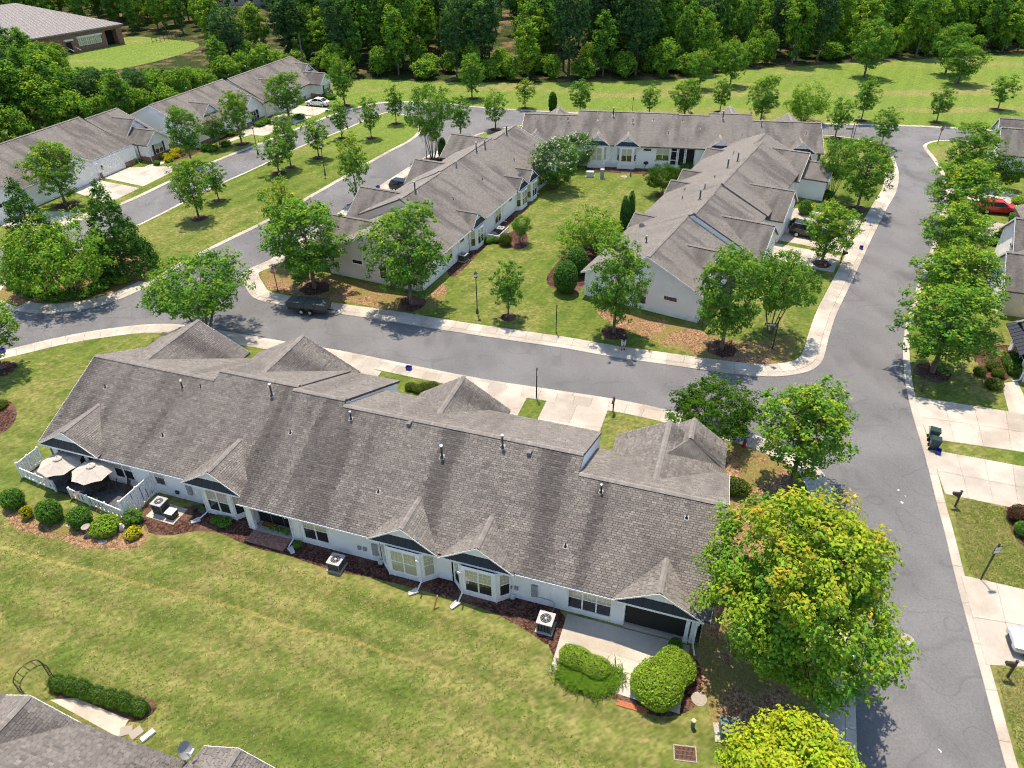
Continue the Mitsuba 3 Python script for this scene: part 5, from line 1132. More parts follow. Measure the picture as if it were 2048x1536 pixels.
# ---- shrubs: (kind, label, pixel-surveyed spot, radius, height)
def bush(kind, label, xy, r, h, base='bush', sy=None, rot=None, cat='bush', group=None):
    A, C, Z = KINDS[kind]; return plant(kind, base, label, cat, *xy, r/A, h/(1.92*C), rot, group, None if sy is None else sy/A)
bush('kind_dark_bush', 'dark ball bush at the left end of the patio fence', (-35.47,38.05), .78, 1.5)
bush('kind_dark_bush', 'largest dark ball bush before the patio fence', (-32.12,36.63), .85, 1.75)
bush('kind_dark_bush', 'dark ball bush before the patio fence beside the bird bath', (-29.78,36.12), .80, 1.5)
bush('kind_green_bush', 'bright green spreading bush at the corner of the patio fence', (-27.86,35.53), 1.0, 1.05)
bush('kind_loose_bush', 'small dark bush against the outside of the patio fence', (-26.26,36.3), .62, 1.0)
bush('kind_yellow_bush', 'tall yellow bush between two dark ball bushes', (-33.93,36.9), .40, 1.0)
bush('kind_yellow_bush', 'yellow bush at the right end of the straw bed', (-25.81,35.04), .58, .62)
bush('kind_clipped_hedge', 'left lobe of the clipped flat-topped hedge by the patio', (3.4,24.96), .95, 1.0, 'clipped_hedge', .72, -25, 'hedge')
bush('kind_clipped_hedge', 'right lobe of the clipped flat-topped hedge by the patio', (4.47,24.37), .85, .92, 'clipped_hedge', .70, -25, 'hedge')
bush('kind_clipped_big', 'big clipped bright green bush in front of the right porch', (7.68,23.05), 1.42, 1.75, 'clipped_bush')
bush('kind_clipped_big', 'upper swelling of clipped bush against the right porch', (8.76,24.04), 1.15, 1.6, 'clipped_bush')
bush('kind_dark_bush', 'small dark bush in the shade at the right porch step', (9.22,25.76), .42, .8)
for i in range(7): bush('kind_low_hedge', 'dense dark green hedge piece along the small white patio at the lower left', (-25.26, 23.79) if i == 0 else tuple(np.array((-25.26,23.79))*(1-i/6)+np.array((-20.17,22.31))*(i/6)), .52, .85+.15*(i % 3), 'hedge_bush', .42, -20, cat='hedge', group='bushes of the hedge at the lower left')
bush('kind_olive_bush', 'clipped hedge beyond the right front wing of the near row', (15.74,38.6), .75, 1.3, 'clipped_bush', 1.3, 70)
for lab, p, r_, h_ in (('upper left clipped bush of four in the right-hand mulch bed', (41.04,53.02), .55, .9), ('upper right clipped bush of four in the right-hand mulch bed', (42.76,53.92), .7, .8), ('middle clipped bush of four in the right-hand mulch bed', (42.57,52.83), .55, .75), ('lowest clipped bush of four in the right-hand mulch bed', (41.29,51.12), .75, .85)): bush('kind_olive_bush', lab, p, r_, h_)
bush('kind_low_hedge', 'dark green clipped hedge under the window at the right edge', (44.52,54.13), 1.7, 1.1, 'clipped_hedge', .7, 72, 'hedge')
bush('kind_red_bush', 'dark red-leaved bush at the right edge', (34.59,35.59), .8, 1.1)
bush('kind_dark_bush', 'dark green bush below the red-leaved one', (34.2,34.3), .65, .9)
bush('kind_egg_bush', 'tall egg-shaped bush in the courtyard, the nearer one', (5.74,69.37), 1.3, 3.6, 'egg_shaped_bush')
bush('kind_egg_bush', 'tall egg-shaped bush in the courtyard, the farther one', (7.22,73.43), 1.25, 3.2, 'egg_shaped_bush')
for lab, p, h_ in (('left spire of three slim cypresses in the courtyard', (13.7,83.75), 5.0), ('middle spire of three slim cypresses in the courtyard', (14.17,84.04), 4.4), ('right spire of three slim cypresses in the courtyard', (14.57,84.33), 5.4)): bush('kind_column', lab, p, .5, h_, 'cypress', cat='tree')
bush('kind_column', 'small conifer beside the porch of the rear row', (27.9,108.5), .75, 3.2, 'conifer', cat='tree')
bush('kind_column', 'dark column bush beside the far wing of the middle row', (-10.21,112.09), .7, 3.6, 'conifer', cat='tree')
bush('kind_column', 'small dark conifer behind the left end of the rear row', (7.99,138.81), .8, 3.6, 'conifer', cat='tree')
bush('kind_olive_bush', 'clipped round bush beside the small courtyard patio', (-0.59,81.24), .8, 1.5, 'clipped_bush')
for i, p in enumerate(((-3.56,83.05), (-2.69,81.87), (-1.73,82.13))): bush('kind_dark_bush', ('left', 'middle', 'right')[i]+' low bush along the white courtyard railing', p, .55, .7)
for i, p in enumerate(((25.71,107.24), (26.74,107.21), (28.12,106.72))): bush('kind_dark_bush', ('left', 'middle', 'right')[i]+' bush at the porch of the rear row', p, .8, 1.1)
bush('kind_dark_bush', 'rounded bush beside the garage of the right row, the far one', (37.89,89.66), .9, 1.9)
bush('kind_olive_bush', 'rounded bush behind the dark car', (35.31,85.42), .8, 1.2)
bush('kind_dark_bush', 'dark rounded bush at the far porch of the right row, left', (42.04,95.84), .9, 1.3)
bush('kind_dark_bush', 'dark rounded bush at the far porch of the right row, right', (42.46,94.73), .9, 1.2)
for i, p in enumerate(((-52.77,113.33), (-52.45,114.98), (-54.04,115.04), (-53.48,116.48), (-52.88,117.45))): bush('kind_yellow_bush', 'yellow-green bush of the cluster under the shuttered window', p, .7, .8, group='yellow bushes of the left front bed')
bush('kind_dark_bush', 'single dark ball bush left of the yellow cluster', (-54.02,111.74), .55, .7)
for i, p in enumerate(((-58.85,113.77), (-57.53,113.02))): bush('kind_loose_bush', ('left', 'right')[i]+' small bush beside the white garage door', p, .5, .6)
for i, p in enumerate(((-48.87,118.82), (-47.64,118.27), (-46.26,120.8), (-47.29,126.83), (-43.77,131.98), (-43.12,133.48), (-37.68,136.1), (-35.69,151.05), (-34.58,149.86))): bush('kind_loose_bush', 'low bush in a front bed of the far left row', p, .9, .9, group='front bed bushes of the far left row')
for i, p in enumerate(((-52.66,70.88), (-51.13,69.72), (-48.74,69.0), (-47.67,68.76), (-46.71,69.17), (-45.32,69.36), (-44.87,70.36), (-44.05,70.91), (-53.93,71.72), (-44.28,72.66), (-50.87,71.07), (-44.04,73.73))): bush('kind_loose_bush', 'low bush on the straw bed of the island tip', p, .8, .8, group='low bushes of the island tip')
bush('kind_green_bush', 'yellow-green hedge block beside the pavement at the island tip', (-42.68,72.5), 1.0, .9, 'clipped_hedge', .7, 20, 'hedge')
for i, p in enumerate(((-8.76,51.87), (-8.12,51.56), (-7.54,51.85), (-6.86,51.98))): bush('kind_olive_bush', 'low bush in the front bed behind the near row roof', p, .55, .6, group='front bed bushes behind the near row')
for i, p in enumerate(((59.71,82.48), (61.23,83.03), (58.49,81.35), (59.12,80.34), (56.85,79.98), (57.48,78.99), (60.68,81.01))): bush(('kind_green_bush', 'kind_dark_bush', 'kind_olive_bush')[i % 3], 'low bush before the right-hand house below the red car', p, .8, .9, group='low bushes below the red car')
bush('kind_dark_bush', 'large ball bush right of the red car', (63.11,86.34), .9, 1.3); bush('kind_green_bush', 'bright bush behind the red car', (66.88,91.86), 1.2, 1.1)
bush('kind_dark_bush', 'square dark bush by the right-hand driveway', (55.17,74.69), .7, 1.2)
bush('kind_loose_bush', 'small green plant under the left bay window', (-19.94,36.06), .5, .35); bush('kind_loose_bush', 'second small plant under the left bay window', (-20.59,36.35), .4, .3); bush('kind_loose_bush', 'small plant beside the downspout at the porch', (-14.41,33.97), .3, .3)
bush('kind_olive_bush', 'bush at the left edge mulch bed', (-43.26,49.86), .7, .6); bush('kind_loose_bush', 'bush at the tan wall behind the left stop sign', (-23.39,73.7), .9, .9)
# liriope border below the clipped hedge
def grass_border(path, width, n, h, cols, label, base='border_grass'):
    r = np.random.default_rng(51); L = LineString(path); V, F, C, k = [], [], [], 0
    for i in range(n):
        p = np.array(L.interpolate(r.random()*L.length).coords[0])+r.normal(0, width/2.6, 2); an = r.random()*2*math.pi; l = h*r.uniform(.6, 1.3); d = np.array([math.cos(an), math.sin(an)]); w = np.array([-d[1], d[0]])*.018
        a = np.array([*p, 0]); b = np.array([*(p+d*l*.35), l*.75]); c = np.array([*(p+d*l*.85), l*.62])
        V += [a-[*w, 0], a+[*w, 0], b-[*w, 0], b+[*w, 0], c]; F += [[k, k+1, k+3], [k, k+3, k+2], [k+2, k+3, k+4]]; C += [cols[r.integers(len(cols))]]*5; k += 5
    kx = name(base); scene[kx] = mikit.ply((np.array(V), np.array(F)), 'mat_leaf', color=np.array(C)); tag(kx, label, 'grass', kind='stuff')
grass_border([(2.46,24.49),(3.3,23.71),(4.37,23.3),(5.07,23.47),(5.62,24.14)], .75, 2600, .42, [(.13, .26, .02), (.09, .2, .02), (.17, .29, .03)], 'arching strappy grass border below the clipped hedge')
# ---- the woods
r_w = np.random.default_rng(77)
front = fq(FE, (60, -22), (32, -20), (10, -19.5), (-9, -18.5), (-14, -15), (-30, -14), (-50, -13.5), (-56, -8))+[(-32.45,167.15),(-12.34,163.51),(4.48,161.84),(24.43,162.64),(37.26,163.8),(50.87,171.52),(62.76,174.37),(77.21,177.19),(95.68,180.44),(120.8,184.58),(154.79,190.83)]
fl = LineString(front)
avoid = [Polygon(fq(FS, (-6, 6), (62, 6), (62, -36), (-6, -36))), school_lawn.buffer(1.0)]
wood = []
def far_ok(x, y): return not any(p.contains(shapely.Point(x, y)) for p in avoid) and True
placed = []
cand = []
from functools import reduce
def pix(x, y, z):
    w = np.array([x, y, z-CAM_H]); c = w @ _fw; return c, w @ _r0/c, w @ _up/c
for i in range(9000):
    s = r_w.random()*fl.length; p = np.array(fl.interpolate(s).coords[0]); q = np.array(fl.interpolate(min(fl.length, s+1)).coords[0]); t = unit(q-p) if np.linalg.norm(q-p) > 1e-6 else np.array([1.0, 0]); nrm = np.array([-t[1], t[0]])
    dep = r_w.random()**1.3*95; x, y = p+nrm*(dep+1.5); cand.append((dep, x, y))
cand += [(60.0, x, y) for x, y in zip(r_w.uniform(-300, -30, 3500), r_w.uniform(205, 360, 3500))]
cells = {}
for dep, x, y in cand:
    if not far_ok(x, y) or not seen(x, y, 14): continue
    mind = 3.3+dep*.03; cx, cy = int(x//8), int(y//8)
    if any((x-a)**2+(y-b)**2 < mind*mind for i in (-1, 0, 1) for j in (-1, 0, 1) for a, b in cells.get((cx+i, cy+j), ())): continue
    cells.setdefault((cx, cy), []).append((x, y)); wood.append((dep, x, y))
near_w = sorted(wood, key=lambda t: t[0]+.08*math.hypot(t[1], t[2]))
WLAB = {'kind_woodland_d': 'bright yellow-green leafy tree', 'kind_woodland_e': 'tall blue-green leafy tree', 'kind_woodland_a': 'tall dark leafy tree', 'kind_woodland_b': 'lighter green leafy tree', 'kind_woodland_c': 'narrow dark tree', 'kind_pine': 'bare-trunked pine with a small high crown', 'kind_thicket': 'low thicket bush'}
deep = 0
for i, (dep, x, y) in enumerate(near_w):
    d0, u0, v0 = pix(x, y, 0.0)
    zone = 'left wood' if u0 < -.32 else 'middle wood' if u0 < .1 else 'right wood'
    if dep < 7 and r_w.random() < .70: kd = 'kind_thicket'
    else: kd = r_w.choice(['kind_woodland_a', 'kind_woodland_b', 'kind_woodland_c', 'kind_pine', 'kind_woodland_d', 'kind_woodland_e'], p=(.24, .18, .16, .12, .12, .18) if u0 < .15 else (.27, .26, .12, .01, .18, .16))
    up_ = 1024+1470*u0
    if 9 < dep and u0 > -.45 and (430 < up_ < 570 or 965 < up_ < 1075 or 1130 < up_ < 1180) and r_w.random() < .85: continue
    if u0 < -.32 and kd == 'kind_pine': kd = 'kind_woodland_c'
    sc = r_w.uniform(.70, 1.2)*(1.0 if u0 < .2 else .86); hs_ = sc*r_w.uniform(.78, 1.2)
    if u0 < -.32: sc *= .9; hs_ *= .85
    if kd == 'kind_thicket': sc, hs_ = r_w.uniform(.7, 1.3), r_w.uniform(.7, 1.4)
    # younger, lower growth on the slope in front of the brick building and its lawn
    A_, C_, Z_ = KINDS[kd]
    if u0 < -.40 and math.hypot(x, y) < 232:
        lim = .487 if u0 < -.64 else .465 if u0 < -.60 else .430
        top = 0.0
        while pix(x, y, top)[2] < lim and top < 30: top += .5
        if top < 3.0: continue
        if top < hs_*(Z_+C_): f_ = top/(hs_*(Z_+C_)); hs_ *= f_; sc *= max(.55, f_)
    if i < 298: plant(kd, 'woodland_tree' if kd != 'kind_thicket' else 'thicket_bush', WLAB[kd]+' standing in the '+zone, 'tree' if kd != 'kind_thicket' else 'bush', x, y, sc, hs_, group=WLAB[kd]+('es of the ' if kd == 'kind_thicket' else 's of the ')+zone)
    else:
        deep += 1; kk = f'woodland__{deep:03d}'
        scene[kk] = {'type': 'instance', 'shapegroup': {'type': 'ref', 'id': kd}, 'to_world': T().translate([float(x), float(y), 0]).rotate([0, 0, 1], float(r_w.uniform(0, 360))).scale([float(sc), float(sc), float(hs_)])}
if deep: tag('woodland', 'deep part of the wood behind its front trees', 'trees', kind='stuff')
print('wood', len(wood), 'deep', deep)

# short grass standing up on the back lawn and the lawns near the viewer, thinner with distance
def lawn_tufts(n, poly, seed, label):
    r = np.random.default_rng(seed); x0, y0, x1, y1 = poly.bounds; P = np.c_[r.uniform(x0, x1, n), r.uniform(y0, y1, n)]
    P = P[shapely.contains_xy(poly, P[:, 0], P[:, 1])]; m = len(P)
    big = meshkit.fbm(np.c_[P*.35, np.zeros(m)], 3, 5); an = r.uniform(0, 2*math.pi, m); w = r.uniform(.025, .06, m); h = r.uniform(.018, .04, m)
    t = np.c_[np.cos(an), np.sin(an)]; le = r.normal(0, .06, (m, 2)); A, B, C = P-t*w[:, None], P+t*w[:, None], P+le
    V = np.stack([np.c_[A, np.zeros(m)], np.c_[B, np.zeros(m)], np.c_[C, h]], 1).reshape(-1, 3); F = np.arange(3*m).reshape(-1, 3)
    tan = r.random(m) < np.clip((big-.42)*2.2+.22, .05, .85); col = np.where(tan[:, None], np.array([.30, .265, .11]), np.array([.125, .185, .032]))*np.exp(r.normal(0, .20, (m, 1)))
    k = name('grass'); scene[k] = mikit.ply((V, F), 'mat_leaf', color=np.repeat(col, 3, 0)); tag(k, label, 'grass', kind='stuff')
nb = Polygon([tuple(FA.w(np.array([x, y, 0.0]))[:2]) for x, y in ((-34, -1.6), (-27, -3.6), (-16, -4.4), (-12, -3.2), (-6.5, -1.8), (8, -2.6), (14, -3.0), (15, -6.5), (19, -8), (24, -9), (30, -14), (24, -20), (-40, -20))])
lawn_tufts(170000, nb, 91, 'short patchy grass of the back lawn')
gap_ = road.buffer(KW+.1)
for poly, n, sd, lab in ((Polygon([(30.92,37.59),(32.63,37.82),(34.37,36.79),(33.6,32.47),(31.75,29.29),(30.02,30.08),(28.76,30.97)]), 16000, 92, 'short green grass of the right-hand lawn with the notice board'), (Polygon([(26.9,24.34),(30.06,24.46),(27.77,18.61),(24.61,18.65)]), 9000, 93, 'short green grass at the lower right corner')): lawn_tufts(n, poly.difference(gap_).buffer(-.1), sd, lab)

# ---------------------------------------------------------------- street furniture and small things
def part(k, nm_, mb, m, fr=WORLD, **kw): return put(f'{k}__{nm_}', mb, m, fr, **kw)
def lamp_post(xy, label, h=4.7):
    k = thing('lamp_post', label, 'street lamp', 'lamp posts of the estate'); f = Frame(xy, rng.uniform(0, 90))
    part(k, 'base', MB().lathe((0, 0, 0), [(.16, 0), (.16, .12), (.11, .3), (.085, .55)], 10), 'mat_pole', f, smooth=40)
    part(k, 'pole', MB().tube([(0, 0, .5), (0, 0, h-.75)], [.06, .045], 10), 'mat_pole', f, smooth=40)
    part(k, 'collar', MB().lathe((0, 0, h-.80), [(.05, 0), (.14, .08), (.16, .14), (.1, .16)], 10), 'mat_black', f, smooth=40)
    part(k, 'globe', MB().lathe((0, 0, h-.64), [(.10, 0), (.17, .14), (.19, .28), (.16, .34)], 10), 'mat_lamp', f, smooth=40)
    part(k, 'cap', MB().lathe((0, 0, h-.30), [(.20, 0), (.20, .03), (.12, .16), (.03, .2), (.02, .32)], 10), 'mat_pole', f, smooth=40)
for p, l in (((-3.43,64.98), 'grey lamp post standing on the lawn left of the young street tree'), ((-27.13,106.25), 'pale lamp post on the grass island'), ((-39.85,116.49), 'lamp post by the front bed of the left rows'), ((-12.72,112.65), 'lamp post beside the tallest street tree of the middle row'), ((54.58,117.38), 'lamp post at the far junction beside the green street sign')): lamp_post(p, l)
def flat_sign(k, nm_, f, poly, y, th, m):
    mb = MB(); n = len(poly); P = [(x, y-th/2, z) for x, z in poly]+[(x, y+th/2, z) for x, z in poly]
    F = [[0, i, i+1] for i in range(1, n-1)]+[[n, n+i+1, n+i] for i in range(1, n-1)]
    for i in range(n): j = (i+1) % n; F += [[i, n+i, n+j], [i, n+j, j]]
    mb.add(P, F); return part(k, nm_, mb, m, f)
def lettering(k, nm_, f, text, h, cx, cz, y, m):
    """text on a face looking to -y"""
    t = meshkit.text_mesh(text, h, .003, bold=True); v = np.array(t.vertices); w = v[:, 0].max()+v[:, 0].min()
    V = np.c_[v[:, 0]-w/2+cx, y-v[:, 2], v[:, 1]-h/2+cz]; mb = MB().add(V, t.faces); return part(k, nm_, mb, m, f)
def octagon(r, cz): return [(r*math.cos(math.pi/8+i*math.pi/4), cz+r*math.sin(math.pi/8+i*math.pi/4)) for i in range(8)]
def stop_sign(xy, deg, label, h=2.95):
    k = thing('stop_sign', label, 'stop sign'); f = Frame(xy, deg)
    part(k, 'post', MB().rbox((0, .03, h/2+.05), (.04, .03, h/2+.05)), 'mat_black', f)
    flat_sign(k, 'border', f, octagon(.42, h-.42), -.012, .012, 'mat_signwhite'); flat_sign(k, 'face', f, octagon(.385, h-.42), -.021, .006, 'mat_red')
    lettering(k, 'lettering', f, 'STOP', .26, 0, h-.42, -.024, 'mat_signwhite')
stop_sign((-24.91,69.99), -38, 'red stop sign on the corner before the tan end wall'); stop_sign((68.37,117.52), 14, 'red stop sign at the far junction on the right', 2.9)
def board_sign(xy, deg, label, h, w, bh, lines=(), m='mat_signwhite', post='mat_black', border=True):
    k = thing('sign_post', label, 'sign'); f = Frame(xy, deg)
    part(k, 'post', MB().rbox((0, .045, h/2), (.04, .04, h/2)), post, f)
    z = h-.22-bh/2; s = lambda a, b: [(-a, z-b), (a, z-b), (a, z+b), (-a, z+b)]
    if border: flat_sign(k, 'frame', f, s(w/2+.04, bh/2+.04), -.012, .024, 'mat_black')
    flat_sign(k, 'panel', f, s(w/2, bh/2), -.028, .006, m)
    for i, (t, hh, dz) in enumerate(lines): lettering(k, 'lettering', f, t, hh, 0, z+dz, -.0325, 'mat_black')
board_sign((29.36,30.46), 8, 'black post with a small white notice board on the right-hand lawn', 3.25, .40, .50, (('NO', .075, .13), ('PARKING', .070, 0.0)))
board_sign((4.37,61.05), 78, 'thin black sign post seen edge-on before the courtyard', 3.0, .36, .50)
board_sign((2.11,50.34), 74, 'thin black sign post beside the white driveway, seen edge-on', 3.1, .36, .50)
board_sign((-46.88,69.84), -28, 'white notice board standing in the island tip bushes', 2.3, .62, .78, border=False); board_sign((-51.48,70.18), -30, 'smaller white sign at the left of the island tip', 2.2, .42, .5, border=False)
board_sign((-54.22,127.66), 10, 'small dark sign post before the far left row', 2.6, .3, .4)
board_sign((22.53,137.88), 80, 'thin post on the meadow edge beyond the rear row', 2.8, .3, .4)
def name_sign(xy, deg, label, h, blade, m):
    k = thing('street_name_sign', label, 'street sign'); f = Frame(xy, deg)
    part(k, 'post', MB().tube([(0, 0, 0), (0, 0, h)], .05, 8), 'mat_black', f, smooth=40); part(k, 'finial', MB().lathe((0, 0, h), [(.07, 0), (.08, .06), (.02, .14)], 8), 'mat_black', f)
    z = h-.75; flat_sign(k, 'blade', f, [(-blade, z-.11), (-.05, z-.11), (-.05, z+.11), (-blade, z+.11)], 0, .02, m)
    part(k, 'bracket', MB().box(-blade, .0, -.02, .02, z+.115, z+.15), 'mat_black', f)
    mb = MB(); r = np.random.default_rng(4); x = -blade+.12
    while x < -.2: w = r.uniform(.05, .09); mb.box(x, x+w, -.0135, -.0105, z-.05, z+.055); x += w+.035
    tag(part(k, 'lettering', mb, 'mat_signwhite', f), kind='stuff')
plain('mat_signteal', (.02, .11, .12), .4); plain('mat_signgreen', (.015, .10, .045), .4)
name_sign((24.28,57.63), -12, 'black street name post with a teal blade at the near corner of the right row', 3.3, 1.15, 'mat_signteal'); name_sign((54.1,117.14), -4, 'green street name sign at the far junction', 3.4, 1.1, 'mat_signgreen')
def mailbox(xy, deg, label):
    k = thing('mailbox', label, 'mailbox', 'black post mailboxes'); f = Frame(xy, deg)
    part(k, 'post', MB().rbox((0, 0, .72), (.05, .05, .72)), 'mat_bronze', f)
    prof = [(-.10, 0), (.10, 0), (.10, .13)]+[(.10*math.cos(a), .13+.10*math.sin(a)) for a in np.linspace(0, math.pi, 7)[1:-1]]+[(-.10, .13)]
    t = trimesh.creation.extrude_polygon(Polygon(prof), .52, engine='earcut'); v = np.array(t.vertices); V = np.c_[v[:, 2]-.50+.0, v[:, 0], v[:, 1]+1.12]; part(k, 'box', MB().add(V, t.faces), 'mat_bronze', f)
    part(k, 'bracket', MB().hexa([(-.40, -.03, 1.06), (0, -.03, .80), (0, .03, .80), (-.40, .03, 1.06), (-.46, -.03, 1.11), (0, -.03, 1.11), (0, .03, 1.11), (-.46, .03, 1.11)]), 'mat_bronze', f)
    part(k, 'flag', MB().box(-.2, -.06, -.118, -.108, 1.25, 1.36), 'mat_bronze', f); part(k, 'cap', MB().rbox((0, 0, 1.46), (.065, .065, .03)), 'mat_bronze', f)
for p, d, l in (((34.9,50.58), -8, 'black mailbox in the shade of the big right-hand tree'), ((30.95,36.95), -8, 'black mailbox at the corner of the lawn below the wheeled bins'), ((27.27,23.74), -8, 'black mailbox near the silver car'), ((37.3,75.6), 160, 'black mailbox on the pavement edge of the right row, nearest the corner'), ((42.98,84.74), 160, 'black mailbox of the right row farther up the street'), ((8.33,48.34), 72, 'black mailbox beside the white driveway, seen from behind')): mailbox(p, d, l)
def wheeled_bin(xy, deg, label):
    k = thing('wheeled_bin', label, 'rubbish bin'); f = Frame(xy, deg)
    mb = MB(); P = []
    for z, hx, hy, oy in ((.06, .24, .25, .04), (.95, .31, .36, 0)):
        P += [(-hx, -hy+oy, z), (hx, -hy+oy, z), (hx, hy+oy, z), (-hx, hy+oy, z)]
    part(k, 'body', mb.hexa(P), 'mat_bin', f)
    mb = MB().hexa([(-.33, -.40, .95), (.33, -.40, .95), (.33, .36, .97), (-.33, .36, .97), (-.29, -.36, 1.02), (.29, -.36, 1.02), (.29, .32, 1.06), (-.29, .32, 1.06)]); part(k, 'lid', mb, 'mat_bin', f)
    part(k, 'handle', MB().tube([(-.28, .36, .93), (-.28, .45, .98), (.28, .45, .98), (.28, .36, .93)], .02, 6), 'mat_bin', f)
    for s in (-1, 1): part(k, 'wheel', MB().tube([(s*.25, .28, .13), (s*.32, .28, .13)], .13, 12), 'mat_tyre', f)
    for s in (-.2, 0, .2): part(k, 'rib', MB().hexa([(s-.02, -.295, .35), (s+.02, -.295, .35), (s+.02, -.26, .35), (s-.02, -.26, .35), (s-.02, -.35, .88), (s+.02, -.35, .88), (s+.02, -.3, .88), (s-.02, -.3, .88)]), 'mat_bin', f)
wheeled_bin((32.37,43.19), 68, 'dark green wheeled bin next to the blue crate, the nearer one'); wheeled_bin((32.81,44.27), 66, 'dark green wheeled bin behind the other on the right-hand kerb')
def crate(xy, deg, label):
    k = thing('recycling_crate', label, 'crate'); f = Frame(xy, deg); a, b, h, t = .26, .19, .32, .015
    o = lambda z, k_: [(-a*k_, -b*k_, z), (a*k_, -b*k_, z), (a*k_, b*k_, z), (-a*k_, b*k_, z)]
    mb = MB(); B0, T0, Ti, Bi = o(.01, .86), o(h, 1), o(h, .93), o(.03, .80)
    for R0, R1 in ((B0, T0), (T0, Ti), (Ti, Bi)):
        for i in range(4): j = (i+1) % 4; mb.poly([R0[i], R0[j], R1[j], R1[i]])
    mb.poly(Bi); part(k, 'tub', mb, 'mat_blue', f)
    mb = MB()
    for s in (-1, 1): mb.box(-a*1.06, a*1.06, s*b*1.0-.02+(.02 if s > 0 else 0), s*b*1.0+.02*(1 if s > 0 else 1), h-.05, h-.003)
    part(k, 'rim', MB().box(-a*1.05, a*1.05, -b*1.06, -b*.99, h-.05, h+.004), 'mat_blue', f); part(k, 'rim', MB().box(-a*1.05, a*1.05, b*.99, b*1.06, h-.05, h+.004), 'mat_blue', f)
for p, d, l in (((32.47,42.66), 60, 'blue recycling crate at the foot of the wheeled bins'), ((-9.26,54.9), -15, 'blue recycling crate on the pavement behind the near row'), ((-47.91,58.62), 20, 'blue recycling crate under the tree at the left edge'), ((40.98,79.07), 60, 'blue recycling crate on the pavement of the right row'), ((-18.59,100.79), 60, 'blue recycling crate by the driveway of the middle row'), ((-33.7,140.54), 20, 'blue recycling crate by the driveway of the white car')): crate(p, d, l)
def car(xy, deg, label, paint, cat='car', L=4.7, Wd=1.82, Hh=1.45, kind='sedan'):
    """built nose to +x"""
    k = thing('parked_car', label, cat); f = Frame(xy, deg); w = Wd/2
    # body: cross-sections along the length, each a ring of heights
    if kind == 'sedan': st = [(-L/2, .45, .78, .72), (-L/2+.15, .25, .92, .86), (-L*.30, .22, .96, 1), (L*.16, .22, .94, 1), (L*.40, .24, .80, .96), (L/2-.12, .28, .68, .88), (L/2, .42, .58, .74)]; cab = [(-L*.37, .92), (-L*.20, Hh), (L*.05, Hh), (L*.24, .90)]
    else: st = [(-L/2, .5, .95, .78), (-L/2+.12, .30, 1.05, .90), (-L*.30, .25, 1.08, 1), (L*.18, .25, 1.06, 1), (L*.40, .28, .98, .96), (L/2-.12, .32, .88, .88), (L/2, .48, .70, .76)]; cab = [(-L*.47, 1.03), (-L*.40, Hh), (L*.06, Hh), (L*.25, 1.02)]
    mb = MB(); n = 10; R = []
    for x, z0, z1, s in st:
        zm = (z0+z1)/2; R.append([(x, -w*s*.86, z0), (x, -w*s*.99, zm-.06), (x, -w*s, zm+.06), (x, -w*s*.95, z1-.04), (x, -w*s*.84, z1), (x, w*s*.84, z1), (x, w*s*.95, z1-.04), (x, w*s, zm+.06), (x, w*s*.99, zm-.06), (x, w*s*.86, z0)])
    V = np.array(R).reshape(-1, 3); F = []
    for i in range(len(st)-1):
        for j in range(n): l = (j+1) % n; F += [[i*n+j, i*n+l, (i+1)*n+l], [i*n+j, (i+1)*n+l, (i+1)*n+j]]
    F += [[0, j+1, j] for j in range(1, n-1)]; m_ = (len(st)-1)*n; F += [[m_, m_+j, m_+j+1] for j in range(1, n-1)]
    part(k, 'body', MB().add(V, F), paint, f, smooth=35)
    # greenhouse: glass with a painted roof and pillars
    (x0, z0), (x1, z1), (x2, z2), (x3, z3) = cab; wb, wt = w*.90, w*.70
    G_ = [(x0, -wb, z0), (x3, -wb, z3), (x3, wb, z3), (x0, wb, z0), (x1, -wt, z1-.05), (x2, -wt, z2-.05), (x2, wt, z2-.05), (x1, wt, z1-.05)]
    part(k, 'windows', MB().hexa(G_), 'mat_carglass', f)
    e = .03; part(k, 'roof', MB().hexa([(x1-.12, -wt-e-.02, z1-.075), (x2+.12, -wt-e-.02, z2-.075), (x2+.12, wt+e+.02, z2-.075), (x1-.12, wt+e+.02, z1-.075), (x1+.05, -wt+.06, z1), (x2-.05, -wt+.06, z2), (x2-.05, wt-.06, z2), (x1+.05, wt-.06, z1)]), paint, f)
    for s in (-1, 1):
        for (a, za), (b, zb), t in (((x0, z0), (x1, z1-.06), .05), ((x3, z3), (x2, z2-.06), .045), (((x1+x2)/2-.1, .95), ((x1+x2)/2-.1, z1-.06), .05)):
            part(k, 'pillar', MB().tube([(a, s*(wb+.0), za), (b, s*(wt+.0), zb)], t, 5), paint, f)
        part(k, 'mirror', MB().rbox((x3-.35, s*(w+.06), z3+.08), (.08, .09, .06)), paint, f)
        part(k, 'headlight', MB().rbox((L/2-.16, s*w*.66, st[-2][2]-.06), (.13, .15, .06)), 'mat_lamp', f); part(k, 'tail_light', MB().rbox((-L/2+.07, s*w*.68, st[1][2]-.1), (.06, .16, .07)), 'mat_red', f)
        for x in (-L*.30, L*.31):
            wk = name(k+'__wheel'); yy = s*(w-.02)
            put(wk, MB().tube([(x, yy-s*.2, .33), (x, yy+s*.015, .33)], .33, 16), 'mat_tyre', f, fixed=True); put(wk+'__rim', MB().tube([(x, yy+s*.005, .33), (x, yy+s*.025, .33)], .21, 12), 'mat_galv', f)
    part(k, 'grille', MB().rbox((L/2-.02, 0, .48), (.03, .35, .09)), 'mat_black', f); part(k, 'plate', MB().rbox((-L/2-.005, 0, .66), (.012, .16, .07)), 'mat_signwhite', f)
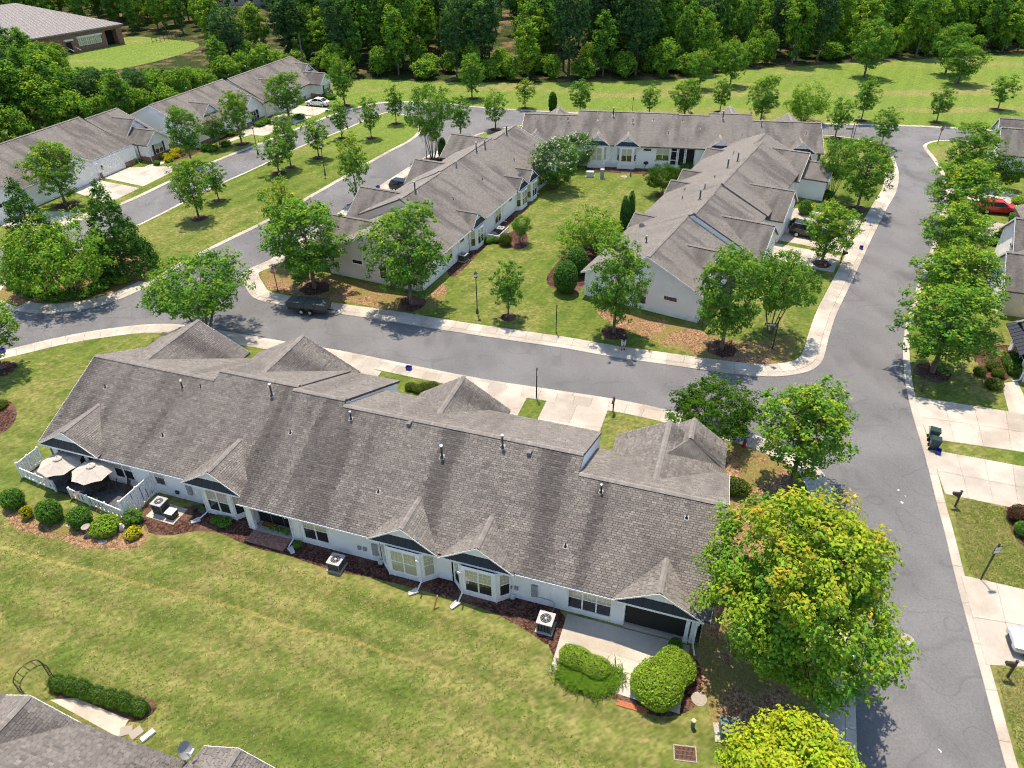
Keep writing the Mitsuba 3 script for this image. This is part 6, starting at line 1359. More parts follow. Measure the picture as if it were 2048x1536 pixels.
fe = lambda x, y: tuple(FE.w(np.array([x, y, 0.0]))[:2]); fb = lambda x, y: tuple(FB.w(np.array([x, y, 0.0]))[:2]); fc = lambda x, y: tuple(FC2.w(np.array([x, y, 0.0]))[:2])
car((-36.34,145.17), 164, 'white saloon car on a driveway of the far left row', 'mat_carwhite')
car(fb(25.0, 16.8), 65.5-90, 'dark blue car on the driveway of the middle row, half hidden by its roof', 'mat_carblack', kind='suv', Hh=1.65)
car(fc(-26.2, 17.6), -120+90, 'dark car on the driveway of the right row under the maple', 'mat_carblack', kind='suv', Hh=1.7)
car((62.42,89.44), -14, 'red car on a driveway at the right edge', 'mat_carred', kind='suv', Hh=1.65, L=4.6)
car((30.67,25.28), 166, 'silver car whose nose shows at the right edge', 'mat_carsilver')
# covered trailer
k = thing('covered_trailer', 'dark covered trailer parked at the kerb in tree shade', 'trailer'); f = Frame((-20.55,65.79), -13.5)
part(k, 'cover', MB().hexa([(-2.2, -.85, .75), (2.2, -.85, .75), (2.2, .85, .75), (-2.2, .85, .75), (-2.1, -.72, 1.22), (2.1, -.72, 1.25), (2.1, .72, 1.25), (-2.1, .72, 1.22)]), 'mat_tarp', f)
part(k, 'box', MB().box(-2.05, 2.05, -.75, .75, .40, .75), 'mat_black', f)
for x in (-.5, .45):
    for s in (-1, 1): wk = name(k+'__wheel'); put(wk, MB().tube([(x, s*.70, .3), (x, s*.90, .3)], .3, 14), 'mat_tyre', f, fixed=True); put(wk+'__rim', MB().tube([(x, s*.88, .3), (x, s*.91, .3)], .17, 10), 'mat_galv', f)
part(k, 'drawbar', MB().tube([(2.0, 0, .45), (3.1, 0, .42)], .05, 6), 'mat_black', f); part(k, 'jack', MB().tube([(2.9, 0, 0), (2.9, 0, .6)], .04, 6), 'mat_galv', f)
for x in (-1.2, -.2, .9): part(k, 'strap', MB().hexa([(x, -.86, .74), (x+.06, -.86, .74), (x+.06, .86, .74), (x, .86, .74), (x, -.725, 1.245), (x+.06, -.725, 1.245), (x+.06, .725, 1.255), (x, .725, 1.255)]), 'mat_black', f)
# person standing on the pavement, head bent to a phone held before the chest
def bones(chains, length=.03):
    import manifold3d as m3
    al = []
    def ball(p, r): return m3.Manifold.sphere(r, 12).translate([float(a) for a in p])
    for ch in chains:
        for (p, r), (q, s) in zip(ch[:-1], ch[1:]): al.append(m3.Manifold.batch_hull([ball(p, r), ball(q, s)]))
    M = m3.Manifold.batch_boolean(al, m3.OpType.Add).refine_to_length(length); me = M.to_mesh(); t = trimesh.Trimesh(me.vert_properties[:, :3], me.tri_verts, process=True); trimesh.smoothing.filter_taubin(t, iterations=8); return t
k = thing('person', 'person in a dark top and pale shorts standing on the pavement under a street tree', 'person'); f = Frame((10.39,57.83), 0)
ch = [[((0, 0, .95), .14), ((0, 0, 1.12), .125), ((0, 0, 1.36), .15), ((0, 0, 1.47), .06), ((0, -.015, 1.56), .055)], [((-.17, 0, 1.40), .065), ((.17, 0, 1.40), .065)]]
for s in (-1, 1):
    ch += [[((s*.09, 0, .92), .105), ((s*.11, -.02, .50), .062), ((s*.12, 0, .10), .042), ((s*.12, -.0, .06), .045), ((s*.13, -.17, .035), .032)], [((s*.19, 0, 1.40), .06), ((s*.25, .02, 1.12), .042), ((s*.09, -.24, 1.16), .032), ((s*.06, -.28, 1.18), .03)]]
    for i in range(4): b = np.array([s*.055+.016*(i-1.5)*1, -.285, 1.175+.0*i]); ch.append([(b, .010), (b+[0, -.045, .012-.004*abs(i-1.5)], .009), (b+[-s*.012, -.062, .042], .008)])
    ch.append([((s*.075, -.275, 1.19), .011), ((s*.045, -.31, 1.225), .009)])
t = bones(ch, .022); put(k, MB().mesh(t), 'mat_skin', f, smooth=True, fixed=True)
hd = trimesh.creation.icosphere(3); hv = hd.vertices*[.078, .098, .115]; hv[:, 1] -= .03*np.exp(-((hv[:, 0]/.02)**2+((hv[:, 2]+.01)/.03)**2))*(hd.vertices[:, 1] < 0); part(k, 'head', MB().add(hv+[0, -.035, 1.655], hd.faces), 'mat_skin', f, smooth=True)
h2 = hd.vertices*[.088, .108, .122]; ok = (hd.vertices[hd.faces].mean(1)[:, 2] > -.05) & ((hd.vertices[hd.faces].mean(1)[:, 1] > -.35) | (hd.vertices[hd.faces].mean(1)[:, 2] > .55)); part(k, 'hair', MB().add(h2+[0, -.03, 1.665], hd.faces[ok]), 'mat_navy', f, smooth=True)
for s in (-1, 1): part(k, 'eye', MB().rbox((s*.032, -.13, 1.665), (.012, .006, .006)), 'mat_dark', f); part(k, 'ear', MB().rbox((s*.08, -.03, 1.65), (.008, .018, .03)), 'mat_skin', f)
part(k, 'mouth', MB().rbox((0, -.132, 1.595), (.02, .006, .004)), 'mat_red', f)
t = bones([[((0, 0, .98), .165), ((0, 0, 1.14), .15), ((0, 0, 1.34), .172), ((0, 0, 1.44), .085)], [((-.17, 0, 1.39), .085), ((.17, 0, 1.39), .085)]]+[[((s*.18, 0, 1.39), .083), ((s*.235, .01, 1.2), .07)] for s in (-1, 1)]); part(k, 'shirt', MB().mesh(t), 'mat_navy', f, smooth=True)
t = bones([[((-.08, 0, .95), .15), ((.08, 0, .95), .15)]]+[[((s*.09, 0, .9), .14), ((s*.115, -.01, .55), .115)] for s in (-1, 1)]); part(k, 'shorts', MB().mesh(t), 'mat_cloth', f, smooth=True)
for s in (-1, 1): t = bones([[((s*.12, .04, .05), .055), ((s*.13, -.17, .04), .045)]]); part(k, 'shoe', MB().mesh(t), 'mat_black', f, smooth=True)
part(k, 'phone', MB().rbox((0, -.33, 1.21), (.036, .012, .075)), 'mat_black', f)
# hydrant
k = thing('fire_hydrant', 'red fire hydrant with a blue cap near the right front wing of the near row', 'hydrant'); f = Frame((17.94,43.68), 20)
part(k, 'barrel', MB().lathe((0, 0, 0), [(.17, 0), (.17, .05), (.11, .07), (.11, .55), (.15, .57), (.15, .61)], 12), 'mat_red', f, smooth=40); part(k, 'bonnet', MB().lathe((0, 0, .61), [(.13, 0), (.12, .08), (.05, .15), (.03, .2)], 12), 'mat_blue', f, smooth=40)
for s in (-1, 1): part(k, 'nozzle', MB().tube([(s*.09, 0, .42), (s*.19, 0, .42)], .055, 10), 'mat_red', f)
# utility cabinet, pipes, lids, grate
k = thing('utility_cabinet', 'green utility cabinet on a concrete pad beside the yellow maple', 'utility box'); f = Frame((11.06,20.69), -6)
part(k, 'pad', MB().box(-.75, .62, -.55, .5, 0, .08), 'mat_concrete', f)
part(k, 'case', MB().box(-.48, .48, -.42, .38, .08, .72), 'mat_green', f)
for a, b in ((-.52, -.006), (.006, .52)): part(k, 'lid', MB().hexa([(a, -.47, .72), (b, -.47, .72), (b, .42, .80), (a, .42, .80), (a, -.46, .76), (b, -.46, .76), (b, .41, .85), (a, .41, .85)]), 'mat_green', f)
part(k, 'latch', MB().rbox((0, -.43, .5), (.03, .02, .08)), 'mat_grey', f)
k = thing('pipe_stub', 'short green pipe with a pale cap standing in the dry grass', 'pipe'); f = Frame((9.26,21.06), 0); part(k, 'pipe', MB().tube([(0, 0, 0), (0, 0, .55)], .11, 12), 'mat_green', f, smooth=40); part(k, 'cap', MB().lathe((0, 0, .55), [(.125, 0), (.125, .06), (.09, .09)], 12), 'mat_blind', f, smooth=40)
k = thing('valve_cover', 'round pale lid set flush in the pine straw', 'lid'); f = Frame((9.94,22.64), 0); part(k, 'lid', MB().lathe((0, 0, 0), [(.36, 0), (.36, .03), (.33, .045)], 20), 'mat_stone', f, smooth=30); part(k, 'ring', MB().lathe((0, 0, 0), [(.42, 0), (.42, .02)], 20), 'mat_concrete', f)
k = thing('storm_grate', 'rusty storm drain grate set in the back lawn', 'drain'); f = Frame((8.59,19.66), -8)
part(k, 'pit', MB().box(-.52, .52, -.36, .36, .008, .012), 'mat_dark', f)
plain('mat_rust', (.16, .085, .055), .85)
for j in range(4): part(k, 'cross_bar', MB().box(-.50, .50, -.35+j*.22, -.31+j*.22, .01, .05), 'mat_rust', f)
for i in range(16): part(k, 'bar', MB().box(-.50+i*.064, -.475+i*.064, -.35, .35, .012, .045), 'mat_rust', f)
for a in ((-.58, -.52, -.42, .42), (.52, .58, -.42, .42), (-.52, .52, -.42, -.36), (-.52, .52, .36, .42)): part(k, 'frame', MB().box(a[0], a[1], a[2], a[3], .0, .035), 'mat_stone', f)
k = thing('manhole_cover', 'round patterned manhole cover in the right-hand road', 'manhole cover'); f = Frame((*(22.86,26.29), ROAD_Z), 15)
part(k, 'plate', MB().lathe((0, 0, 0), [(.33, .0), (.33, .012)], 24), 'mat_grey', f); part(k, 'rim', MB().lathe((0, 0, 0), [(.33, .0), (.33, .02), (.41, .02), (.41, 0)], 24), 'mat_stone', f)
for i in range(6):
    a = i*math.pi/3; part(k, 'rib', MB().rbox((.2*math.cos(a), .2*math.sin(a), .014), (.10, .03, .006), a), 'mat_stone', f)
part(k, 'boss', MB().lathe((0, 0, .01), [(.07, 0), (.07, .012)], 10), 'mat_stone', f)
for p, l, s in (((11.67,104.49), 'low pale utility box on the courtyard grass', (.55, .35, .35)), ((13.33,103.8), 'tall grey utility pedestal on the courtyard grass', (.28, .28, .62))):
    k = thing('utility_box', l, 'utility box'); f = Frame(p, -9); part(k, 'case', MB().rbox((0, 0, s[2]), s, 0, .94), 'mat_lightgrey' if s[0] > .4 else 'mat_grey', f); part(k, 'lid', MB().rbox((0, 0, 2*s[2]+.03), (s[0]*.98, s[1]*.98, .03)), 'mat_lightgrey', f); part(k, 'base', MB().rbox((0, 0, .03), (s[0]*1.15, s[1]*1.15, .03)), 'mat_concrete', f)
k = thing('pipe_stub', 'short green post on the courtyard grass before the rear row', 'pipe'); f = Frame((17.55,104.5), 0); part(k, 'pipe', MB().tube([(0, 0, 0), (0, 0, .9)], .10, 10), 'mat_green', f, smooth=40); part(k, 'cap', MB().lathe((0, 0, .9), [(.12, 0), (.12, .08), (.02, .1)], 10), 'mat_signgreen', f)
for p, l in (((16.58,104.32), 'flat round lid in the courtyard grass'),): k = thing('valve_cover', l, 'lid'); f = Frame(p, 0); part(k, 'lid', MB().lathe((0, 0, 0), [(.4, 0), (.4, .04), (.05, .05)], 16), 'mat_stone', f); part(k, 'ring', MB().lathe((0, 0, 0), [(.46, 0), (.46, .025)], 16), 'mat_concrete', f)
# cooling units
def cooling_unit(xy, deg, label, s=1.0, tall=.82, matl='mat_gutter'):
    k = thing('cooling_unit', label, 'air conditioner', 'cooling units behind the houses'); f = Frame(xy, deg); a = .40*s
    part(k, 'pad', MB().box(-a*1.25, a*1.25, -a*1.25, a*1.25, 0, .07), 'mat_concrete', f); part(k, 'core', MB().box(-a*.9, a*.9, -a*.9, a*.9, .07, tall-.08), 'mat_dark', f)
    mb = MB()
    for sgn in (-1, 1):
        for i in range(9): o = -a*.86+i*a*.215; mb.box(o-.012, o+.012, sgn*a-.01, sgn*a+.01, .1, tall-.08); mb.box(sgn*a-.01, sgn*a+.01, o-.012, o+.012, .1, tall-.08)
        for z in np.linspace(.12, tall-.12, 9): mb.box(-a*.9, a*.9, sgn*a*.955-.006, sgn*a*.955+.006, z-.006, z+.006); mb.box(sgn*a*.955-.006, sgn*a*.955+.006, -a*.9, a*.9, z-.006, z+.006)
    tag(part(k, 'louvre', mb, matl, f), kind='stuff')
    for x, y in ((-a, -a), (a, -a), (a, a), (-a, a)): part(k, 'corner_post', MB().rbox((x, y, tall/2), (.03, .03, tall/2-.04)), matl, f)
    R, n = a*.80, 20; ring_ = [(R*math.cos(i*2*math.pi/n), R*math.sin(i*2*math.pi/n)) for i in range(n)]; sq = Polygon([(-a*1.06, -a*1.06), (a*1.06, -a*1.06), (a*1.06, a*1.06), (-a*1.06, a*1.06)]).buffer(.04).difference(Polygon(ring_))
    t = trimesh.creation.extrude_polygon(sq, .07, engine='earcut'); part(k, 'top', MB().add(np.array(t.vertices)+[0, 0, tall-.08], t.faces), 'mat_actop', f)
    part(k, 'fan_well', MB().lathe((0, 0, tall-.14), [(R, 0), (R, .005)], n), 'mat_dark', f)
    for i in range(4):
        b = i*math.pi/2+.4; part(k, 'fan_blade', MB().hexa([(R*.15*math.cos(b), R*.15*math.sin(b), tall-.11), (R*.85*math.cos(b-.25), R*.85*math.sin(b-.25), tall-.12), (R*.85*math.cos(b+.35), R*.85*math.sin(b+.35), tall-.09), (R*.15*math.cos(b+.5), R*.15*math.sin(b+.5), tall-.10), (R*.15*math.cos(b), R*.15*math.sin(b), tall-.10), (R*.85*math.cos(b-.25), R*.85*math.sin(b-.25), tall-.11), (R*.85*math.cos(b+.35), R*.85*math.sin(b+.35), tall-.08), (R*.15*math.cos(b+.5), R*.15*math.sin(b+.5), tall-.09)]), 'mat_grey', f)
    mb = MB()
    for q in (.3, .55, .8): mb.tube([(R*q*math.cos(i*2*math.pi/16), R*q*math.sin(i*2*math.pi/16), tall-.01) for i in range(17)], .006, 4, caps=False)
    for i in range(6): b = i*math.pi/3; mb.tube([(0, 0, tall-.005), (R*math.cos(b), R*math.sin(b), tall-.01)], .006, 4)
    tag(part(k, 'guard', mb, 'mat_lightgrey', f), kind='stuff'); part(k, 'hub', MB().lathe((0, 0, tall-.02), [(.07, 0), (.06, .03)], 10), 'mat_lightgrey', f)
fa = lambda x, y: tuple(FA.w(np.array([x, y, 0.0]))[:2])
cooling_unit(fa(-13.75, -.55), -18.6, 'cooling unit on the paved pad beside the patio fence', .95, 1.05); cooling_unit(fa(.5, -1.25), -18.6, 'cooling unit in the mulch left of the all-blind bay', 1.0, .8, 'mat_gutter'); cooling_unit(fa(14.6, -1.55), -18.6, 'cooling unit at the left edge of the right patio', 1.05, .9)
cooling_unit((-5.41,77.15), 65, 'cooling unit at the near corner of the middle row courtyard side', 1.0, .85, 'mat_gutter'); cooling_unit(fb(17.2, -1.3), 65, 'cooling unit beyond the small courtyard patio', .95, .8)
def splash(x, y, a, label):
    k = thing('splash_block', label, 'splash block', 'splash blocks under the downspouts'); f = Frame((*fa(x, y), 0), a)
    t, L = .02, .62; part(k, 'tray', MB().hexa([(-.11, -L, .02), (.11, -L, .02), (.17, 0, .05), (-.17, 0, .05)][::1]+[(-.11, -L, .05), (.11, -L, .05), (.17, 0, .08), (-.17, 0, .08)]), 'mat_lightgrey', f)
    for s in (-1, 1): part(k, 'edge', MB().hexa([(s*.11-t, -L, .02), (s*.11+t, -L, .02), (s*.17+t, 0, .05), (s*.17-t, 0, .05), (s*.11-t, -L, .12), (s*.11+t, -L, .12), (s*.17+t, 0, .16), (s*.17-t, 0, .16)]), 'mat_lightgrey', f)
for x, y, a, l in ((-3.35, -.75, 35, 'splash block at the right side of the brick-stepped porch'), (6.25, -1.4, -62, 'splash block between the two middle bay windows'), (9.0, -1.45, -45, 'splash block left of the second middle bay'), (-10.7, -.4, -60, 'splash block under the left bay window')): splash(x, y, a, l)
k = thing('marker_stake', 'orange-brown stake leaning in the mulch between the middle bays', 'stake'); part(k, 'stake', MB().tube([(*fa(7.75, -2.4), 0), (*fa(7.85, -1.95), .75)], [.05, .045], 8), 'mat_terracotta'); part(k, 'tip', MB().tube([(*fa(7.85, -1.95), .75), (*fa(7.86, -1.9), .82)], [.045, .03], 8), 'mat_blind')
k = thing('storage_box', 'black square box with a pale lid beside the left cooling unit', 'box'); f = Frame(fa(-12.75, -.75), -18.6); part(k, 'body', MB().rbox((0, 0, .26), (.3, .3, .26)), 'mat_black', f); part(k, 'lid', MB().rbox((0, 0, .55), (.33, .33, .03)), 'mat_lightgrey', f)
# satellite dishes
def dish(p, deg, label, r=.38):
    k = thing('satellite_dish', label, 'satellite dish'); f = Frame(p, deg); mb = MB(); n, m_ = 20, 5; V = [(0, 0, 0)]; F = []
    for i in range(1, m_+1):
        q = i/m_
        for j in range(n): a = j*2*math.pi/n; V.append((r*.9*q*math.cos(a), -.16*q*q, r*1.1*q*math.sin(a)))
    for j in range(n): F.append([0, 1+j, 1+(j+1) % n])
    for i in range(m_-1):
        for j in range(n): a, b = 1+i*n+j, 1+i*n+(j+1) % n; F += [[a, a+n, b+n], [a, b+n, b]]
    V = np.array(V); c, s = math.cos(.45), math.sin(.45); V = np.c_[V[:, 0], V[:, 1]*c+V[:, 2]*s, -V[:, 1]*s+V[:, 2]*c]+[0, 0, .55]
    part(k, 'reflector', mb.add(V, F), 'mat_grey', f, smooth=True); part(k, 'mast', MB().tube([(0, .25, 0), (0, .12, .35), (0, .02, .55)], .03, 6), 'mat_lightgrey', f)
    part(k, 'arm', MB().tube([(0, -.02, .30), (0, -.5, .62)], .022, 6), 'mat_lightgrey', f); part(k, 'receiver', MB().rbox((0, -.52, .66), (.14, .05, .06)), 'mat_lightgrey', f)
dish((*(-15.54,18.27), 2.85), 75, 'grey satellite dish on the roof at the lower left', .42); dish((*(1.48,94.05), 3.4), 200, 'satellite dish on a small gable of the middle row', .4); dish((*(14.79,77.54), 3.1), 150, 'pale satellite dish on a small gable of the right row', .45)

# ---- the fenced patio at the left end of the near row
PT = [(-26.2, 1.2), (-26.2, -.75), (-15.55, -2.05), (-15.4, .95)]
struct('patio', flat_poly(Polygon([tuple(FA.w(np.array([x, y, 0.0]))[:2]) for x, y in ((-26.1, 1.0), (-26.1, -.7), (-15.6, -2.0), (-15.5, .95))]), .02), 'mat_dark', 'dark joints of the paved patio')
PP = Polygon([(-26.05, .95), (-26.05, -.68), (-15.65, -1.95), (-15.55, .9)])
for i in range(36):
    for j in range(10):
        x0, y0 = -26.1+i*.30+(.15 if j % 2 else 0), -2.0+j*.30
        g = sbox(x0, y0, x0+.285, y0+.285).intersection(PP)
        if g.geom_type == 'Polygon' and g.area > .03:
            c = [tuple(q) for q in np.asarray(shapely.geometry.polygon.orient(g).exterior.coords)[:-1]]; put('patio__paver', MB().slab(c, .0, .034+.006*rng.random()), 'mat_paver', FA)
FK = thing('picket_fence', 'white board fence round the patio with two umbrellas', 'fence')
def fence_run(a, b, h, n_posts=2, solid=True):
    W = Wall(a, b); n = int(W.L/.20)
    for i in range(n):
        u = (i+.5)*W.L/n; mb = MB(); oo = .022 if i % 2 else -.022; W.block(mb, u-.075, u+.075, .08, h-.1, oo-.012, oo+.012); part(FK, 'board', mb, 'mat_white', FA)
    for z in (.12, h-.08):
        mb = MB(); W.block(mb, 0, W.L, z, z+.11, -.035, .035); part(FK, 'rail', mb, 'mat_white', FA)
    for u in np.linspace(0, W.L, n_posts):
        p = W.at(u, 0, 0); part(FK, 'post', MB().rbox((p[0], p[1], (h+.06)/2), (.065, .065, (h+.06)/2)), 'mat_white', FA); part(FK, 'post_cap', MB().lathe((p[0], p[1], h+.06), [(.11, 0), (.11, .03), (.02, .1)], 4), 'mat_white', FA)
fence_run((-26.2, 1.1), (-26.2, -.75), 1.35, 3); fence_run((-15.55, -2.05), (-15.42, .95), 1.8, 3); fence_run((-26.2, -.75), (-22.6, -1.2), .95, 3); fence_run((-20.9, -1.4), (-15.55, -2.05), .95, 4)
def umbrella(x, y, label, r=1.5, h=2.35):
    k = thing('patio_umbrella', label, 'umbrella'); f = Frame((*fa(x, y), 0), rng.uniform(0, 40)); n = 8
    for i in range(n):
        a, b = i*2*math.pi/n, (i+1)*2*math.pi/n; m = (a+b)/2; A_, B_ = np.array([r*math.cos(a), r*math.sin(a), h-.52]), np.array([r*math.cos(b), r*math.sin(b), h-.52]); Mi = np.array([r*.90*math.cos(m), r*.90*math.sin(m), h-.50]); t = np.array([.16*math.cos(m), .16*math.sin(m), h])
        q1, q2 = A_*.5+np.array([0, 0, h])*.5+[0, 0, .04], B_*.5+np.array([0, 0, h])*.5+[0, 0, .04]; qm = (q1+q2)/2-[0, 0, .035]
        ta, tb = np.array([.17*math.cos(a), .17*math.sin(a), h-.02]), np.array([.17*math.cos(b), .17*math.sin(b), h-.02])
        mb = MB().add([ta, tb, q1, qm, q2, A_, Mi, B_], [[0, 2, 3], [0, 3, 1], [1, 3, 4], [2, 5, 3], [5, 6, 3], [3, 6, 7], [3, 7, 4]]); part(k, 'panel', mb, 'mat_umbrella', f)
        part(k, 'rib', MB().tube([ta-[0, 0, .03], q1-[0, 0, .03], A_-[0, 0, .03]], .012, 4), 'mat_bronze', f)
    part(k, 'vent_cap', MB().lathe((0, 0, h+.0), [(.34, 0.0), (.30, .03), (.05, .12), (.02, .2)], 8), 'mat_umbrella', f); part(k, 'pole', MB().tube([(0, 0, 0), (0, 0, h)], .025, 8), 'mat_bronze', f); part(k, 'base', MB().lathe((0, 0, 0), [(.3, 0.03), (.3, .1), (.06, .18)], 14), 'mat_bronze', f)
def table(x, y, label, r=.62):
    k = thing('patio_table', label, 'table'); f = Frame((*fa(x, y), .03), 20); part(k, 'top', MB().lathe((0, 0, .68), [(r, 0), (r, .03)], 18), 'mat_carglass', f); part(k, 'rim', MB().lathe((0, 0, .66), [(r+.02, 0), (r+.02, .06)], 18), 'mat_bronze', f)
    for i in range(4): a = i*math.pi/2+.7; part(k, 'leg', MB().tube([(r*.55*math.cos(a), r*.55*math.sin(a), .66), (r*.8*math.cos(a), r*.8*math.sin(a), 0)], .02, 6), 'mat_bronze', f)
def chair(x, y, deg, label):
    k = thing('patio_chair', label, 'chair', 'dark patio chairs'); f = Frame((*fa(x, y), .03), deg)
    part(k, 'seat', MB().rbox((0, 0, .43), (.25, .24, .02)), 'mat_bronze', f); part(k, 'backrest', MB().hexa([(-.25, .20, .46), (.25, .20, .46), (.25, .24, .46), (-.25, .24, .46), (-.23, .36, 1.0), (.23, .36, 1.0), (.23, .40, 1.0), (-.23, .40, 1.0)]), 'mat_bronze', f)
    for s in (-1, 1):
        part(k, 'armrest', MB().tube([(s*.27, .25, .68), (s*.27, -.2, .66), (s*.26, -.22, .43)], .018, 5), 'mat_bronze', f)
        for y_ in (-.2, .2): part(k, 'leg', MB().tube([(s*.23, y_, .43), (s*.27, y_*1.25, 0)], .018, 5), 'mat_bronze', f)
umbrella(-22.5, -.15, 'beige patio umbrella at the left, the farther from the low fence gap'); umbrella(-19.6, -.05, 'beige patio umbrella at the right, with the pale vent cap'); table(-22.5, -.15, 'round patio table under the left umbrella'); table(-19.6, -.05, 'round patio table under the right umbrella')
for x, y, d, l in ((-23.5, -.3, 100, 'dark chair left of the left umbrella table'), (-21.5, .1, -90, 'dark chair between the two umbrella tables'), (-22.4, .8, 0, 'dark chair behind the left umbrella table'), (-19.6, -1.05, 175, 'dark chair before the right umbrella table'), (-18.5, .1, -80, 'dark chair right of the right umbrella table'), (-17.5, .3, -40, 'dark chair by the house wall of the patio')): chair(x, y, d, l)
def pot(x, y, label, r=.2, h=.3, m='mat_terracotta', z=.03, plant_=True, fr=FA):
    k = thing('plant_pot', label, 'plant pot'); p = tuple(fr.w(np.array([x, y, 0.0]))[:2]); f = Frame((*p, z), 0); part(k, 'pot', MB().lathe((0, 0, 0), [(r*.65, 0), (r, h), (r*.9, h), (r*.85, h*.85)], 12), m, f, smooth=40)
    if plant_:
        r_ = np.random.default_rng(abs(int(x*100))); n = 60; C = r_.normal(0, .11, (n, 3))*[1, 1, .8]+[0, 0, h+.12]; N = sphere_dirs(n, r_); V, F, Cc = leaf_faces(C, N, .12, jitter(GR[r_.integers(4)], n, r_), r=r_); kk = f'{k}__foliage'; scene[kk] = mikit.ply((f.w(V), F), 'mat_leaf', color=Cc)
pot(-20.6, -1.15, 'wide orange bowl pot by the gap in the low fence', .36, .22, 'mat_orange', plant_=False); pot(-18.9, -1.35, 'pale planter with a dark plant on the patio', .26, .34, 'mat_lightgrey')
for i, (x, l) in enumerate(((-5.3, 'left flower pot on the brick-stepped porch'), (-4.9, 'second flower pot on the brick-stepped porch'), (-4.5, 'third flower pot on the brick-stepped porch'), (-4.1, 'right flower pot on the brick-stepped porch'))): pot(x, .12, l, .16, .26, 'mat_green' if i == 3 else 'mat_stone', .14)
pot(-10.9, .2, 'dark pot against the wall beside the left bay', .2, .35, 'mat_gutter', 0); pot(-11.7, .3, 'empty dark pot beside the hose against the back wall', .22, .22, 'mat_bronze', 0, False)
k = thing('porch_rug', 'rust-red mat on the floor of the brick-stepped porch', 'mat'); part(k, 'mat', MB().box(-6.2, -5.2, .4, 1.1, .141, .155), 'mat_terracotta', FA); part(k, 'border', MB().box(-6.26, -5.14, .34, 1.16, .141, .149), 'mat_bronze', FA)
k = thing('bird_bath', 'stone bird bath in the straw bed before the patio', 'bird bath'); f = Frame((-28.97,35.27), 0); part(k, 'pedestal', MB().lathe((0, 0, 0), [(.2, 0), (.1, .12), (.08, .5), (.14, .58)], 12), 'mat_stone', f, smooth=40); part(k, 'bowl', MB().lathe((0, 0, .58), [(.12, 0), (.3, .1), (.3, .13), (.24, .10), (.05, .05)], 14), 'mat_stone', f, smooth=40)
k = thing('garden_ornament', 'small white ornament at the foot of the patio fence corner', 'ornament'); f = Frame((-26.8,35.6), 10); part(k, 'plinth', MB().rbox((0, 0, .14), (.16, .13, .14)), 'mat_lightgrey', f); part(k, 'figure', MB().lathe((0, 0, .28), [(.10, 0), (.13, .1), (.07, .22), (.09, .3), (.02, .38)], 10), 'mat_white', f, smooth=40)
for i, (p, l) in enumerate((((-27.7,34.48), 'flat stepping stone by the bird bath'), ((-30.69,36.13), 'flat stepping stone between the ball bushes'))): k = thing('stepping_stone', l, 'stone'); part(k, 'stone', MB().slab([(.3*math.cos(a)*(1+.15*math.sin(3*a)), .22*math.sin(a)) for a in np.linspace(0, 2*math.pi, 9)[:-1]], 0, .05), 'mat_stone', Frame(p, 30*i))
k = thing('garden_hose', 'coiled dark hose on a reel on the back wall beside the left cooling unit', 'hose'); mb = MB()
for i in range(3): mb.tube([WL.at(10.9+(.17-.03*i)*math.cos(a), .62+(.17-.03*i)*math.sin(a), .1+.03*i) for a in np.linspace(0, 2*math.pi, 13)], .018, 5, caps=False)
part(k, 'coil', mb, 'mat_black', FA); mb = MB(); WL.block(mb, 10.8, 11.0, .5, .74, 0, .1); part(k, 'reel', mb, 'mat_gutter', FA)
# brick edging before the patio at the right end and the clay showing there
for i in range(8):
    for j in range(3):
        c = fa(19.65+i*.21+(.1 if j % 2 else 0), -4.85-j*.115); put('brick_path__brick', MB().rbox((*c, .025), (.098, .05, .03), math.radians(-18.6)), 'mat_terracotta')
tag('brick_path', 'short strip of red bricks between hedge and clipped bush', kind='structure')
# white patio, arch and step stones at the lower left
driveway([(-25.42,23.01),(-24.05,23.12),(-20.6,21.81),(-20.77,20.85)], 2, 1, 'white concrete patio below the long hedge at the lower left', base='patio')
k = thing('garden_arch', 'thin black metal arch at the end of the hedge at the lower left', 'arch'); f = Frame((-26.19,23.56), 60)
for y in (-.3, .3):
    part(k, 'hoop', MB().tube([(-.75, y, 0), (-.75, y, 1.5)]+[(-.75*math.cos(a), y, 1.5+.6*math.sin(a)) for a in np.linspace(.2, math.pi-.2, 8)]+[(.75, y, 1.5), (.75, y, 0)], .025, 6), 'mat_black', f)
for a in np.linspace(0, math.pi, 7): part(k, 'rung', MB().tube([(-.75*math.cos(a), -.3, 1.5+.6*math.sin(a)), (-.75*math.cos(a), .3, 1.5+.6*math.sin(a))], .018, 5), 'mat_black', f)
for s in (-1, 1):
    for z in (.3, .6, .9, 1.2): part(k, 'rung', MB().tube([(s*.75, -.3, z), (s*.75, .3, z)], .018, 5), 'mat_black', f)
for i, p in enumerate(((-20.5,21.2), (-19.93,21.08))): k = thing('stepping_stone', ('left', 'right')[i]+' of two pale paving stones at the roof edge, lower left', 'stone'); part(k, 'stone', MB().slab([(-.32, -.25), (.3, -.28), (.34, .22), (-.28, .28)], 0, .05), 'mat_stone', Frame(p, 20+30*i))
k = thing('splash_block', 'white splash block at the roof edge, lower left', 'splash block'); part(k, 'tray', MB().rbox((0, 0, .05), (.16, .36, .04)), 'mat_white', Frame((-19.23,20.91), -40)); part(k, 'edge', MB().rbox((.15, 0, .1), (.02, .36, .06)), 'mat_white', Frame((-19.23,20.91), -40))
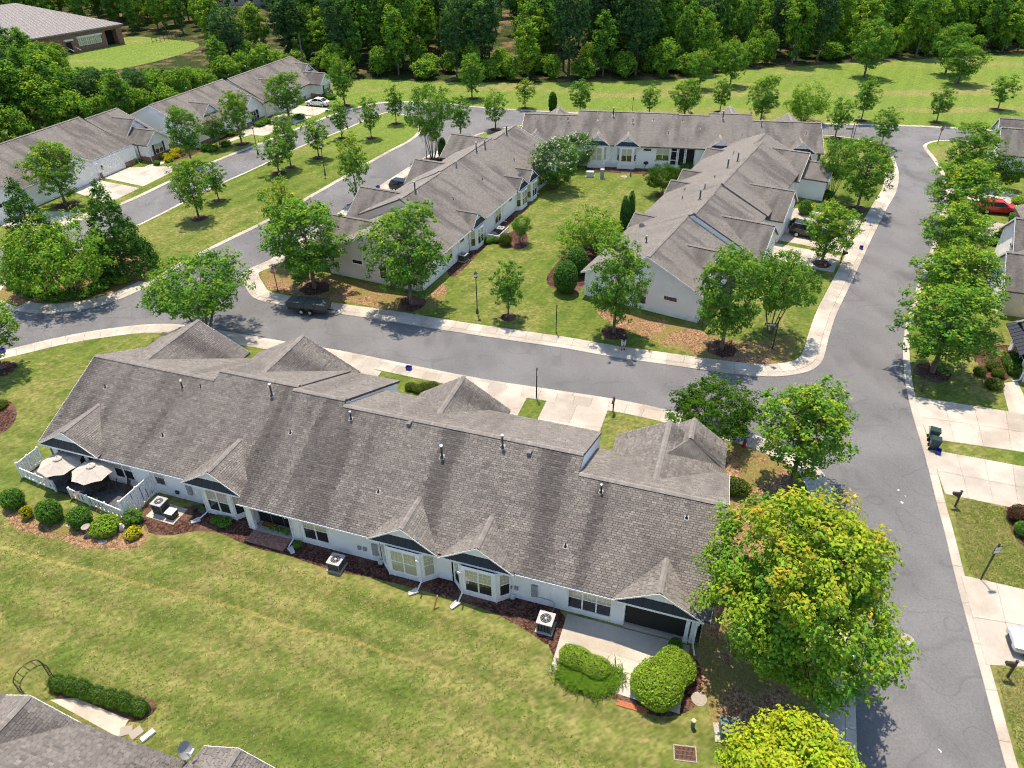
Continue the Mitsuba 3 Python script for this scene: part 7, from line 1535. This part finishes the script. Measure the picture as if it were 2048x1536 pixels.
# white railing of the small courtyard patio
k = thing('picket_fence', 'low white railing of the small courtyard patio of the middle row', 'fence'); W = Wall((14.9, -.9), (17.2, -2.6))
driveway(fq(FB, (14.9, 0), (14.9, -1.8), (17.4, -1.8), (17.4, 0)), 1, 1, 'small pale courtyard patio of the middle row', base='patio')
for a, b in (((14.6, -.1), (14.6, -2.2)), ((14.6, -2.2), (17.6, -2.2))):
    W = Wall(a, b)
    for i in range(int(W.L/.2)+1): mb = MB(); W.block(mb, i*.2, i*.2+.05, .1, .85, -.02, .02); part(k, 'picket', mb, 'mat_white', FB)
    for z in (.1, .85): mb = MB(); W.block(mb, 0, W.L, z, z+.07, -.03, .03); part(k, 'rail', mb, 'mat_white', FB)
k = thing('barbecue', 'black barbecue before the rear row wall', 'barbecue'); f = Frame((20.25,107.87), 0); part(k, 'bowl', MB().lathe((0, 0, .55), [(.15, 0), (.4, .15), (.42, .3), (.3, .48), (.05, .55)], 12), 'mat_black', f, smooth=40)
for i in range(3): a = i*2.1; part(k, 'leg', MB().tube([(.2*math.cos(a), .2*math.sin(a), .6), (.4*math.cos(a), .4*math.sin(a), 0)], .03, 6), 'mat_black', f)
# flag by the left garage
k = thing('flag', 'small striped flag hanging beside the white garage door', 'flag'); W = Wall((5.1, .1), (4.2, .1)); part(k, 'pole', MB().tube([W.at(.45, 1.7, 0), W.at(.45, 2.3, .7)], .02, 6), 'mat_white', FE)
for i in range(7): mb = MB(); W.block(mb, .45-.01, .45+.01, 1.32+i*.085, 1.405+i*.085, .18+.02*i, .62); part(k, 'stripe', mb, 'mat_red' if i % 2 == 0 else 'mat_white', FE)
mb = MB(); W.block(mb, .43, .47, 1.62, 1.93, .36, .63); part(k, 'canton', mb, 'mat_navy', FE)
# hvac-side wall lamps, entrance rails of the brick building
for s in (0, 1): part(SC, 'handrail', MB().tube([(LS-(LS-13.6-1.8*s), .3, 1.6), (13.6+1.8*s, 3.2, .9)], .06, 6), 'mat_lightgrey', FS)
k = thing('chain_fence', 'dark railing on the grass before the brick building', 'fence')
for i in range(9): part(k, 'post', MB().tube([(-4-i*1.2, 6, 0), (-4-i*1.2, 6, 1.3)], .05, 5), 'mat_black', FS)
for z in (.4, 1.25): part(k, 'rail', MB().tube([(-4, 6, z), (-13.6, 6, z)], .04, 5), 'mat_black', FS)
struct('school_lawn', flat_poly(school_lawn, .012), 'mat_lawn', 'bright grass before the brick building')
# tiny road marks
plain('mat_mark', (.62, .62, .62), .8)
for i, (p, s) in enumerate((((27.82,38.77), .08), ((27.51,37.5), .10), ((28.05,38.14), .05), ((21.63,19.7), .09))):
    k = name('paint_mark'); tag(k, 'small white paint mark on the right-hand road', kind='structure'); put(k, MB().slab([(s*math.cos(a)*(.6+.5*math.sin(2.3*a+i)), s*1.6*math.sin(a)*(.7+.3*math.cos(3*a))) for a in np.linspace(0, 2*math.pi, 11)[:-1]], ROAD_Z, ROAD_Z+.005), 'mat_mark', Frame(p, 0), fixed=True)
labels = {k: v for k, v in labels.items()}
